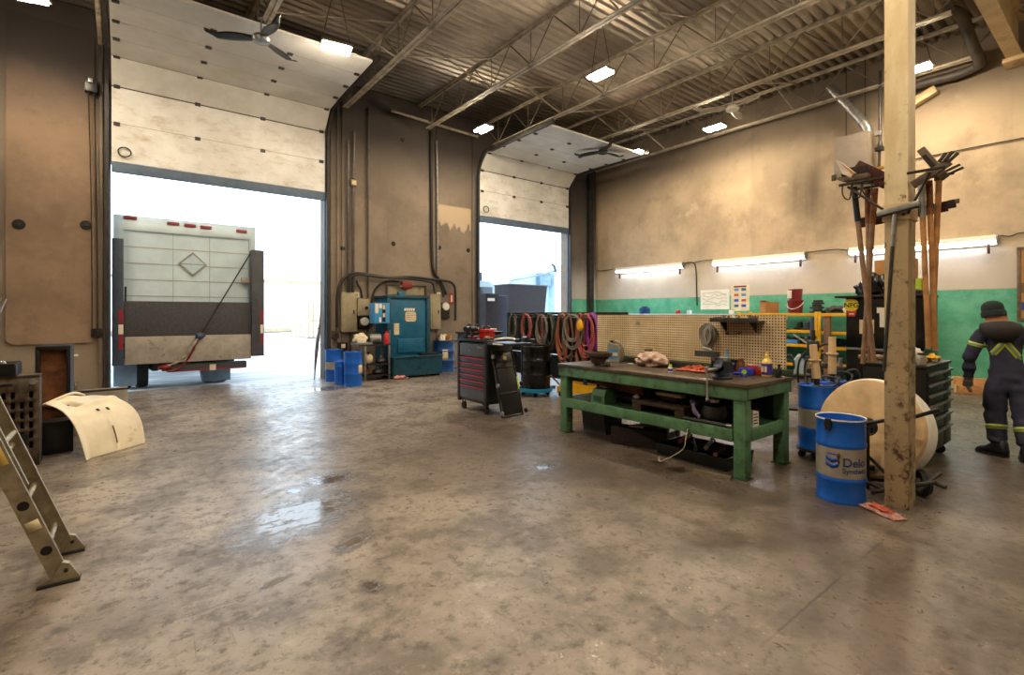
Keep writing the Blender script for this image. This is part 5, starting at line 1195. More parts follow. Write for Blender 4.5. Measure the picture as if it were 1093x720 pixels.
def bench_things():
    X = BX1+.02
    p0, p1 = onX(637.5, 337, X), onX(838.5, 337, X)
    t = thing('pegboard', 'long tan perforated pegboard standing behind the green workbench', 'pegboard', (X, (p0.y+p1.y)/2, 0)); L = (p0.y-p1.y)/2
    MB().bx(.0, .02, -L, L, BZ+.0, 1.575).build('board', 'peg', t)
    for y in (-L+.05, 0, L-.05): MB().bx(.021, .06, y-.025, y+.025, 0, 1.55, bev=.004).build('post', 'wood_grey', t)
    MB().bx(.0205, .05, -L, L, 1.53, 1.57, bev=.004).build('top_batten', 'wood_pale', t)
    # shelf with bits fixed to the pegboard
    y1, y0, z0, z1 = rectX(760, 339, 810, 343, X-.15); a, b_ = min(y0, y1), max(y0, y1)
    s = thing('parts_shelf', 'small dark metal shelf loaded with bits on the pegboard', 'shelf', (X-.001, (a+b_)/2, 1.515)); h = (b_-a)/2
    MB().bx(-.2, 0, -h, h, -.012, .0, bev=.003).build('shelf_plate', 'cast_iron', s); MB().bx(-.205, -.19, -h, h, -.02, .03, bev=.003).build('front_lip', 'cast_iron', s)
    for y in (-h+.1, h-.1): MB().prism([(0, 0), (-.16, -.012), (0, -.14)], y-.005, y+.005, 'Y').build('bracket', 'cast_iron', s)
    random.seed(4)
    kinds = ['bolt_box', 'socket', 'fitting', 'spray_nozzle', 'fitting', 'bolt_box', 'socket', 'tape_roll']
    lab = ['red bolt box at the left end of the pegboard shelf', 'small socket second from the left on the pegboard shelf', 'brass fitting third from the left on the pegboard shelf', 'pale nozzle at the middle of the pegboard shelf', 'brass fitting right of the pale nozzle on the pegboard shelf', 'white bolt box towards the right of the pegboard shelf', 'small socket beside the white bolt box on the pegboard shelf', 'grey tape roll at the right end of the pegboard shelf']
    for i, k in enumerate(kinds):
        y = (a+b_)/2+h-.06-i*(2*h-.12)/7; c = thing(k, lab[i], 'hardware', (X-.11, y, 1.517), random.random())
        if k == 'bolt_box': MB().bx(-.05, .05, -.035, .035, 0, .035, bev=.004).build('box', 'red_paint' if i == 0 else 'paper', c); MB().bx(-.052, .052, -.037, .037, .025, .037, bev=.002).build('lid', 'dark_red' if i == 0 else 'paper_old', c)
        elif k == 'socket': MB().lathe([(.012, 0), (.024, 0), (.024, .05), (.012, .05)], 14, close=True).build('barrel', 'chrome', c); MB().bx(-.012, .012, -.012, .012, .045, .06).build('drive', 'dark_steel', c)
        elif k == 'tape_roll': MB().lathe([(.02, 0), (.033, 0), (.033, .05), (.02, .05)], 20, close=True).build('roll', 'galv', c); MB().lathe([(.016, .0), (.02, 0), (.02, .05), (.016, .05)], 20, close=True).build('core', 'cardboard', c)
        else: MB().rod((-.03, 0, .02), (.03, 0, .02), .018, n=6).build('body', 'brass' if k == 'fitting' else 'paper_old', c); MB().rod((0, 0, .02), (0, 0, .055), .011, n=8).build('stem', 'brass' if k == 'fitting' else 'paper', c)
    # serpentine belt on a hook
    q = onX(757, 347, X-.03); c = thing('hanging_belt', 'looped grey drive belt hanging on the pegboard above the vise', 'belt', (X-.03, q.y, q.z))
    P = [(-.0, .0, .0), (-.02, -.06, -.03), (-.03, -.085, -.12), (-.02, -.04, -.24), (-.02, .0, -.29), (-.03, .06, -.22), (-.02, .10, -.12), (-.02, .09, -.04), (-.0, .03, .005), (-.03, -.03, -.04), (-.05, -.05, -.14), (-.04, .0, -.22), (-.03, .04, -.14), (-.02, .03, -.05)]
    MB().tube(spline(P, 6, True), .02, 8, True, prof=((-.5, -1), (-.5, 1), (.5, 1), (.5, -1))).build('belt', 'hose_grey', c); MB().rod((.02, 0, .0), (-.05, 0, .012), .006, n=8).build('hook', 'galv', c)
    c = thing('hanging_hook', 'short dark wire hook on the pegboard below its shelf', 'hook', tuple(onX(783, 356, X-.01))); MB().tube(spline([(.0, .08, 0), (-.03, .03, .0), (-.03, -.06, .003), (-.0, -.09, .01)], 5), .006, 6).build('wire', 'black_steel', c); MB().bx(-.0, .008, .06, .10, -.015, .015).build('plate', 'black_steel', c)
    # ---- on the top, left to right
    c = thing('round_pot', 'rusty round pot lying at the left end of the green bench', 'pot', on_bench(640, 390))
    MB().lathe([(0, .03), (.10, .03), (.115, .06), (.115, .10), (.16, .13), (.165, .17), (.14, .17), (.13, .13), (.09, .10), (0, .09)], 28).build('bowl', 'rusty_plate', c); MB().lathe([(0, 0), (.09, 0), (.11, .01), (.1, .03), (0, .03)], 24, (.03, -.02, 0)).build('base_ring', 'cast_iron', c); MB().ball((.02, -.10, .05), (.045, .045, .045), 12).build('ball_end', 'galv', c)
    c = thing('oil_jug', 'grey oil jug with a blue label beside the rusty pot', 'jug', on_bench(657, 384.5), R_(-82))
    MB().prism([(-.09, 0), (.09, 0), (.095, .02), (.095, .19), (.07, .235), (-.03, .245), (-.06, .27), (-.09, .24), (-.095, .19), (-.095, .02)], -.06, .06, 'Y').build('body', 'jug_grey', c, ang=25)
    for s in (-1, 1): MB().bx(-.075, .075, s*.0615-.001, s*.0615+.001, .04, .18).build('label', 'label_blue', c)
    MB().bx(-.07, .07, -.0645, -.0625, .085, .13).build('label_stripe', 'paper_old', c)
    MB().tube(spline([(.085, 0, .20), (.07, 0, .262), (.0, 0, .282), (-.035, 0, .25)], 5), .016, 8).build('handle', 'jug_grey', c); MB().rod((-.06, 0, .262), (-.06, 0, .295), .028, n=16).build('cap', 'black_steel', c)
    c = thing('plastic_bag', 'tied pinkish plastic bag slumped on the green bench', 'bag', on_bench(696, 387, 5.34))
    mb = MB(); mb.ball((0, 0, .07), (.16, .22, .10), 54, .35, 6, 2.4)
    for v in mb.bm.verts:
        v.co.z = max(0, v.co.z); r = math.hypot(v.co.x, v.co.y-.02)
        if v.co.z > .09: v.co.z += .03*max(0, 1-r/.12)
        v.co += Vector((noise.noise(v.co*22), noise.noise(v.co*22+Vector((5, 0, 0))), .9*abs(noise.noise(v.co*26+Vector((9, 0, 0))))*(v.co.z > .01)))*.017
    mb.build('bag', 'bag_pink', c, ang=60); MB().lathe([(0, .0), (.035, .0), (.02, .03), (.05, .075), (.06, .07), (.025, .02), (.0, .025)], 14, (-.02, .04, .145)).build('tied_neck', 'rag_brown', c); MB().surf(lambda u, v: (-.16-.04*u, .17+.05*v+.02*math.sin(9*u), .012+.02*abs(math.sin(5*v+3*u))), 6, 5).build('torn_corner', 'paper', c, solid=.004)
    c = thing('pill_bottle', 'small white and purple bottle standing on the bench front', 'bottle', on_bench(715.5, 397)); MB().lathe([(0, .0), (.026, 0), (.026, .055), (.018, .062), (0, .062)], 18).build('body', 'paper', c); MB().lathe([(.0265, .012), (.0265, .04)], 18).build('label', 'purple', c); MB().rod((0, 0, .062), (0, 0, .085), .019, n=14).build('cap', 'lime', c)
    c = thing('shop_rag', 'crumpled orange red rag left of the vise', 'rag', on_bench(741, 396))
    def rag(u, v):
        a = (u-.5)*.22; b_ = (v-.5)*.36; return (a+.03*noise.noise(Vector((u*4, v*4, 1))), b_+.03*noise.noise(Vector((u*4, v*4, 7))), .012+.05*abs(noise.noise(Vector((u*5, v*6, 2))))*(1-abs(2*u-1)**3)*(1-abs(2*v-1)**3)*1.8)
    MB().surf(rag, 22, 28).build('cloth', 'rag_red', c, solid=.006); MB().surf(lambda u, v: (.0+.1*(u-.5), -.05+.16*(v-.5), .045+.035*math.sin(u*7+v*9)*math.sin(PI*u)), 12, 12).build('fold', 'rag_red', c, solid=.006)
    # vise
    p = on_bench(771, 404); c = thing('bench_vise', 'dark bench vise with long handle at the front edge of the green bench', 'vise', p, 0)
    MB().lathe([(0, 0), (.10, 0), (.10, .02), (.075, .03), (.07, .055), (0, .055)], 24).build('swivel_base', 'vise_blue', c)
    MB().prism([(-.10, .055), (.15, .055), (.14, .12), (.10, .135), (.06, .20), (-.01, .215), (-.03, .17), (-.05, .13), (-.12, .115)], -.045, .045, 'Y').build('body', 'vise_blue', c, ang=25)
    MB().prism([(-.24, .08), (-.12, .08), (-.11, .13), (-.075, .17), (-.06, .215), (-.035, .215), (-.045, .15), (-.05, .09)], -.045, .045, 'Y').build('moving_jaw', 'vise_blue', c, ang=25)
    MB().bx(-.06, -.035, -.085, .085, .185, .225, bev=.004).build('jaw_plate', 'galv', c); MB().bx(-.03, -.005, -.085, .085, .185, .225, bev=.004).build('jaw_plate', 'galv', c)
    MB().rod((-.30, 0, .105), (-.1, 0, .105), .02, n=14).build('screw', 'galv', c); MB().rod((-.285, 0, .13), (-.285, .0, -.17), .011, n=10).build('handle_bar', 'chrome', c)
    for z in (.135, -.18): MB().ball((-.285, 0, z), .018, 12).build('handle_knob', 'chrome', c)
    c = thing('steel_block', 'flat steel block resting across the vise jaws', 'steel block', (p[0]-.05, p[1]+.08, p[2]+.2265)); MB().prism([(-.06, 0), (.06, 0), (.055, .05), (-.05, .055)], -.05, .17, 'Y').build('block', 'cast_iron', c, ang=20); MB().box((0, .06, .072), (.06, .12, .022), rot=Euler((R_(14), 0, 0)), bev=.006).build('cap_plate', 'galv', c)
    c = thing('blue_oiler', 'blue pump oiler with a pointed spout behind the vise', 'oil can', on_bench(776, 393)); MB().lathe([(0, 0), (.04, 0), (.042, .12), (.03, .16), (.013, .20), (.007, .27), (0, .27)], 18).build('can', 'label_blue', c); MB().bx(-.06, -.03, -.01, .01, .07, .17, bev=.004).build('trigger', 'black_steel', c)
    c = thing('amber_bottle', 'brown bottle with dark cap behind the vise', 'bottle', on_bench(790.5, 388, 5.52)); MB().lathe([(0, 0), (.042, 0), (.044, .01), (.044, .10), (.03, .125), (0, .125)], 20).build('body', 'amber', c); MB().rod((0, 0, .125), (0, 0, .165), .031, n=16).build('cap', 'rust', c)
    c = thing('blue_box', 'small blue box with a lime sticker right of the vise', 'box', on_bench(797, 400), R_(20)); MB().bx(-.04, .04, -.075, .075, 0, .075, bev=.012).build('box', 'blue_box', c); MB().lathe([(0, 0), (.026, 0), (.026, .003), (0, .003)], 18, (-.0405, .02, .035), Matrix.Rotation(-PI/2, 3, 'Y')).build('sticker', 'lime', c)
    c = thing('red_box', 'red and pink carton behind the small blue box', 'box', on_bench(806, 394, 5.50), R_(12)); MB().bx(-.035, .035, -.075, .075, 0, .07, bev=.005).build('carton', 'red_paint', c); MB().bx(-.03, .03, -.02, .08, .0705, .10, bev=.005).build('upper_box', 'red_trim', c); MB().bx(-.0, .03, .03, .075, .1005, .112, bev=.002).build('white_card', 'paper', c)
    c = thing('work_glove', 'flat dark blue glove at the foot of the small blue box', 'glove', on_bench(787, 402)); soft('palm', 'blue_box', c, (0, 0, .03), (.05, .06, .02), 4, .5, 14); MB().tube(spline([(.0, -.04, .02), (-.02, -.09, .02), (-.03, -.11, .016)], 4), .012, 8).build('finger', 'blue_box', c)
    c = thing('cleaner_bottle', 'tall purple cleaner bottle with a cream spout on the bench end', 'bottle', on_bench(818.5, 398.5)); MB().lathe([(0, 0), (.05, 0), (.054, .01), (.054, .15), (.05, .165), (.032, .185), (.026, .20), (.0, .20)], 24).build('body', 'yellow_cap', c); MB().lathe([(.0548, .02), (.0548, .14)], 24).build('label', 'purple', c); MB().lathe([(0, .20), (.024, .20), (.022, .23), (.010, .235), (.008, .26), (0, .262)], 16).build('spout', 'yellow_cap', c)
    for a_ in (150, 185): 
        an = R_(a_+10); MB().bx(.0555*math.cos(an)-.012, .0555*math.cos(an)+.002, .0555*math.sin(an)-.012, .0555*math.sin(an)+.012, .05, .11).build('label_patch', 'paper_old', c)
    c = thing('dark_bottle', 'small dark bottle on the right corner of the bench', 'bottle', on_bench(831.5, 399.5)); MB().lathe([(0, 0), (.028, 0), (.03, .01), (.03, .075), (.014, .10), (.013, .13), (0, .13)], 16).build('body', 'black_steel', c); MB().rod((0, 0, .125), (0, 0, .14), .016, n=12).build('cap', 'dark_steel', c)
    c = thing('white_card', 'small white card in front of the dark bottle', 'card', on_bench(834, 401.5), .2); MB().bx(-.015, .015, -.025, .025, 0, .018, bev=.002).build('card', 'paper', c); MB().bx(-.017, -.015, -.018, .018, .004, .014).build('print', 'cast_iron', c)
    c = thing('steel_bar', 'dark square steel bar lying along the back of the bench', 'bar', (BX1-.075, 3.9, BZ+.001)); MB().bx(-.03, .03, -.55, .55, 0, .06, bev=.005).build('bar', 'cast_iron', c); MB().bx(-.032, .032, -.56, -.54, 0, .062, bev=.003).build('end_cap', 'black_steel', c)
    c = thing('angle_plate', 'dark angle plate at the back of the bench behind the vise', 'plate', (BX1-.07, 3.06, BZ+.001)); MB().prism([(-.03, 0), (.045, 0), (.045, .14), (.03, .14), (.03, .015), (-.03, .015)], -.20, .18, 'Y').build('plate', 'black_steel', c, ang=20); MB().rod((.02, -.1, .09), (.031, -.1, .09), .015, n=8).build('bolt', 'galv', c)
    # ---- on the lower shelf
    SZ = .4605
    def low(u, v, z=SZ): p = onZ(u, v, z); p.z = z+.0005; return tuple(p)
    def th(n, l, cat, y, x=4.86, rz=0): return thing(n, l, cat, (x, y, SZ+.0005), rz)
    yy = lambda u: onX(u, 440, 4.8).y
    c = th('motor_cover', 'dull green rounded motor cover at the left end of the lower shelf', 'cover', yy(643), 4.84); MB().prism([(-.12, 0), (.12, 0), (.12, .10), (.08, .17), (.0, .19), (-.08, .17), (-.12, .10)], -.10, .12, 'Y').build('cover', 'bench_green', c, ang=20); MB().bx(-.126, -.12, -.06, .08, .03, .09, bev=.003).build('vent', 'bench_green_dark', c)
    c = th('axle_shaft', 'dark thick axle shaft lying behind the green motor cover', 'shaft', 4.05, 5.03); MB().rod((0, -.45, .07), (0, .5, .07), .055, n=18).build('shaft', 'cast_iron', c); MB().rod((0, -.47, .08), (0, -.40, .08), .075, n=20).build('flange', 'dark_steel', c)
    c = th('brown_plank', 'warped brown board lying over the stuff on the lower shelf', 'board', 4.3, 5.02); MB().tube(spline([(0, .45, .32), (0, .2, .28), (0, -.2, .24), (0, -.5, .235)], 5), .1, prof=((-.12, -1), (-.12, 1), (.12, 1), (.12, -1))).build('board', 'rust', c, ang=20); MB().bx(.14, .24, -.1, .1, .0, .20, bev=.01).build('block', 'black_steel', c)
    c = th('steel_channel', 'heavy dark steel channel lying on the middle of the lower shelf', 'channel', (yy(680)+yy(733))/2, 4.84); hl = (yy(678)-yy(733))/2; MB().bx(-.12, .12, -hl, hl, .085, .125, bev=.006).build('web', 'rusty_plate', c); 
    for y0, y1 in ((-hl, -hl+.12), (hl-.12, hl)): MB().bx(-.11, .11, y0, y1, 0, .085, bev=.006).build('foot', 'rusty_plate', c)
    MB().ball((-.05, hl-.02, .15), (.035, .05, .03), 12).build('knob', 'galv', c)
    c = th('flat_carton', 'pale yellow flat carton on top of the steel channel', 'carton', yy(703), 5.04); MB().bx(-.06, .06, -.17, .17, .17, .205, bev=.004).build('carton', 'paper_old', c); MB().bx(-.05, .05, -.1, .1, .0, .17, bev=.01).build('stand', 'black_steel', c)
    c = th('purple_rag', 'lilac rag hanging over the steel channel under the vise', 'rag', yy(742), 4.80); MB().tube(spline([(.06, .05, .17), (.02, .03, .18), (-.03, .0, .12), (-.055, -.06, .08), (-.06, -.09, .05)], 5), lambda q: .03-.008*math.sin(9*q), 8, prof=((-.4, -1), (-.4, 1), (.4, 1), (.4, -1))).build('cloth', 'lilac', c, ang=60); soft('bunch', 'lilac', c, (.07, .06, .17), (.035, .05, .03), 4, .5, 14, flat=False)
    c = th('gearbox_bell', 'round dark cast bell housing under the vise on the lower shelf', 'casting', yy(757), 4.90); MB().lathe([(0, .02), (.06, .0), (.12, .04), (.135, .10), (.11, .17), (.06, .20), (0, .21)], 24, (0, 0, 0)).build('bell', 'cast_iron', c); MB().rod((0, 0, .20), (0, 0, .235), .05, n=16).build('cap', 'galv', c)
    c = th('parts_box', 'black parts box with yellow top edge at the right of the lower shelf', 'box', 3.02, 5.28); MB().bx(-.13, .13, -.15, .15, 0, .20, bev=.012).build('box', 'black_steel', c); MB().bx(-.135, .135, -.155, .155, .2005, .235, bev=.008).build('lid', 'paper_old', c)
    c = th('pipe_rod', 'long ribbed dark rod along the front of the lower shelf', 'rod', yy(765)+.02, 4.725); MB().tube([(0, -.38+.01*k, .022) for k in range(20, 70)], lambda q: .016+.004*(int(q*76) % 2), 8).build('rod', 'cast_iron', c); MB().rod((0, -.22, .022), (0, -.17, .022), .020, n=10).build('end', 'galv', c)
    for i, (dx, yv, l) in enumerate(((.15, 2.52, 'rusty flanged hub on the right end of the lower shelf, nearer one'), (.42, 2.55, 'rusty flanged hub on the right end of the lower shelf, by the back leg'))):
        c = thing('flanged_hub', l, 'hub', (4.985+dx*1.02, 2.66, SZ+.002)); mx = Matrix.Rotation(PI/2, 3, 'X'); MB().lathe([(.03, -.10), (.06, -.10), (.07, -.03), (.125, -.02), (.125, .02), (.07, .03), (.06, .08), (.03, .08)], 28, (0, 0, .126), mx, close=True).build('hub', 'rusty_plate', c)
        MB().tube(hoop((0, -.0, .126), .118, .118, 'Y', 28), .012, 6, True).build('rim', 'cast_iron', c)
    c = thing('paper_bag', 'white printed paper bag leaning on the right end of the lower shelf', 'bag', (5.0, 2.432, SZ+.0005), R_(-8)); MB().prism([(-.045, 0), (.055, 0), (.05, .15), (-.04, .17)], -.02, .02, 'Y').build('bag', 'paper', c, ang=20)
    for k in range(4): MB().bx(-.03, .04-.015*(k % 2), -.0235, -.02, .03+.03*k, .04+.03*k).build('print_line', 'cast_iron', c)
    # ---- under the bench
    a, b_ = onZ(645, 475), onZ(703, 483); c = thing('timber_block', 'heavy dark timber block on the floor under the green bench', 'block', ((a.x+b_.x)/2+.12, (a.y+b_.y)/2, 0), math.atan2(b_.y-a.y, b_.x-a.x)-R_(0)); ll = (b_-a).length/2
    MB().bx(-ll, ll, .0, .22, 0, .215, bev=.012).build('block', 'bristle_dark', c); MB().bx(-ll-.004, -ll+.01, .02, .2, .02, .19, bev=.002).build('end_grain', 'black_steel', c); MB().bx(-.12, .05, .06, .1, .2155, .235, bev=.004).build('strip', 'galv', c)
    c = thing('grey_tub', 'grey plastic tub on the floor behind the timber block', 'tub', (5.12, 4.55, 0)); MB().prism([(-.15, 0), (.15, 0), (.19, .30), (-.19, .30)], -.2, .2, 'Y').build('tub', 'truck_dark', c, ang=20); MB().bx(-.2, .2, -.21, .21, .3005, .32, bev=.006).build('lid', 'truck_slate', c)
    c = thing('drain_tray', 'low black drain tray heaped with parts under the bench', 'tray', (5.06, 3.02, 0)); MB().prism([(-.25, 0), (.25, 0), (.29, .13), (.27, .13), (.235, .015), (-.235, .015), (-.27, .13), (-.29, .13)], -.42, .42, 'Y').build('tray', 'black_steel', c, ang=20)
    for e in (-.41, .41): MB().prism([(-.25, 0), (.25, 0), (.285, .125), (-.285, .125)], e-.008, e+.008, 'Y').build('end_wall', 'black_steel', c)
    random.seed(11)
    for i, (n, m, l) in enumerate((('pipe_offcut', 'rust', 'rusty pipe offcut in the drain tray, nearest the vise leg'), ('pipe_offcut', 'galv', 'bare pipe offcut in the drain tray'), ('pipe_offcut', 'cast_iron', 'dark pipe offcut at the back of the drain tray'), ('pipe_offcut', 'red_paint', 'red pipe offcut in the drain tray'))):
        y = 2.78+i*.15; k = thing(n, l, 'pipe', (4.98+.05*(i % 2), y, .12+.035*(i % 2)), random.random()*.8-.4); mb = MB(); mb.rod((-.17, -.05, .02), (.17, .05, .02), .022, n=12); mb.build('pipe', m, k); MB().rod((.15, .044, .02), (.185, .055, .02), .03, n=12).build('coupling', 'cast_iron', k)
    c = thing('scrap_tray', 'shallow tray of dark scrap on the floor beside the timber block', 'tray', (5.36, 3.95, 0)); MB().bx(-.2, .2, -.25, .25, 0, .10, bev=.02).build('tray', 'black_steel', c); MB().ball((0, 0, .11), (.17, .2, .06), 20, .9, 9, 5).build('scrap', 'rust', c, ang=80)
    a = onZ(780, 508); c = thing('steel_tube', 'square steel tube offcut lying against the near bench leg', 'steel tube', (4.56, 2.50, 0), R_(12)); MB().prism([(-.02, 0), (.02, 0), (.02, .04), (-.02, .04)], -.06, .30, 'Y').build('tube', 'alu', c, ang=20); MB().bx(-.015, .015, -.064, -.06, .006, .034).build('hollow_end', 'black_steel', c)
    P = [onX(734, 457, 4.60), onX(732, 468, 4.58), onX(728, 480, 4.56)]; g = onZ(722, 488)
    tag(MB().tube(spline(P+[Vector((4.55, g.y, .012)), Vector((4.66, g.y+.1, .012))], 6), .004, 6).build('hanging_string', 'paper_old', None), 'thin pale string hanging from the lower shelf to the floor', 'string')
bench_things()
# ================================================================= KEGS AND PUMPS ON THE RIGHT
def keg(name, label, loc, r, h, f, cat='keg', hollow=False, body='drum_blue'):
    t = thing(name, label, cat, loc); p = [(0, .02), (r*.95, .02), (r*.95, h-.014)] if hollow else [(0, h-.02), (r*.93, h-.02)]
    p += [(r*.975, h), (r*1.03, h), (r*1.035, h-.014), (r, h-.026)]
    for q in f: z = h*q; p += [(r, z+.024), (r*1.035, z+.008), (r*1.035, z-.008), (r, z-.024)]
    p += [(r, .03), (r*1.03, .014), (r*1.02, 0), (r*.96, 0), (r*.94, .012), (0, .012)]
    MB().lathe(p, 48).build('shell', body, t)
    MB().lathe([(r+.0012, h*f[1]+.024), (r+.0012, h*f[0]-.024)], 48).build('label_band', 'drum_grey', t)
    return t
def right_kegs():
    r, h = .182, .70; L = Vector((4.905, 1.632, 0)); t = keg('oil_keg', 'open blue and grey oil keg with lettering, standing before the tan column', tuple(L), r, h, (.69, .27), hollow=True)
    MB().lathe([(r*1.0, h+.0), (r*1.035, h+.004), (r*1.04, h-.008)], 48).build('rim_ring', 'white_rim', t)
    MB().lathe([(0, .42), (r*.94, .42)], 40).build('residue', 'cardboard', t)
    a0 = math.atan2(-L.y, -L.x)
    rr = r+.0022
    def wrap(x0, z0): return lambda c: Vector((( rr+c.z)*math.cos(a0+(x0+c.x)/rr), (rr+c.z)*math.sin(a0+(x0+c.x)/rr), z0+c.y))
    text_mesh('lettering', 'Delo', .098, 'logo_navy', t, wrap(.012, .318), .0006, .0022)
    text_mesh('lettering', 'Synthetic', .058, 'logo_navy', t, wrap(.012, .262), .0006, .0012)
    def chev(z0, hgt, m, nm):
        f = wrap(-.112, z0); mb = MB(); n = 8; w = .10
        top = [(w*i/n, .022*abs(1-2*i/n)) for i in range(n+1)]; g = [[mb.v(f(Vector((x, y-k*hgt, 0)))) for k in (0, 1)] for x, y in top]
        for i in range(n): mb.f([g[i][0], g[i+1][0], g[i+1][1], g[i][1]])
        mb.build(nm, m, t, solid=.0008)
    chev(.372, .034, 'logo_blue', 'chevron_mark'); chev(.325, .036, 'logo_blue', 'chevron_mark')
    for z, w in ((.407, .075),):
        mb = MB(); f = wrap(-.10, z); g = [[mb.v(f(Vector((w*i/6, k*.010, 0)))) for k in (0, 1)] for i in range(7)]
        for i in range(6): mb.f([g[i][0], g[i+1][0], g[i+1][1], g[i][1]])
        mb.build('small_print', 'logo_blue', t, solid=.0006)
    f = wrap(-.015, .40); MB().ball(f(Vector((0, 0, 0))), (.006, .013, .022), 10, .5, 3).build('paint_splash', 'rust', t); MB().ball(f(Vector((.002, -.045, 0))), (.005, .009, .02), 10, .5, 5).build('paint_splash', 'rust', t)
    an = a0-R_(27); c = Vector((math.cos(an), math.sin(an), 0)); k = MB(); k.M = Matrix.Translation(c*(r+.012)+Vector((0, 0, h-.09))) @ Matrix.Rotation(an, 4, 'Z'); k.prism([(-.02, -.0), (.02, .0), (.028, .05), (.02, .095), (-.02, .095), (-.028, .05)], -.006, .012, 'X'); k.build('rim_clamp', 'black_steel', t)
    # kegs with hand pumps behind
    for i, (x, y, u, v0, ul, lean, lab) in enumerate(((6.05, 2.24, 856, 367, 0, .06, 'at the right end of the bench'), (6.62, 2.29, 880, 359, 0, .0, 'behind the cream disc'))):
        base = .115 if i == 0 else .10
        if i == 0:
            d = thing('keg_dolly', 'low black wheeled base under the front pump keg', 'dolly', (x, y, 0)); MB().lathe([(0, .09), (.2, .09), (.205, .10), (.2, .113), (0, .113)], 32).build('plate', 'black_steel', d)
            for k in range(4): caster(d, (.15*math.cos(.6+k*PI/2), .15*math.sin(.6+k*PI/2), .09), .036)
        else:
            d = thing('keg_dolly', 'low black wheeled base under the pump keg behind the cream disc', 'dolly', (x, y, 0)); MB().lathe([(0, .075), (.2, .075), (.205, .085), (.2, .098), (0, .098)], 32).build('plate', 'black_steel', d)
            for k in range(4): caster(d, (.15*math.cos(.6+k*PI/2), .15*math.sin(.6+k*PI/2), .075), .03)
        keg('oil_keg', 'closed blue keg with hand pump ' + lab, (x, y, base+.001), .185, .69, (.67, .31), body='drum_blue' if i else 'drum_blue')
        zt = base+.001+.672; p = thing('barrel_pump', 'pale barrel pump standing in the keg ' + lab, 'pump', (x, y, zt)); hh = onX(u, v0, x).z-zt
        lo = Vector((0, 0, .0)); up = Vector((-lean*.3, lean*.6, hh))
        ax = up.normalized()
        MB().rod(lo+ax*.015, lo+ax*(hh*.28), .028, n=14).build('stem', 'dark_steel', p); MB().rod(lo+ax*(hh*.20), up, .044, .038, n=20).build('barrel', 'bristle_tan' if False else 'cream_worn', p)
        MB().lathe([(0, 0), (.062, 0), (.062, .016), (0, .016)], 20, lo+ax*(hh*.62)).build('collar', 'cream_worn', p); MB().lathe([(0, 0), (.055, .0), (.055, .018), (0, .018)], 16, (0, 0, .001)).build('bung_nut', 'galv', p)
        MB().tube(spline([(0, .0, hh*.20), (.05, -.07, hh*.25), (.09, -.15, hh*.22), (.06, -.19, .085), (-.0, -.16, .02), (-.10, -.05, .015)], 6), .013, 8).build('hose', 'cable_black', p)
        MB().tube(spline([(0, .03, hh*.55), (.02, .11, hh*.62), (.0, .13, hh*.4), (-.04, .10, hh*.15), (-.07, .06, .03)], 6), .012, 8).build('hose', 'cable_black', p)
        MB().bx(-.03, .03, .05, .10, hh*.30, hh*.42, bev=.012).build('valve', 'cast_iron', p)
right_kegs()
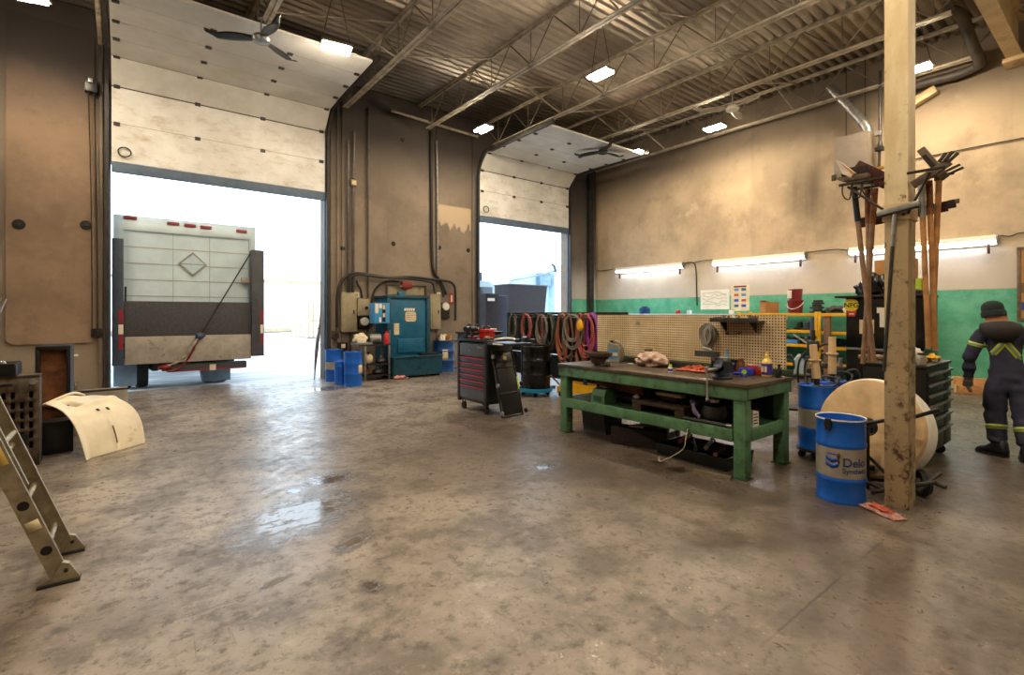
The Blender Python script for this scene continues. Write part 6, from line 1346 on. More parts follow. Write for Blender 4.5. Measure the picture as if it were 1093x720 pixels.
# ================================================================= CREAM DISC REEL
def reel():
    C = Vector((5.52, 1.60, .53)); n = Vector((-.97, .13, .2)).normalized(); q = n.to_track_quat('Z', 'Y').to_matrix()
    t = thing('reel_cart', 'big cream disc reel on a black wheeled stand behind the tan column', 'reel', (C.x, C.y, 0)); c = Vector((0, 0, C.z)); R = .45
    MB().lathe([(.085, .03), (.20, .035), (R*.86, .045), (R*.97, .035), (R, .0), (R*.985, -.02), (.06, -.02), (.06, .0)], 64, c, q, close=True).build('disc', 'cream_worn', t)
    MB().lathe([(R*.99, .0), (R*1.02, -.02), (R*1.03, -.16), (R*.95, -.165), (R*.95, -.025)], 64, c, q, close=True).build('rim', 'white_rim', t)
    MB().lathe([(0, -.03), (.085, -.03), (.09, .025), (.07, .03), (.065, -.02), (0, -.02)], 28, c, q).build('hub_hole', 'black_steel', t)
    MB().lathe([(0, -.17), (R*.94, -.166), (R*.94, -.18), (0, -.185)], 48, c, q).build('back_disc', 'cream_worn', t)
    def W(u, v, X): return onX(u, v, X)-Vector((C.x, C.y, 0))
    MB().tube([W(917, 453, 5.36), W(947, 448, 5.36), W(975, 445, 5.30), W(1003, 437, 5.32)], .017, 10).build('handle_bar', 'black_steel', t)
    MB().rod(W(926, 455, 5.36), W(926, 524, 5.36)*1, .017, n=10).build('upright', 'black_steel', t)
    MB().rod(W(927, 487, 5.36), W(951, 510, 5.36), .015, n=10).build('brace', 'black_steel', t)
    MB().bx(-.16, .14, -.08, .24, .17, .21, bev=.01).build('deck', 'black_steel', t)
    for (u0, v0, x0, u1, v1, x1) in ((921, 512, 5.3, 955, 528, 5.3), (905, 519, 5.45, 950, 512, 5.5), (978, 508, 5.55, 1010, 520, 5.5), (978, 524, 5.25, 1003, 505, 5.6), (930, 528, 5.2, 1000, 514, 5.3)):
        a = onX(u0, v0, x0); b_ = onX(u1, v1, x1); a.z = max(a.z, .02); b_.z = max(b_.z, .02); MB().rod(a-Vector((C.x, C.y, 0)), b_-Vector((C.x, C.y, 0)), .018, n=10).build('base_bar', 'cast_iron', t)
    w = onX(985, 508, 5.52); mb = MB(); mb.lathe([(.04, -.03), (.10, -.035), (.115, 0), (.10, .035), (.04, .03)], 28, (w.x-C.x, w.y-C.y, .116), Matrix.Rotation(R_(35), 3, 'Z') @ Matrix.Rotation(PI/2, 3, 'X'), close=True); ww = mb.build('wheel', 'rubber', t); MB().rod((w.x-C.x-.03, w.y-C.y-.03, .116), (w.x-C.x+.03, w.y-C.y+.03, .116), .04, n=14).build('wheel_hub', 'white_rim', ww)
    MB().rod((w.x-C.x, w.y-C.y, .116), (0, .1, .18), .014, n=8).build('axle_arm', 'cast_iron', t)
    MB().rod((-.02, .02, .2), (.0, .0, C.z), .022, n=10).build('mast', 'black_steel', t)
    r = onZ(947, 543); c = thing('floor_rag', 'crumpled pinkish rag on the floor at the foot of the tan column', 'rag', (r.x-.12, r.y+.01, 0), R_(-30))
    def rg(u, v): return ((u-.5)*.13+.02*noise.noise(Vector((u*5, v*5, 3))), (v-.5)*.34+.03*noise.noise(Vector((u*5, v*5, 8))), .008+.05*abs(noise.noise(Vector((u*6, v*7, 4))))*(1-abs(2*u-1)**3)*(1-abs(2*v-1)**3)*1.6)
    MB().surf(rg, 18, 28).build('cloth', 'rag_pink', c, solid=.005); MB().surf(lambda u, v: ((u-.5)*.07, (v-.5)*.16, .035+.022*math.sin(u*8+v*9)*math.sin(PI*u)), 10, 12).build('fold', 'rag_red', c, solid=.005)
reel()
# ================================================================= COLUMN AND HANGING TOOLS
CX0, CX1, CY0, CY1 = 5.0, 5.21, 1.182, 1.345
def column():
    t = thing('steel_column', 'tan square steel column with worn dirty lower half', 'column', (0, 0, 0))
    MB().bx(CX0, CX1, CY0, CY1, .0, 6.38, bev=.008).build('shaft', 'column', t)
    MB().bx(CX0-.012, CX1+.012, CY0-.012, CY1+.012, 2.36, 2.50, bev=.004).build('band', 'girder_paint', t)
    for z in (2.40, 2.46): MB().rod((CX0-.02, CY0+.03, z), (CX0-.01, CY0+.03, z), .012, n=6).build('bolt', 'dark_steel', t)
column()
def tools():
    X = 5.1
    # brackets
    zl = onX(918, 193, X).z-.02
    t = thing('tool_rack', 'steel tool bracket on the left side of the tan column', 'bracket', (0, 0, 0)); yl = onX(902, 193, X).y
    for x in (X-.14, X+.14): MB().bx(x-.012, x+.012, CY1+.001, yl, zl-.03, zl-.01, bev=.003).build('prong', 'dark_steel', t)
    MB().rod((X-.12, CY1+.001, zl-.28), (X-.12, yl-.06, zl-.04), .010, n=8).build('stay', 'dark_steel', t)
    for k in range(3):
        y = yl-.02-k*.075; MB().tube(spline([(X-.125, y, zl-.02), (X-.135, y-.005, zl-.10), (X-.13, y-.03, zl-.145), (X-.13, y-.06, zl-.14), (X-.125, y-.07, zl-.03)], 5), .006, 6).build('wire_loop', 'dark_steel', t)
    t = thing('tool_rack', 'steel tool bracket on the right side of the tan column', 'bracket', (0, 0, 0)); yr = onX(1014, 193, X).y
    for x in (X-.14, X+.14): MB().bx(x-.012, x+.012, yr, CY0-.001, zl-.03, zl-.01, bev=.003).build('prong', 'dark_steel', t)
    MB().rod((X-.12, CY0-.001, zl-.34), (X-.12, yr+.1, zl-.04), .010, n=8).build('stay', 'dark_steel', t)
    def tool(label, name, cat, top, bot, xt, xb, m, r, grip=None):
        a = onX(*top, xt); b_ = onX(*bot, xb); c = thing(name, label, cat, tuple(a))
        MB().rod((0, 0, 0), b_-a, r, r*.9, 12).build('handle', m, c)
        if grip: MB().rod((0, 0, 0), (b_-a)*.2, r*1.2, r*1.1, 12).build('ferrule', grip, c)
        return c, a
    def bar(c, a, nm, m, p, q, xp, xq, hw, th, bev=0):
        """flat bar between two points of the view at depths xp, xq; hw half height, th half thickness"""
        P, Q = onX(*p, xp)-a, onX(*q, xq)-a; d = Q-P; mb = MB()
        mb.box((P+Q)/2, (th*2, d.length, hw*2), rot=Euler((math.atan2(d.z, d.y), 0, math.atan2(0, 1))) if False else Euler((math.atan2(d.z, -d.y)*-1, 0, 0)), bev=bev)
        return mb.build(nm, m, c)
    # left bundle
    c, a = tool('push broom with black grip hanging leftmost on the column bracket', 'hanging_broom', 'broom', (911.5, 200), (933, 386), 5.03, 5.03, 'wood_worn', .021, 'black_steel')
    bar(c, a, 'head', 'wood_grey', (902, 192), (928, 187), 5.03, 5.03, .022, .035, .008); bar(c, a, 'bristles', 'bristle_dark', (899, 184.5), (927, 180.5), 5.03, 5.03, .035, .03, .012)
    c, a = tool('push broom with maroon bristles hanging nearest the left column face', 'hanging_broom', 'broom', (934, 201), (921, 388), 5.13, 5.13, 'wood_worn', .021, 'rust')
    bar(c, a, 'head', 'bristle_maroon', (913, 184), (944, 198), 5.13, 5.13, .026, .04, .008); bar(c, a, 'bristles', 'bristle_maroon', (915, 176), (944.5, 190), 5.13, 5.13, .042, .035, .012)
    c, a = tool('push broom with tan bristles hanging between two darker brooms', 'hanging_broom', 'broom', (926, 202), (928.5, 386), 5.23, 5.23, 'wood_worn', .02, 'rust')
    bar(c, a, 'head', 'wood_grey', (908, 194), (940, 194), 5.23, 5.23, .02, .035, .006); bar(c, a, 'bristles', 'bristle_tan', (906, 188), (936, 188.5), 5.23, 5.23, .03, .03, .01)
    a = onX(903, 182, 4.93); c = thing('hanging_wedge', 'pale wooden wedge poking up left of the broom heads', 'wedge', tuple(a))
    P = [onX(u, v, 4.93)-a for u, v in ((893, 171.5), (897, 172.5), (914, 185), (909, 189.5), (900, 186))]; MB().prism([(p.y, p.z) for p in P], -.025, .025, 'X').build('wedge', 'wood_pale', c, ang=20); MB().prism([(p.y, p.z) for p in (P[1], P[2], (P[2]+P[3])/2)], -.028, -.0255, 'X').build('split_face', 'cardboard', c, ang=20)
    # right bundle
    c, a = tool('long headed rake hanging first right of the tan column', 'rake', 'rake', (983.5, 198), (991, 372), 5.02, 5.02, 'wood_handle', .02, 'galv')
    bar(c, a, 'head', 'wood_grey', (974, 198), (1014, 172), 5.02, 5.02, .030, .018, .006)
    for k, (p, q) in enumerate((((1002, 173), (1010, 163)), ((1008, 172), (1017, 161.5)), ((1012, 173), (1023, 163)))): bar(c, a, 'tine', 'dark_steel', p, q, 5.0, 5.0, .012, .008, .003)
    c, a = tool('floor scrubber with slanting plank head hanging in the middle right of the column', 'hanging_scrubber', 'scrubber', (991.5, 193), (998.5, 374), 5.10, 5.10, 'wood_handle', .02, 'rust')
    bar(c, a, 'head', 'wood_grey', (983, 159), (1009, 190), 5.10, 5.10, .028, .022, .006); bar(c, a, 'pad', 'bristle_dark', (986, 166), (1000, 182), 5.07, 5.07, .016, .006, .003)
    c, a = tool('two barred rake hanging outermost right of the tan column', 'rake', 'rake', (1002.5, 186), (994, 370), 5.19, 5.19, 'wood_handle', .022)
    bar(c, a, 'bar', 'dark_steel', (996, 189), (1025, 175.5), 5.19, 5.19, .008, .008); bar(c, a, 'bar', 'dark_steel', (999, 192), (1028.5, 178.5), 5.19, 5.19, .008, .008); MB().bx(-.026, .026, -.03, .03, -.05, .02, bev=.006).build('socket', 'dark_steel', c)
    # squeegee on the column front, broom head behind the column
    c, a = tool('long squeegee with grey blade hanging on the front of the tan column', 'floor_squeegee', 'squeegee', (956, 230), (943.5, 396), CX0-.045, CX0-.05, 'cast_iron', .013, 'galv') if False else tool('long squeegee with grey blade hanging on the front of the tan column', 'floor_squeegee', 'squeegee', (955, 229), (943.5, 396), CX0-.045, CX0-.05, 'cast_iron', .014, 'galv')
    bar(c, a, 'blade_holder', 'galv', (936, 228.5), (981, 216.5), CX0-.045, CX0-.045, .022, .012, .004); bar(c, a, 'rubber_blade', 'rubber', (936, 232), (981, 220), CX0-.045, CX0-.045, .010, .006)
    a = onX(969, 226, 5.30); c = thing('hanging_broom', 'long dark double broom head hung behind the tan column', 'broom', tuple(a))
    bar(c, a, 'block', 'bristle_dark', (916, 237), (1020, 217), 5.30, 5.30, .030, .03, .006); bar(c, a, 'bristles', 'bristle_maroon', (916, 241), (1012, 222.5), 5.28, 5.28, .020, .015, .004); bar(c, a, 'end_cap', 'wood_grey', (1012, 216), (1024, 214), 5.30, 5.30, .018, .012, .004)
tools()
# ================================================================= BLACK TOOL CHESTS
def chests():
    # tall cabinet facing the camera
    X = 7.52; y1, y0 = onX(903, 330, X).y, onX(987, 330, X).y
    t = thing('tall_tool_cabinet', 'tall black tool cabinet with stickers behind the tan column', 'tool cabinet', (X, (y0+y1)/2, 0)); w = (y1-y0)/2
    zt = onX(903, 318, X).z
    MB().bx(0, .6, -w, w, .10, 1.13, bev=.01).build('lower_chest', 'black_gloss', t); MB().bx(.0, .6, -w, w, 1.135, zt, bev=.01).build('upper_chest', 'black_gloss', t)
    MB().bx(-.05, .62, -w-.01, w+.12, zt+.001, zt+.03, bev=.008).build('lid', 'black_steel', t)
    MB().bx(-.012, .0, -w, w, 1.12, 1.15, bev=.004).build('seam_trim', 'drawer_silver', t)
    for y in (-w+.1, w-.1):
        for x in (.1, .5): caster(t, (x, y, .10), .045)
    def st(u0, v0, u1, v1, m, nm, d=.004):
        a, b_, c, e = rectX(u0, v0, u1, v1, X); return MB().bx(-d, 0, a-(y0+y1)/2, b_-(y0+y1)/2, c, e).build(nm, m, t)
    q = onX(908.6, 325.5, X); Rm = .085; s = MB().lathe([(0, 0), (Rm, 0), (Rm, .004), (0, .004)], 32, (0, q.y-(y0+y1)/2, q.z), Matrix.Rotation(-PI/2, 3, 'Y')).build('round_sticker', 'sticker_yellow', t)
    qy = q.y-(y0+y1)/2; text_mesh('sticker_text', 'NFG', .085, 'black_steel', s, lambda c: Vector((-.0052-c.z, qy+.082-c.x, q.z-.028+c.y)), .0006, .002)
    a, b_, c, e = rectX(903.5, 331.8, 914.5, 337.5, X); oy = (y0+y1)/2
    s = MB().prism([(a-oy+.02, c), (b_-oy-.02, c), (b_-oy, e), (a-oy, e)], -.004, 0, 'X').build('red_sticker', 'red_paint', t); MB().bx(-.0055, -.004, a-oy+.03, b_-oy-.03, c+.025, c+.04).build('sticker_bar', 'paper', s)
    st(917.5, 341, 933, 356, 'paper_old', 'note'); st(922, 333, 926, 337, 'paper', 'note'); st(936, 328, 945, 334, 'paper', 'note'); st(939, 334, 945, 349, 'paper', 'note')
    st(935, 378.5, 945, 385, 'paper', 'note'); st(928, 385.5, 945, 390, 'red_paint', 'note', .005)
    # on top
    c = thing('black_bag', 'crumpled black plastic bag on top of the tall black cabinet', 'bag', (X+.17, (y0+y1)/2+.12, zt+.031)); mb = MB(); mb.ball((0, 0, .10), (.17, .22, .16), 26, .5, 9, 2.6)
    for v in mb.bm.verts: v.co.z = max(0, v.co.z)
    mb.build('bag', 'black_gloss', c, ang=50); MB().lathe([(0, 0), (.03, 0), (.02, .03), (.05, .07), (0, .05)], 12, (0, .03, .20)).build('tied_neck', 'black_gloss', c)
    a, b_, zc, ze = rectX(936, 277, 978, 320, X+.5); c = thing('cardboard_carton', 'tall cardboard carton behind the column above the black cabinet', 'carton', (X+.50, (a+b_)/2-.0, zt+.031)); MB().bx(-.095, .095, -(b_-a)/2, (b_-a)/2, 0, ze-zt-.03, bev=.006).build('carton', 'cardboard', c); MB().bx(-.098, -.0955, -.02, .02, 0, ze-zt-.03).build('tape', 'paper_old', c)
    c = thing('marker_tube', 'red and yellow striped marker tube right of the column on the cabinet', 'tube', (X+.22, onX(981, 320, X+.22).y, zt+.031)); MB().rod((0, 0, 0), (0, 0, .20), .035, n=14).build('tube', 'hivis', c); MB().rod((0, .06, 0), (0, .06, .26), .022, n=12).build('red_tube', 'red_paint', c); MB().rod((0, -.055, 0), (0, -.055, .18), .017, n=12).build('grey_tube', 'galv', c)
    c = thing('flat_tray', 'grey flat tray at the right end of the tall cabinet top', 'tray', (X+.05, y0+.17, zt+.031)); MB().bx(-.08, .1, -.14, .05, 0, .05, bev=.01).build('tray', 'dark_steel', c); MB().rod((0, -.1, .05), (0, 0.02, .06), .02, n=10).build('roll', 'bristle_tan', c)
    # roller cabinet with silver drawers
    x0, x1, yf = 6.49, 7.44, 1.385
    r = thing('roller_cabinet', 'black roller cabinet with ribbed silver drawer fronts beside the mechanic', 'tool cabinet', ((x0+x1)/2, yf, 0)); w = (x1-x0)/2
    MB().bx(-w, w, 0, .56, .13, 1.03, bev=.01).build('body', 'black_steel', r); MB().bx(-w-.02, w+.02, -.02, .58, 1.031, 1.06, bev=.008).build('top', 'dark_steel', r)
    cols = ((-w+.02, .14), (.16, w-.02)); 
    for a, b_ in cols:
        z = .15
        for hgt in (.22, .13, .13, .10, .10, .10):
            d = MB().bx(a, b_, -.02, .0, z, z+hgt-.012, bev=.004).build('drawer', 'drawer_dark', r); MB().bx(a, b_, -.042, -.012, z+hgt-.04, z+hgt-.014, bev=.006).build('pull', 'drawer_silver', d); z += hgt+.012
    for x in (-w+.08, w-.08):
        for y in (.07, .49): caster(r, (x, y, .13), .055)
    MB().tube(spline([(w, .08, .9), (w+.045, .08, .9), (w+.045, .48, .9), (w, .48, .9)], 4), .014, 8).build('push_bar', 'drawer_silver', r)
    zt2 = 1.061; mx = (x0+x1)/2
    def it(n, l, cat, x, y, rz=0): return thing(n, l, cat, (x, y, zt2), rz)
    c = it('white_rag', 'heap of white rags on the roller cabinet beside the column', 'rag', 6.80, 1.62); soft('cloth', 'paper', c, (0, 0, .06), (.15, .12, .10), 5, .8, 22); soft('cloth', 'paper_old', c, (.05, -.10, .03), (.10, .06, .05), 8, .7, 18)
    c = it('yellow_rag', 'yellow rag on the roller cabinet right of the white rags', 'rag', 7.16, 1.47); soft('cloth', 'yellow_paint', c, (0, 0, .025), (.13, .06, .045), 9, .8, 20); MB().surf(lambda u, v: (.1+.1*u, -.02+.05*v, .015+.01*math.sin(7*u+4*v)), 6, 4).build('fold', 'yellow_paint', c, solid=.006)
    c = it('glass_jar', 'small grey jar on the roller cabinet before the rags', 'jar', 6.60, 1.45); MB().lathe([(0, 0), (.04, 0), (.042, .08), (.03, .10), (0, .10)], 18).build('jar', 'drum_grey', c); MB().rod((0, 0, .10), (0, 0, .12), .034, n=16).build('lid', 'dark_steel', c)
    c = it('ratchet', 'chrome ratchet lying on the roller cabinet top', 'ratchet', 6.90, 1.41, .1); MB().rod((-.1, 0, .018), (.08, 0, .018), .012, n=10).build('handle', 'chrome', c); MB().rod((.10, 0, .003), (.10, 0, .035), .028, n=16).build('head', 'chrome', c)
    # small bench piece left of the column at cabinet height: tube of rags
    c = it('rolled_rag', 'rolled tan rag at the left end of the roller cabinet top', 'rag', 6.60, 1.80, R_(80)); MB().tube(spline([(-.2, 0, .045), (-.1, .01, .05), (.05, -.01, .045), (.22, .02, .04)], 6), lambda q: .032+.008*math.sin(q*17), 10).build('cloth', 'rag_brown', c); MB().ball((-.21, 0, .045), (.04, .045, .042), 12, .4, 2).build('knot', 'paper_old', c)
chests()
# ================================================================= YELLOW RACK AND WALL BENCH
def rack():
    X = 12.75; D = .62
    def bay(y0, y1, zs, label):
        t = thing('storage_rack', label, 'rack', (X, (y0+y1)/2, 0)); h = (y1-y0)/2
        for y in (-h, h):
            for x in (0, D): MB().bx(x-.03, x+.03, y-.03 if y > 0 else y-.03, y+.03, 0, 1.63, bev=.006).build('post', 'yellow_paint', t)
        for z in zs:
            for x in (0, D): MB().bx(x-.02, x+.02, -h+.031, h-.031, z-.07, z, bev=.005).build('beam', 'yellow_paint', t)
            MB().bx(.021, D-.021, -h+.031, h-.031, z-.02, z-.001).build('deck', 'wood_grey', t)
        return t
    za, zb, zc, zd = 1.60, 1.20, .86, .40
    bay(4.74, 6.6, (za, zb, zc, zd), 'yellow storage rack bay left of the double posts, full of hubs'); bay(2.75, 4.67, (za, zb-.02, zc-.03, zd+.05), 'yellow storage rack bay right of the double posts, next to the black cabinet')
    random.seed(21); MT = ['cast_iron', 'dark_steel', 'galv', 'black_steel', 'rusty_plate', 'teal_dark']
    def part(i, y, z, kind, label):
        t = thing('machine_part', label, 'machine part', (X+.14+.30*(i % 2), y, z+.001), random.random()*3); m = MT[i % 6]; s = .95+.25*random.random()
        if kind == 0: MB().lathe([(.03, 0), (.13*s, 0), (.13*s, .03), (.07, .05), (.06, .16*s), (.03, .16*s)], 20, close=True).build('hub', m, t); MB().lathe([(.0, .05), (.03, .05), (.03, .19*s), (0, .19*s)], 12).build('spindle', 'galv', t)
        elif kind == 1: MB().rod((-.1*s, 0, .09), (.1*s, 0, .09), .085, n=18).build('motor', m, t); MB().bx(-.06, .06, -.07, .07, 0, .02, bev=.004).build('foot', 'black_steel', t); MB().rod((.1*s, 0, .09), (.17*s, 0, .09), .03, n=12).build('shaft', 'galv', t)
        elif kind == 2: MB().bx(-.09*s, .09*s, -.12*s, .12*s, 0, .14*s, bev=.02).build('housing', m, t); MB().lathe([(0, 0), (.06, 0), (.06, .03), (0, .03)], 16, (0, 0, .141*s)).build('cover', 'galv', t)
        else:
            MB().lathe([(.05, 0), (.11, 0), (.11, .07), (.05, .07)], 22, close=True).build('disc', m, t); MB().lathe([(.04, .072), (.11, .072), (.11, .14), (.04, .14)], 22, close=True).build('disc', 'dark_steel', t)
    shelf = {1.20: 'middle', .86: 'second lowest', .40: 'lowest'}; od = ['first', 'second', 'third', 'fourth', 'fifth', 'sixth']
    kn = ['flanged hub', 'small motor', 'square housing', 'stacked disc pair']; k = 0
    for z in (1.20, .86, .40):
        n = 6 if z != .40 else 5
        for j in range(n):
            y = 4.98+j*.29; kd = (k*7+j) % 4; part(k, y, z, kd, '%s on the %s shelf of the left yellow bay, %s from posts' % (kn[kd], shelf[z], od[j])); k += 1
    for z, n in ((.83, 3), (.45, 4)):
        for j in range(n):
            y = 4.4-j*.40; kd = (k*5+j) % 4; part(k, y, z, kd, '%s on the %s shelf of the right yellow bay, %s from posts' % (kn[kd], 'second lowest' if z > .6 else 'lowest', od[j])); k += 1
    b = thing('blue_bin', 'small blue bin on the second lowest shelf of the left yellow bay', 'bin', (X+.10, 5.30, .861)) ; MB().bx(-.08, .08, -.14, .14, 0, .10, bev=.012).build('bin', 'label_blue', b); MB().bx(-.09, -.08, -.12, .12, .03, .09, bev=.003).build('front_lip', 'light_blue', b)
    for q in [o for o in bpy.data.objects if o.name.startswith('machine_part') and o.parent is None and abs(o.location.z-.861) < .01 and abs(o.location.y-5.30) < .3 and o.location.y > 5.1]:
        q.location.x = X+.40
    u = thing('leaning_pipe', 'dark pipe with clamp standing before the left yellow bay', 'pipe', (X-.3, onX(866, 345, X-.3).y, 0)); MB().rod((0, 0, 0), (.0, -.02, 1.5), .045, n=12).build('pipe', 'truck_slate', u); MB().bx(-.06, .06, -.09, .07, 1.0, 1.08, bev=.01).build('clamp', 'black_steel', u)
    u = thing('red_bar', 'reddish wooden bar standing in the right yellow bay', 'bar', (X-.1, onX(883, 345, X-.1).y, 0)); MB().bx(-.05, .05, -.06, .06, 0, 1.50, bev=.008).build('bar', 'rag_brown', u); MB().bx(-.055, .055, -.065, .065, 1.501, 1.53, bev=.004).build('cap', 'dark_red', u)
    # on top of the rack
    q = onX(821, 330, X+.3); c = thing('cardboard_box', 'open cardboard box tilted on top of the yellow rack', 'box', (X+.3, q.y, za+.001), R_(52)); mb = MB(); mb.M = Matrix.Rotation(R_(0), 4, 'X')
    mb.bx(-.15, .15, -.17, .17, 0, .03); mb.build('bottom', 'cardboard', c)
    for a in ((-.15, -.135, -.17, .17), (.135, .15, -.17, .17), (-.1345, .1345, .155, .17)): MB().bx(*a, .0305, .28).build('side', 'cardboard', c)
    MB().bx(-.135, .135, -.17, -.155, .0305, .10).build('flap', 'cardboard', c); MB().box((0, .10, .29), (.28, .2, .012), rot=Euler((R_(22), 0, 0))).build('flap', 'cardboard', c)
    q = onX(849, 333, X+.2); c = thing('red_pail', 'tall dark red pail stack on top of the yellow rack', 'pail', (X+.2, q.y, za+.001)); MB().lathe([(0, 0), (.15, 0), (.175, .30), (.18, .31), (.17, .32), (.15, .29), (0, .28)], 28).build('pail', 'dark_red', c); MB().lathe([(0, .285), (.13, .285), (.155, .58), (.145, .585), (.125, .30), (0, .30)], 28).build('upper_pail', 'dark_red', c)
    MB().tube([(.0-.17*math.sin(x), .178*math.cos(x), .26-.16*math.sin(x)) for x in [PI*i/16 for i in range(17)]], .008, 6).build('bail', 'paper', c); MB().bx(-.172, -.15, .02, .12, .36, .55, bev=.004).build('label', 'paper', c)
    q = onX(873, 334, X+.25)
    for i in range(3):
        c = thing('rotor_disc', ['lowest black rotor of the stack on the yellow rack', 'middle black rotor of the stack on the yellow rack', 'topmost black rotor of the stack on the yellow rack'][i], 'rotor', (X+.25+.02*(i-1), q.y+.02*(i % 2), za+.001+.105*i)); MB().lathe([(.06, 0), (.17-.02*i, 0), (.17-.02*i, .04), (.10, .045), (.10, .10), (.06, .10)], 28, close=True).build('disc', 'cast_iron', c); MB().lathe([(.02, .06), (.06, .06), (.06, .10), (.02, .10)], 18, close=True).build('hub', 'dark_steel', c)
    q = onX(893, 333, X+.2); c = thing('rag_heap', 'dark rag heap with a white corner on the right end of the yellow rack', 'rag', (X+.2, q.y, za+.001)); soft('cloth', 'hose_dark', c, (0, 0, .06), (.2, .25, .10), 6, .6, 20); soft('white_corner', 'paper', c, (-.1, -.24, .06), (.08, .08, .09), 3, .6, 14)
    # long wall counter behind the pegboard: only its cluttered top shows
    y0, y1 = 6.75, 10.6; t = thing('wall_counter', 'long pale counter along the green wall behind the pegboard', 'counter', (12.85, (y0+y1)/2, 0)); h = (y1-y0)/2
    MB().bx(-.05, .65, -h, h, 1.53, 1.58, bev=.006).build('top', 'rig_blue', t); MB().bx(.0, .6, -h+.03, h-.03, .1, 1.529, bev=.01).build('cabinet', 'panel_beige', t); MB().bx(-.0, .6, -h+.06, h-.06, 0, .1).build('plinth', 'black_steel', t)
    for k in range(5): MB().bx(-.02, 0, -h+.06+k*(2*h-.12)/5, -h+.04+(k+1)*(2*h-.12)/5, .15, 1.45, bev=.006).build('door', 'panel_beige', t)
    q = onX(687, 331, 12.9); c = thing('blue_canister', 'dark blue canister on the wall counter left of the posters', 'canister', (12.95, q.y, 1.581)); MB().lathe([(0, 0), (.17, 0), (.175, .16), (.15, .19), (0, .19)], 24).build('body', 'drum_darkblue', c); MB().rod((0, 0, .19), (0, 0, .22), .10, n=16).build('lid', 'black_steel', c)
    for i, (u, m, l) in enumerate(((723, 'red_paint', 'small red tin on the wall counter below the white poster'), (735, 'rig_blue', 'small pale blue tin on the wall counter'), (800, 'paper', 'small white tin at the right end of the wall counter'))):
        q = onX(u, 333, 12.92); c = thing('tin', l, 'tin', (12.95, min(max(q.y, 6.9), 10.4), 1.581)); MB().lathe([(0, 0), (.07, 0), (.07, .09), (.065, .10), (0, .10)], 18).build('body', m, c); MB().lathe([(0, .1005), (.06, .1005), (.055, .115), (0, .115)], 18).build('lid', 'galv', c)
rack()
def clutter():
    # black tool chest far behind the drawer cart
    t = thing('tool_chest', 'dark steel tool chest standing behind the drawer cart by the hose rack', 'tool chest', (6.15, 8.98, 0)); MB().bx(-.42, .42, -.22, .25, .1, 1.16, bev=.01).build('body', 'tool_black', t); MB().bx(-.46, .46, -.25, .28, 1.161, 1.20, bev=.008).build('top', 'dark_steel', t)
    for k in range(6): d = MB().bx(-.40, .40, -.235, -.22, .13+k*.17, .28+k*.17, bev=.005).build('drawer', 'tool_graphite', t); MB().bx(-.38, .38, -.25, -.232, .255+k*.17, .27+k*.17, bev=.004).build('pull', 'drawer_silver', d)
    for x in (-.36, .36):
        for y in (-.16, .19): caster(t, (x, y, .10), .045)
    for i, (x, y, m, l) in enumerate(((-.32, -.05, 'tool_black', 'small black vise on the left end of the dark steel tool chest'), (-.05, .02, 'cast_iron', 'grey cast block in the middle of the dark steel tool chest'))):
        c = thing('cast_block', l, 'casting', (6.15+x, 8.98+y, 1.201)); MB().bx(-.07, .07, -.09, .09, 0, .03, bev=.006).build('base', m, c); MB().prism([(-.05, .03), (.05, .03), (.04, .13), (.0, .17), (-.04, .13)], -.05, .05, 'Y').build('body', m, c, ang=20); MB().rod((0, -.12, .09), (0, .12, .09), .018, n=10).build('bar', 'galv', c)
    c = thing('cloth_stack', 'folded pinkish cloth on the right end of the dark steel tool chest', 'cloth', (6.42, 8.98, 1.201)); MB().bx(-.11, .11, -.12, .12, 0, .03, bev=.012).build('lower_fold', 'rag_pink', c); MB().box((.01, .0, .046), (.2, .21, .03), rz=.15, bev=.012).build('upper_fold', 'paper_old', c)
    # low cart of oil kit behind the pump kegs
    t = thing('oil_cart', 'low cart of oil kit between the yellow rack and the pump kegs', 'cart', (7.55, 3.35, 0), R_(-62)); MB().bx(-.45, .45, -.22, .22, .70, .73, bev=.006).build('top_shelf', 'dark_steel', t); MB().bx(-.45, .45, -.22, .22, .22, .25, bev=.006).build('lower_shelf', 'dark_steel', t)
    for x in (-.42, .42):
        for y in (-.19, .19): MB().bx(x-.018, x+.018, y-.018, y+.018, .09, .92, bev=.003).build('post', 'galv', t); caster(t, (x, y, .09), .04)
    rot = Matrix.Rotation(R_(-62), 3, 'Z')
    def put(n, l, cat, x, y, z): q = rot @ Vector((x, y, 0)); return thing(n, l, cat, (7.55+q.x, 3.35+q.y, z), R_(-62))
    for i, (x, m, cap, h, l) in enumerate(((-.33, 'paper', 'dark_red', .24, 'white jug with red cap on the oil cart behind the pump kegs'), (-.16, 'amber', 'black_steel', .20, 'brown jug on the oil cart behind the pump kegs'), (.30, 'rig_blue', 'paper', .26, 'pale blue jug on the oil cart behind the pump kegs'))):
        c = put('oil_jug', l, 'jug', x, .02, .731); MB().prism([(-.06, 0), (.06, 0), (.065, .02), (.06, h*.75), (.02, h*.95), (-.03, h*.95), (-.065, h*.7)], -.04, .04, 'Y').build('body', m, c, ang=25); MB().rod((0, 0, h*.94), (0, 0, h*1.06), .022, n=12).build('cap', cap, c)
    c = put('fluid_pump', 'chrome fluid pump with black hoses on the oil cart', 'pump', .07, 0, .731); MB().lathe([(0, 0), (.07, 0), (.07, .02), (.03, .03), (.03, .18), (.05, .20), (.05, .26), (0, .27)], 18).build('body', 'galv', c); MB().tube(spline([(.03, 0, .22), (.12, -.02, .26), (.16, -.06, .10), (.10, -.08, .03), (.02, -.09, .05)], 6), .014, 8).build('hose', 'cable_black', c); MB().rod((0, 0, .26), (0, 0, .40), .014, n=8).build('plunger', 'chrome', c)
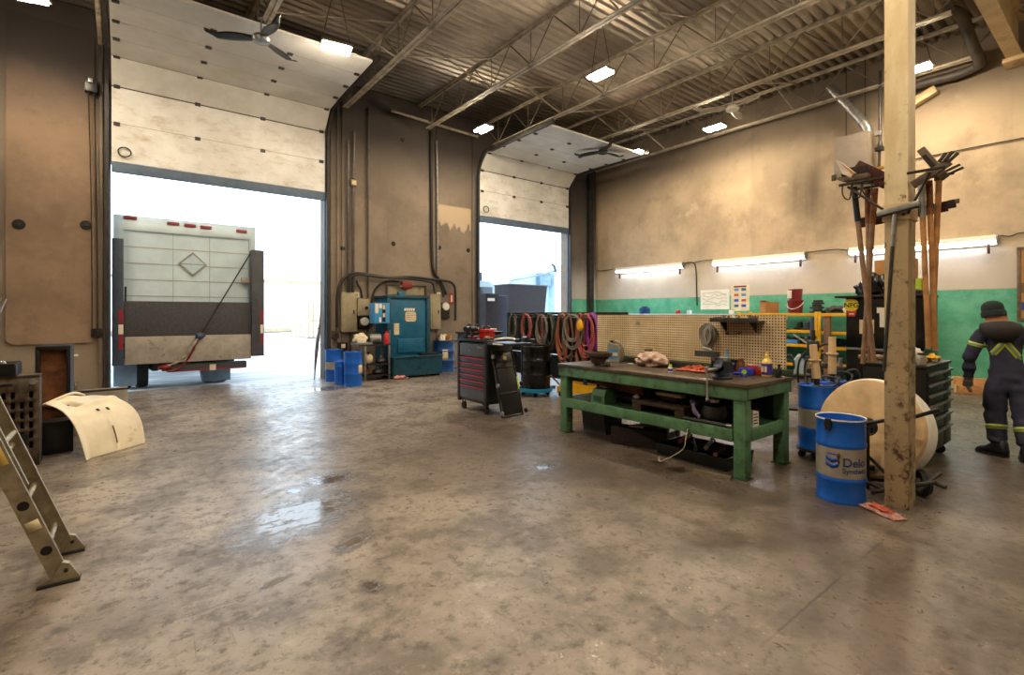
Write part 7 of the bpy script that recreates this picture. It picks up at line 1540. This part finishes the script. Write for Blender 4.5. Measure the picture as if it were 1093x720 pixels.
    c = put('funnel', 'black funnel on the lower shelf of the oil cart', 'funnel', -.2, 0, .251); MB().lathe([(.12, .20), (.125, .205), (.03, .08), (.02, 0), (.015, 0), (.025, .085)], 20, close=True).build('cone', 'black_steel', c); MB().tube(hoop((0, 0, .20), .123, .123, 'Z', 24), .006, 6, True).build('rim', 'black_steel', c)
    # tall grease pumps among the kegs
    for i, (u, vt, X, l) in enumerate(((868, 352, 7.05, 'dark grease pump with lever and hoses behind the two pump kegs'), (897, 382, 7.02, 'short chrome grease pump beside the tall black cabinet'))):
        p = onX(u, vt, X); c = thing('grease_pump', l, 'pump', (X, p.y, 0)); h = p.z
        MB().lathe([(0, .05), (.13, .05), (.14, .07), (.14, .42), (.12, .45), (0, .45)], 24).build('pail', 'hose_dark' if i == 0 else 'paper_old', c)
        for k in range(3): MB().rod((.10*math.cos(k*2.1), .10*math.sin(k*2.1), 0), (.10*math.cos(k*2.1), .10*math.sin(k*2.1), .05), .03, n=10).build('foot', 'rubber', c)
        MB().rod((0, 0, .45), (0, 0, h), .026, n=12).build('tube', 'dark_steel' if i == 0 else 'galv', c); MB().bx(-.05, .05, -.06, .06, h*.80, h*.90, bev=.015).build('valve', 'cast_iron', c); MB().rod((0, .05, h*.86), (-.06, .22, h*.95), .014, n=8).build('lever', 'galv', c)
        MB().tube(spline([(0, -.05, h*.84), (.02, -.18, h*.86), (.0, -.24, h*.6), (.03, -.14, h*.42), (.02, -.02, .47)], 6), .014, 8).build('hose', 'cable_black', c); MB().tube(spline([(0, .05, h*.82), (-.02, .16, h*.7), (.0, .18, h*.5), (.0, .08, h*.46), (0, .03, .47)], 6), .014, 8).build('hose', 'cable_black', c)
        MB().lathe([(0, 0), (.05, 0), (.05, .05), (.03, .07), (0, .07)], 16, (0, 0, h*.65)).build('coupling', 'brass' if i == 0 else 'chrome', c)
clutter()
# ================================================================= ON THE GREEN WALL
def wall_right_things():
    XP = XW-.002
    def poster(u0, v0, u1, v1, label, m):
        a, b_, c, e = rectX(u0, v0, u1, v1, XP); t = thing('hanging_poster', label, 'poster', (XW, (a+b_)/2, (c+e)/2)); w, h = (b_-a)/2, (e-c)/2
        MB().bx(-.012, -.001, -w, w, -h, h).build('sheet', m, t); return t, w, h
    t, w, h = poster(748, 309, 778.5, 330, 'plain whitish map like poster on the wall above the pegboard', 'paper'); random.seed(3)
    for k in range(5): MB().tube(spline([(-.0135, w*.85-2*w*.85*i/6, h*(.7-.32*k)+.05*random.uniform(-1, 1)) for i in range(7)], 4), .005, 5).build('print_line', 'heater_grey', t)
    t, w, h = poster(780.5, 304, 800, 331.5, 'narrow chart poster with rows of blue and red pictures', 'paper_old'); MB().bx(-.0135, -.012, -w*.7, w*.7, h*.82, h*.95).build('heading', 'dark_red', t)
    for r in range(4):
        for c in range(2): MB().bx(-.0135, -.012, (-.65 if c else .15)*w, (-.15 if c else .65)*w, h*(.55-.42*r), h*(.75-.42*r)).build('picture', ['label_blue', 'rag_red', 'logo_blue', 'teal'][(r+c*3) % 4], t)
    def run(name, lab, cat, pts, r, m, d=.03):
        P = [onX(u, v, XW-d) for u, v in pts]; tag(MB().tube(spline(P, 5), r, 6).build(name, m, None), lab, cat)
    run('wall_wire', 'thin cord running along the wall from the far corner to the first wall light', 'wire', [(637, 289), (645, 288.5), (655, 287)], .012, 'gas_pipe')
    run('wall_wire', 'dark cord dropping from the wall light to the counter beside the posters', 'wire', [(727, 282), (735, 280), (741, 281), (743, 290), (743.5, 310), (744, 326)], .018, 'gas_pipe')
    run('wall_wire', 'thin cord linking the first and second wall lights', 'wire', [(741, 280), (750, 278), (760, 277)], .012, 'gas_pipe')
    run('wall_wire', 'thin cord from the second wall light to the one behind the column', 'wire', [(862, 269), (880, 267), (893, 266), (904, 267)], .012, 'gas_pipe')
    run('wall_wire', 'thin cord running right from the wall light over the mechanic', 'wire', [(1068, 251), (1078, 252), (1086, 249), (1093, 248), (1110, 246)], .012, 'gas_pipe')
    run('wall_wire', 'long thin cable stretched across the upper wall right of the column', 'wire', [(975, 170), (1010, 163), (1050, 155), (1093, 147), (1130, 140)], .012, 'gas_pipe')
    # framed orange board at the right edge
    a, b_, c, e = rectX(1085.5, 263, 1108, 342, XW-.03); t = thing('wall_board', 'orange wooden board in a dark frame at the right edge of the photo', 'board', (XW, (a+b_)/2, (c+e)/2)); w, h = (b_-a)/2, (e-c)/2
    MB().bx(-.03, -.001, -w+.05, w-.05, -h+.05, h-.05).build('panel', 'cardboard', t)
    for q in ((-w, w, h-.05, h), (-w, w, -h, -h+.05), (w-.05, w, -h+.051, h-.051), (-w, -w+.05, -h+.051, h-.051)): MB().bx(-.05, -.001, *q, bev=.004).build('frame', 'wood_grey', t)
    MB().bx(-.035, -.03, w-.22, w-.06, -h*.25, h*.02).build('photo_card', 'rag_brown', t); MB().bx(-.035, -.03, w-.22, w-.06, -h*.72, -h*.5).build('photo_card', 'logo_blue', t)
    # unit heater with flue
    X = 12.9; a, b_, c, e = rectX(890, 143, 927, 187, X); t = thing('unit_heater', 'grey box unit heater high on the wall left of the column', 'heater', (X, (a+b_)/2, c)); w, h = (b_-a)/2, (e-c)
    MB().bx(0, .6, -w, w, 0, h, bev=.02).build('case', 'heater_grey', t); MB().bx(-.01, 0, -w+.05, w-.05, .05, h-.05, bev=.004).build('front_panel', 'heater_grey', t); MB().bx(-.03, .0, w-.05, w+.04, -.06, .08, bev=.008).build('corner_bracket', 'dark_steel', t)
    top = Vector((.3, -w+.1, h)); pts = [top+Vector((0, 0, -.02)), top+Vector((0, 0, .12)), top+Vector((0, .10, .30)), onX(905, 112, X+.3)-Vector(t.location), onX(885, 93, X+.3)-Vector(t.location)]
    pts[-1].z = min(pts[-1].z, 7.35-c); MB().tube(pts, .10, 16).build('flue', 'galv', t)
    for i in (2, 3): MB().lathe([(.098, -.02), (.112, -.02), (.112, .02), (.098, .02)], 16, pts[i], (pts[i+1]-pts[i]).normalized().to_track_quat('Z', 'Y').to_matrix(), close=True).build('flue_joint', 'galv', t)
    for y in (-w+.15, w-.15): MB().rod((.3, y, h-.001), (.3, y, 7.34-c), .012, n=6).build('hanger_rod', 'gas_pipe', t)
    g = thing('hanging_gas_pipe', 'dark gas pipe and valve beside the grey unit heater', 'gas pipe', (X+.15, a-.17, 0)); zz = lambda v: onX(933, v, X+.15).z
    MB().tube([(0, 0, 6.9), (0, 0, zz(150)), (0, .02, zz(178)), (0, .05, zz(183)), (0, .09, zz(184))], .03, 8).build('pipe', 'gas_pipe', g); MB().lathe([(0, 0), (.09, .02), (.10, .08), (.05, .11), (.04, .2), (0, .2)], 16, (0, -.0, zz(163))).build('regulator', 'cast_iron', g); MB().bx(-.05, .05, -.14, .06, zz(182), zz(179), bev=.02).build('valve', 'brass', g); MB().bx(-.06, .06, -.03, .09, zz(146), zz(141), bev=.008).build('box', 'galv', g)
    # fat dark duct at the top right
    P = [onX(1019, -14, 12.2), onX(1026, 10, 12.4), onX(1040, 52, 12.9)]; P[0].z = min(P[0].z, 7.6)
    pts = [Vector((12.0, P[0].y+.05, 7.30)), P[1], P[2], onX(1046, 66, 13.25), onX(1040, 72, 13.38), onX(1020, 80, 13.40), onX(990, 88, 13.40), onX(975, 93, 13.40)]
    for p in pts: p.z = min(p.z, 7.18)
    tag(MB().tube(spline(pts, 6), .095, 12).build('flex_duct', 'duct_dark', None), 'fat dark flexible duct bending along the wall top right of the column', 'duct')
    q = onX(1000, 82, 13.4); b = thing('timber_mount', 'short tan timber brace on the wall behind the column light', 'brace', (13.4, onX(984, 98, 13.4).y, onX(984, 98, 13.4).z-.10)); MB().box((.08, 0, 0), (.18, .5, .16), rot=Euler((R_(-24), 0, 0)), bev=.01).build('timber', 'girder_paint', b); MB().box((.0, 0, 0), (.012, .1, .12), rot=Euler((R_(-24), 0, 0))).build('plate', 'dark_steel', b)
    # planks on the floor by the wall
    for i, (u0, u1, vt, m, l) in enumerate(((1016, 1078, 402, 'plank', 'longer pale plank lying along the foot of the green wall'), (1019, 1060, 412, 'wood_handle', 'shorter darker plank lying in front of the pale plank'))):
        X = 13.42-.2*i; p0, p1 = onX(u0, 410, X).y, onX(u1, 410, X).y; c = thing('wood_plank', l, 'plank', (X, (p0+p1)/2, 0)); MB().bx(-.03, .09, -abs(p0-p1)/2-.15*(1-i), abs(p0-p1)/2, 0, .30-.12*i, bev=.006).build('plank', m, c); MB().bx(-.034, .094, abs(p0-p1)/2-.03, abs(p0-p1)/2+.004, -.0+.001, .29-.12*i, bev=.002).build('sawn_end', 'paper_old', c)
wall_right_things()
# ================================================================= THE MECHANIC
def mechanic():
    t = thing('person', 'person in navy coveralls and dark beanie walking away at the right edge', 'person', (7.78, .955, 0), R_(-78))
    # skeleton: name -> (x right, y forward, z), (rx, ry)
    J = {}; E = []
    def j(n, p, r, par=None): J[n] = (Vector(p), r); 
    V_ = []; RAD = []; idx = {}
    def add(n, p, r, par=None):
        idx[n] = len(V_); V_.append(Vector(p)); RAD.append(r if hasattr(r, '__len__') else (r, r))
        if par is not None: E.append((idx[par], idx[n]))
    add('pelvis', (.01, 0, .84), (.185, .135)); add('belly', (.0, .01, 1.02), (.180, .14), 'pelvis'); add('chest', (-.015, .02, 1.22), (.195, .14), 'belly'); add('yoke', (-.03, .02, 1.38), (.16, .115), 'chest')
    add('neck', (-.06, .035, 1.475), (.068, .068), 'yoke'); add('skull', (-.085, .055, 1.56), (.078, .088), 'neck'); add('crown', (-.10, .06, 1.65), (.072, .085), 'skull')
    for s, n in ((-1, 'l'), (1, 'r')):
        add('shoulder'+n, (s*.185-.025, .02, 1.385), (.085, .085), 'yoke')
        el = (-.305, -.0, 1.09) if s < 0 else (.275, .03, 1.10); wr = (-.315, .10, .855) if s < 0 else (.295, .14, .88)
        add('upper'+n, ((s*.185-.02+el[0])/2-.0, .0, 1.25), (.075, .078), 'shoulder'+n); add('elbow'+n, el, (.064, .066), 'upper'+n); add('fore'+n, tuple((a+b)/2 for a, b in zip(el, wr)), (.060, .060), 'elbow'+n); add('cuff'+n, wr, (.045, .048), 'fore'+n)
        d = (Vector(wr)-Vector(el)).normalized(); side = Vector((1, 0, 0))*(-s)
        pc = Vector(wr)+d*.085; add('palm'+n, tuple(pc), (.034, .050), 'cuff'+n); add('knuckle'+n, tuple(pc+d*.042), (.026, .048), 'palm'+n)
        hip = (s*.10+.005, .0, .74); kn = (-.09, .03, .46) if s < 0 else (.135, -.05, .45); an = (-.075, -.03, .125) if s < 0 else (.135, -.17, .135)
        add('hip'+n, hip, (.118, .125), 'pelvis'); add('thigh'+n, tuple((a+b)/2 for a, b in zip(hip, kn)), (.118, .122), 'hip'+n); add('knee'+n, kn, (.101, .105), 'thigh'+n); add('calf'+n, tuple(a*.55+b*.45 for a, b in zip(kn, an)), (.098, .10), 'knee'+n); add('ankle'+n, an, (.072, .078), 'calf'+n)
    me = bpy.data.meshes.new('body'); me.from_pydata([tuple(v) for v in V_], E, []); ob = bpy.data.objects.new('body_seed', me); COL.objects.link(ob)
    sk = ob.modifiers.new('skin', 'SKIN'); sk.use_smooth_shade = True; sk.branch_smoothing = .6
    for i, r in enumerate(RAD): me.skin_vertices[0].data[i].radius = r
    me.skin_vertices[0].data[0].use_root = True
    ss = ob.modifiers.new('s', 'SUBSURF'); ss.levels = ss.render_levels = 3
    dg = bpy.context.evaluated_depsgraph_get(); dg.update(); ev = bpy.data.meshes.new_from_object(ob.evaluated_get(dg)); bpy.data.objects.remove(ob)
    bm = bmesh.new(); bm.from_mesh(ev)
    for v in bm.verts:     # cloth folds
        p = v.co; 
        if p.z < 1.44 and p.z > .13:
            zone = .006+.016*math.exp(-((p.z-.82)/.16)**2)+.016*math.exp(-((p.z-.45)/.10)**2)+.014*math.exp(-((p.z-.18)/.07)**2)
            if abs(p.x+.02) > .24: zone += .008
            f = noise.noise(Vector((p.x*4, p.y*4, p.z*13)))+.6*noise.noise(Vector((p.x*9+p.z*6, p.y*9, p.z*20)))
            v.co += v.normal*zone*f
    bm.normal_update(); bvh = BVHTree.FromBMesh(bm); 
    # fingers are welded on as their own tapered chains rooted in the palm
    def finger(mb, base, d, bend, L, r):
        p = [base]; dd = d.copy()
        for k in range(3): dd = (dd+bend*.30).normalized(); p.append(p[-1]+dd*L*(.42, .33, .25)[k])
        mb.tube(spline(p, 4), lambda q: r*(1-.28*q), 8)
    mb = MB(); mb.bm.free(); mb.bm = bm
    for s, n in ((-1, 'l'), (1, 'r')):
        w = V_[idx['cuff'+n]]; e = V_[idx['elbow'+n]]; d = (w-e).normalized(); fw = Vector((0, 1, 0)); fw = (fw-d*fw.dot(d)).normalized(); inn = Vector((-s, 0, 0)); inn = (inn-d*inn.dot(d)-fw*inn.dot(fw)).normalized()
        k = V_[idx['knuckle'+n]]
        for q, (o, L) in enumerate(((.036, .090), (.012, .102), (-.012, .096), (-.035, .076))): finger(mb, k+fw*o-d*.015, d, inn*.9+fw*.15, L, .0138)
        finger(mb, k-d*.065+fw*.034, (fw*.8+d*.7+inn*.25).normalized(), d*.8+inn*.2, .088, .0150)
    ears = V_[idx['skull']]
    for s in (-1, 1): mb.ball(ears+Vector((s*.082, -.0, -.005)), (.014, .022, .034), 12)
    mb.ball(ears+Vector((0, .105, .0)), (.016, .022, .028), 12)           # nose
    for s in (-1, 1): mb.ball(ears+Vector((s*.032, .083, .028)), (.014, .010, .009), 10)
    mb.ball(ears+Vector((0, .088, -.045)), (.028, .012, .010), 10)
    mb.M = Matrix.Identity(4)
    body = mb.build('body', ['navy_cloth', 'skin', 'glove'], t, ang=180)
    cl, cr = V_[idx['cuffl']], V_[idx['cuffr']]
    for p in body.data.polygons:
        c = p.center
        if c.z > 1.452 and abs(c.x+.08) < .14: p.material_index = 1
        elif (c.x < -.2 and c.z < cl.z-.005) or (c.x > .2 and c.z < cr.z-.005 and c.z > .6): p.material_index = 2 if abs(c.x) > .21 and c.z > .6 else 0
    h = V_[idx['crown']]
    mb = MB(); mb.M = Matrix.Translation(h+Vector((-.005, -.005, -.045))) @ Euler((R_(-6), R_(-8), 0)).to_matrix().to_4x4()
    mb.lathe([(.094, -.045), (.103, -.03), (.104, .015), (.098, .022), (.100, .05), (.092, .09), (.066, .122), (.03, .136), (0, .139), (0, .13), (.06, .112), (.086, .06), (.09, .0)], 40)
    for v in mb.bm.verts: pass
    mb.build('beanie', 'knit_dark', t); 
    mb = MB(); mb.M = Matrix.Translation(h+Vector((-.005, -.005, -.045))) @ Euler((R_(-6), R_(-8), 0)).to_matrix().to_4x4(); mb.lathe([(.098, -.048), (.108, -.042), (.110, .0), (.105, .012), (.099, .01)], 40, close=True); mb.build('beanie_fold', 'knit_dark', t)
    # hood lying on the shoulders
    def hood(u, v):
        a = 2*PI*u; b_ = 2*PI*v; R = Vector((math.sin(a)*.125, -math.cos(a)*.10, 0)); back = max(0, math.cos(a))
        rr = .042+.022*back; k = Vector((math.sin(a), -math.cos(a), 0))
        sag = .05*back+.012*noise.noise(Vector((a*1.5, b_, 2)))
        return Vector((-.05, .015-.03*back, 1.455-.02*back))+R*(1+.25*back)+k*math.cos(b_)*rr*1.15+Vector((0, 0, math.sin(b_)*rr*(1.0+.5*back)-sag*(1 if math.cos(b_) > 0 else .3)))
    g = MB(); n, m = 40, 14; vs = [[g.v(hood(i/n, k/m)) for k in range(m)] for i in range(n)]
    for i in range(n):
        for k in range(m): g.f([vs[i][k], vs[(i+1) % n][k], vs[(i+1) % n][(k+1) % m], vs[i][(k+1) % m]])
    g.build('hood', 'hood_cloth', t, ang=180)
    def flap(u, v):
        x = (u-.5)*(.30-.14*v); z = 1.43-.155*v; o = bvh.ray_cast(Vector((-.045+x, -1, z)), Vector((0, 1, 0)))[0]; y = o.y if o else -.1
        return Vector((-.045+x, y-.018-.022*math.sin(PI*min(1, v*1.05))*math.cos((u-.5)*2.2), z))
    MB().surf(flap, 16, 12).build('hood_back', 'hood_cloth', t, solid=.012, ang=180)
    # high visibility tape: wrapped on the cloth by ray casting
    def tape(nm, pts, wid, dirs, wd):
        """pts outside the body, dirs inward, wd width direction per point"""
        for nm2, m, ww, off in ((nm, 'hivis', wid, .004), (nm+'_strip', 'silver_tape', wid*.42, .0062)):
            mb = MB(); rows = []
            for p, d, w in zip(pts, dirs, wd):
                row = []
                for k in (-1, -.33, .33, 1):
                    o = bvh.ray_cast(p+w*ww/2*k, d)
                    if o[0] is None: row = None; break
                    row.append(mb.v(o[0]-d*off))
                rows.append(row)
            for a, b_ in zip(rows, rows[1:]):
                if a and b_:
                    for k in range(3): mb.f([a[k], a[k+1], b_[k+1], b_[k]])
            mb.build(nm2, m, t, solid=.0012, ang=180)
    n = 34; back = Vector((0, 1, 0))
    for (xa, za), (xb, zb) in (((.02-.075, 1.335), (.155, 1.02)), ((.005, 1.335), (-.185, 1.04))):
        a = Vector((xa, -.6, za)); b_ = Vector((xb, -.6, zb)); d = (b_-a).normalized(); w = Vector((d.z, 0, -d.x))
        tape('back_tape', [a+(b_-a)*i/n for i in range(n+1)], .062, [back]*(n+1), [w]*(n+1))
    def ring(nm, c, ax, wid):
        c = Vector(c); ax = ax.normalized(); x, y = frame(ax); dirs = [-(x*math.cos(2*PI*i/40)+y*math.sin(2*PI*i/40)) for i in range(41)]
        tape(nm, [c-d*.105 for d in dirs], wid, dirs, [ax]*41)
    for nme in ('l', 'r'):
        a, b_ = V_[idx['upper'+nme]], V_[idx['elbow'+nme]]; ring('arm_tape', a+(b_-a)*.05, b_-a, .045)
        a, b_ = V_[idx['knee'+nme]], V_[idx['ankle'+nme]]; 
        c = a+(b_-a)*.42; ax = (b_-a).normalized(); x, y = frame(ax); dirs = [-(x*math.cos(2*PI*i/40)+y*math.sin(2*PI*i/40)) for i in range(41)]
        tape('leg_tape', [c-d*.14 for d in dirs], .05, dirs, [ax]*41)
    # boots
    for s, nme, yaw in ((-1, 'l', 50), (1, 'r', 0)):
        a = V_[idx['ankle'+nme]]; m4 = Matrix.Translation((a.x, a.y, 0)) @ Matrix.Rotation(R_(yaw), 4, 'Z')
        mb = MB(); mb.M = m4
        secs = [(-.095, .034, .030, .085), (-.075, .052, .022, .19), (-.02, .058, .02, .21), (.05, .056, .02, .15), (.11, .050, .02, .095), (.17, .045, .02, .075), (.205, .025, .022, .055)]
        rows = []
        for y, w, z0, z1 in secs:
            rows.append([mb.v((w*math.cos(q)*(1.0 if math.sin(q) < 0 else .92), y, (z0+z1)/2+(z1-z0)/2*math.sin(q))) for q in [2*PI*k/14 for k in range(14)]])
        for A, B in zip(rows, rows[1:]):
            for k in range(14): mb.f([A[k], A[(k+1) % 14], B[(k+1) % 14], B[k]])
        mb.f(rows[0]); mb.f(rows[-1][::-1]); bt = mb.build('boot', 'boot', t, ang=60)
        mb = MB(); mb.M = m4; mb.prism([(-.035, -.09), (.035, -.09), (.048, -.05), (.05, .1), (.045, .18), (.02, .22), (-.02, .22), (-.045, .18), (-.05, .1), (-.048, -.05)], 0, .026, 'Z'); mb.build('sole', 'rubber', bt, ang=30)
mechanic()
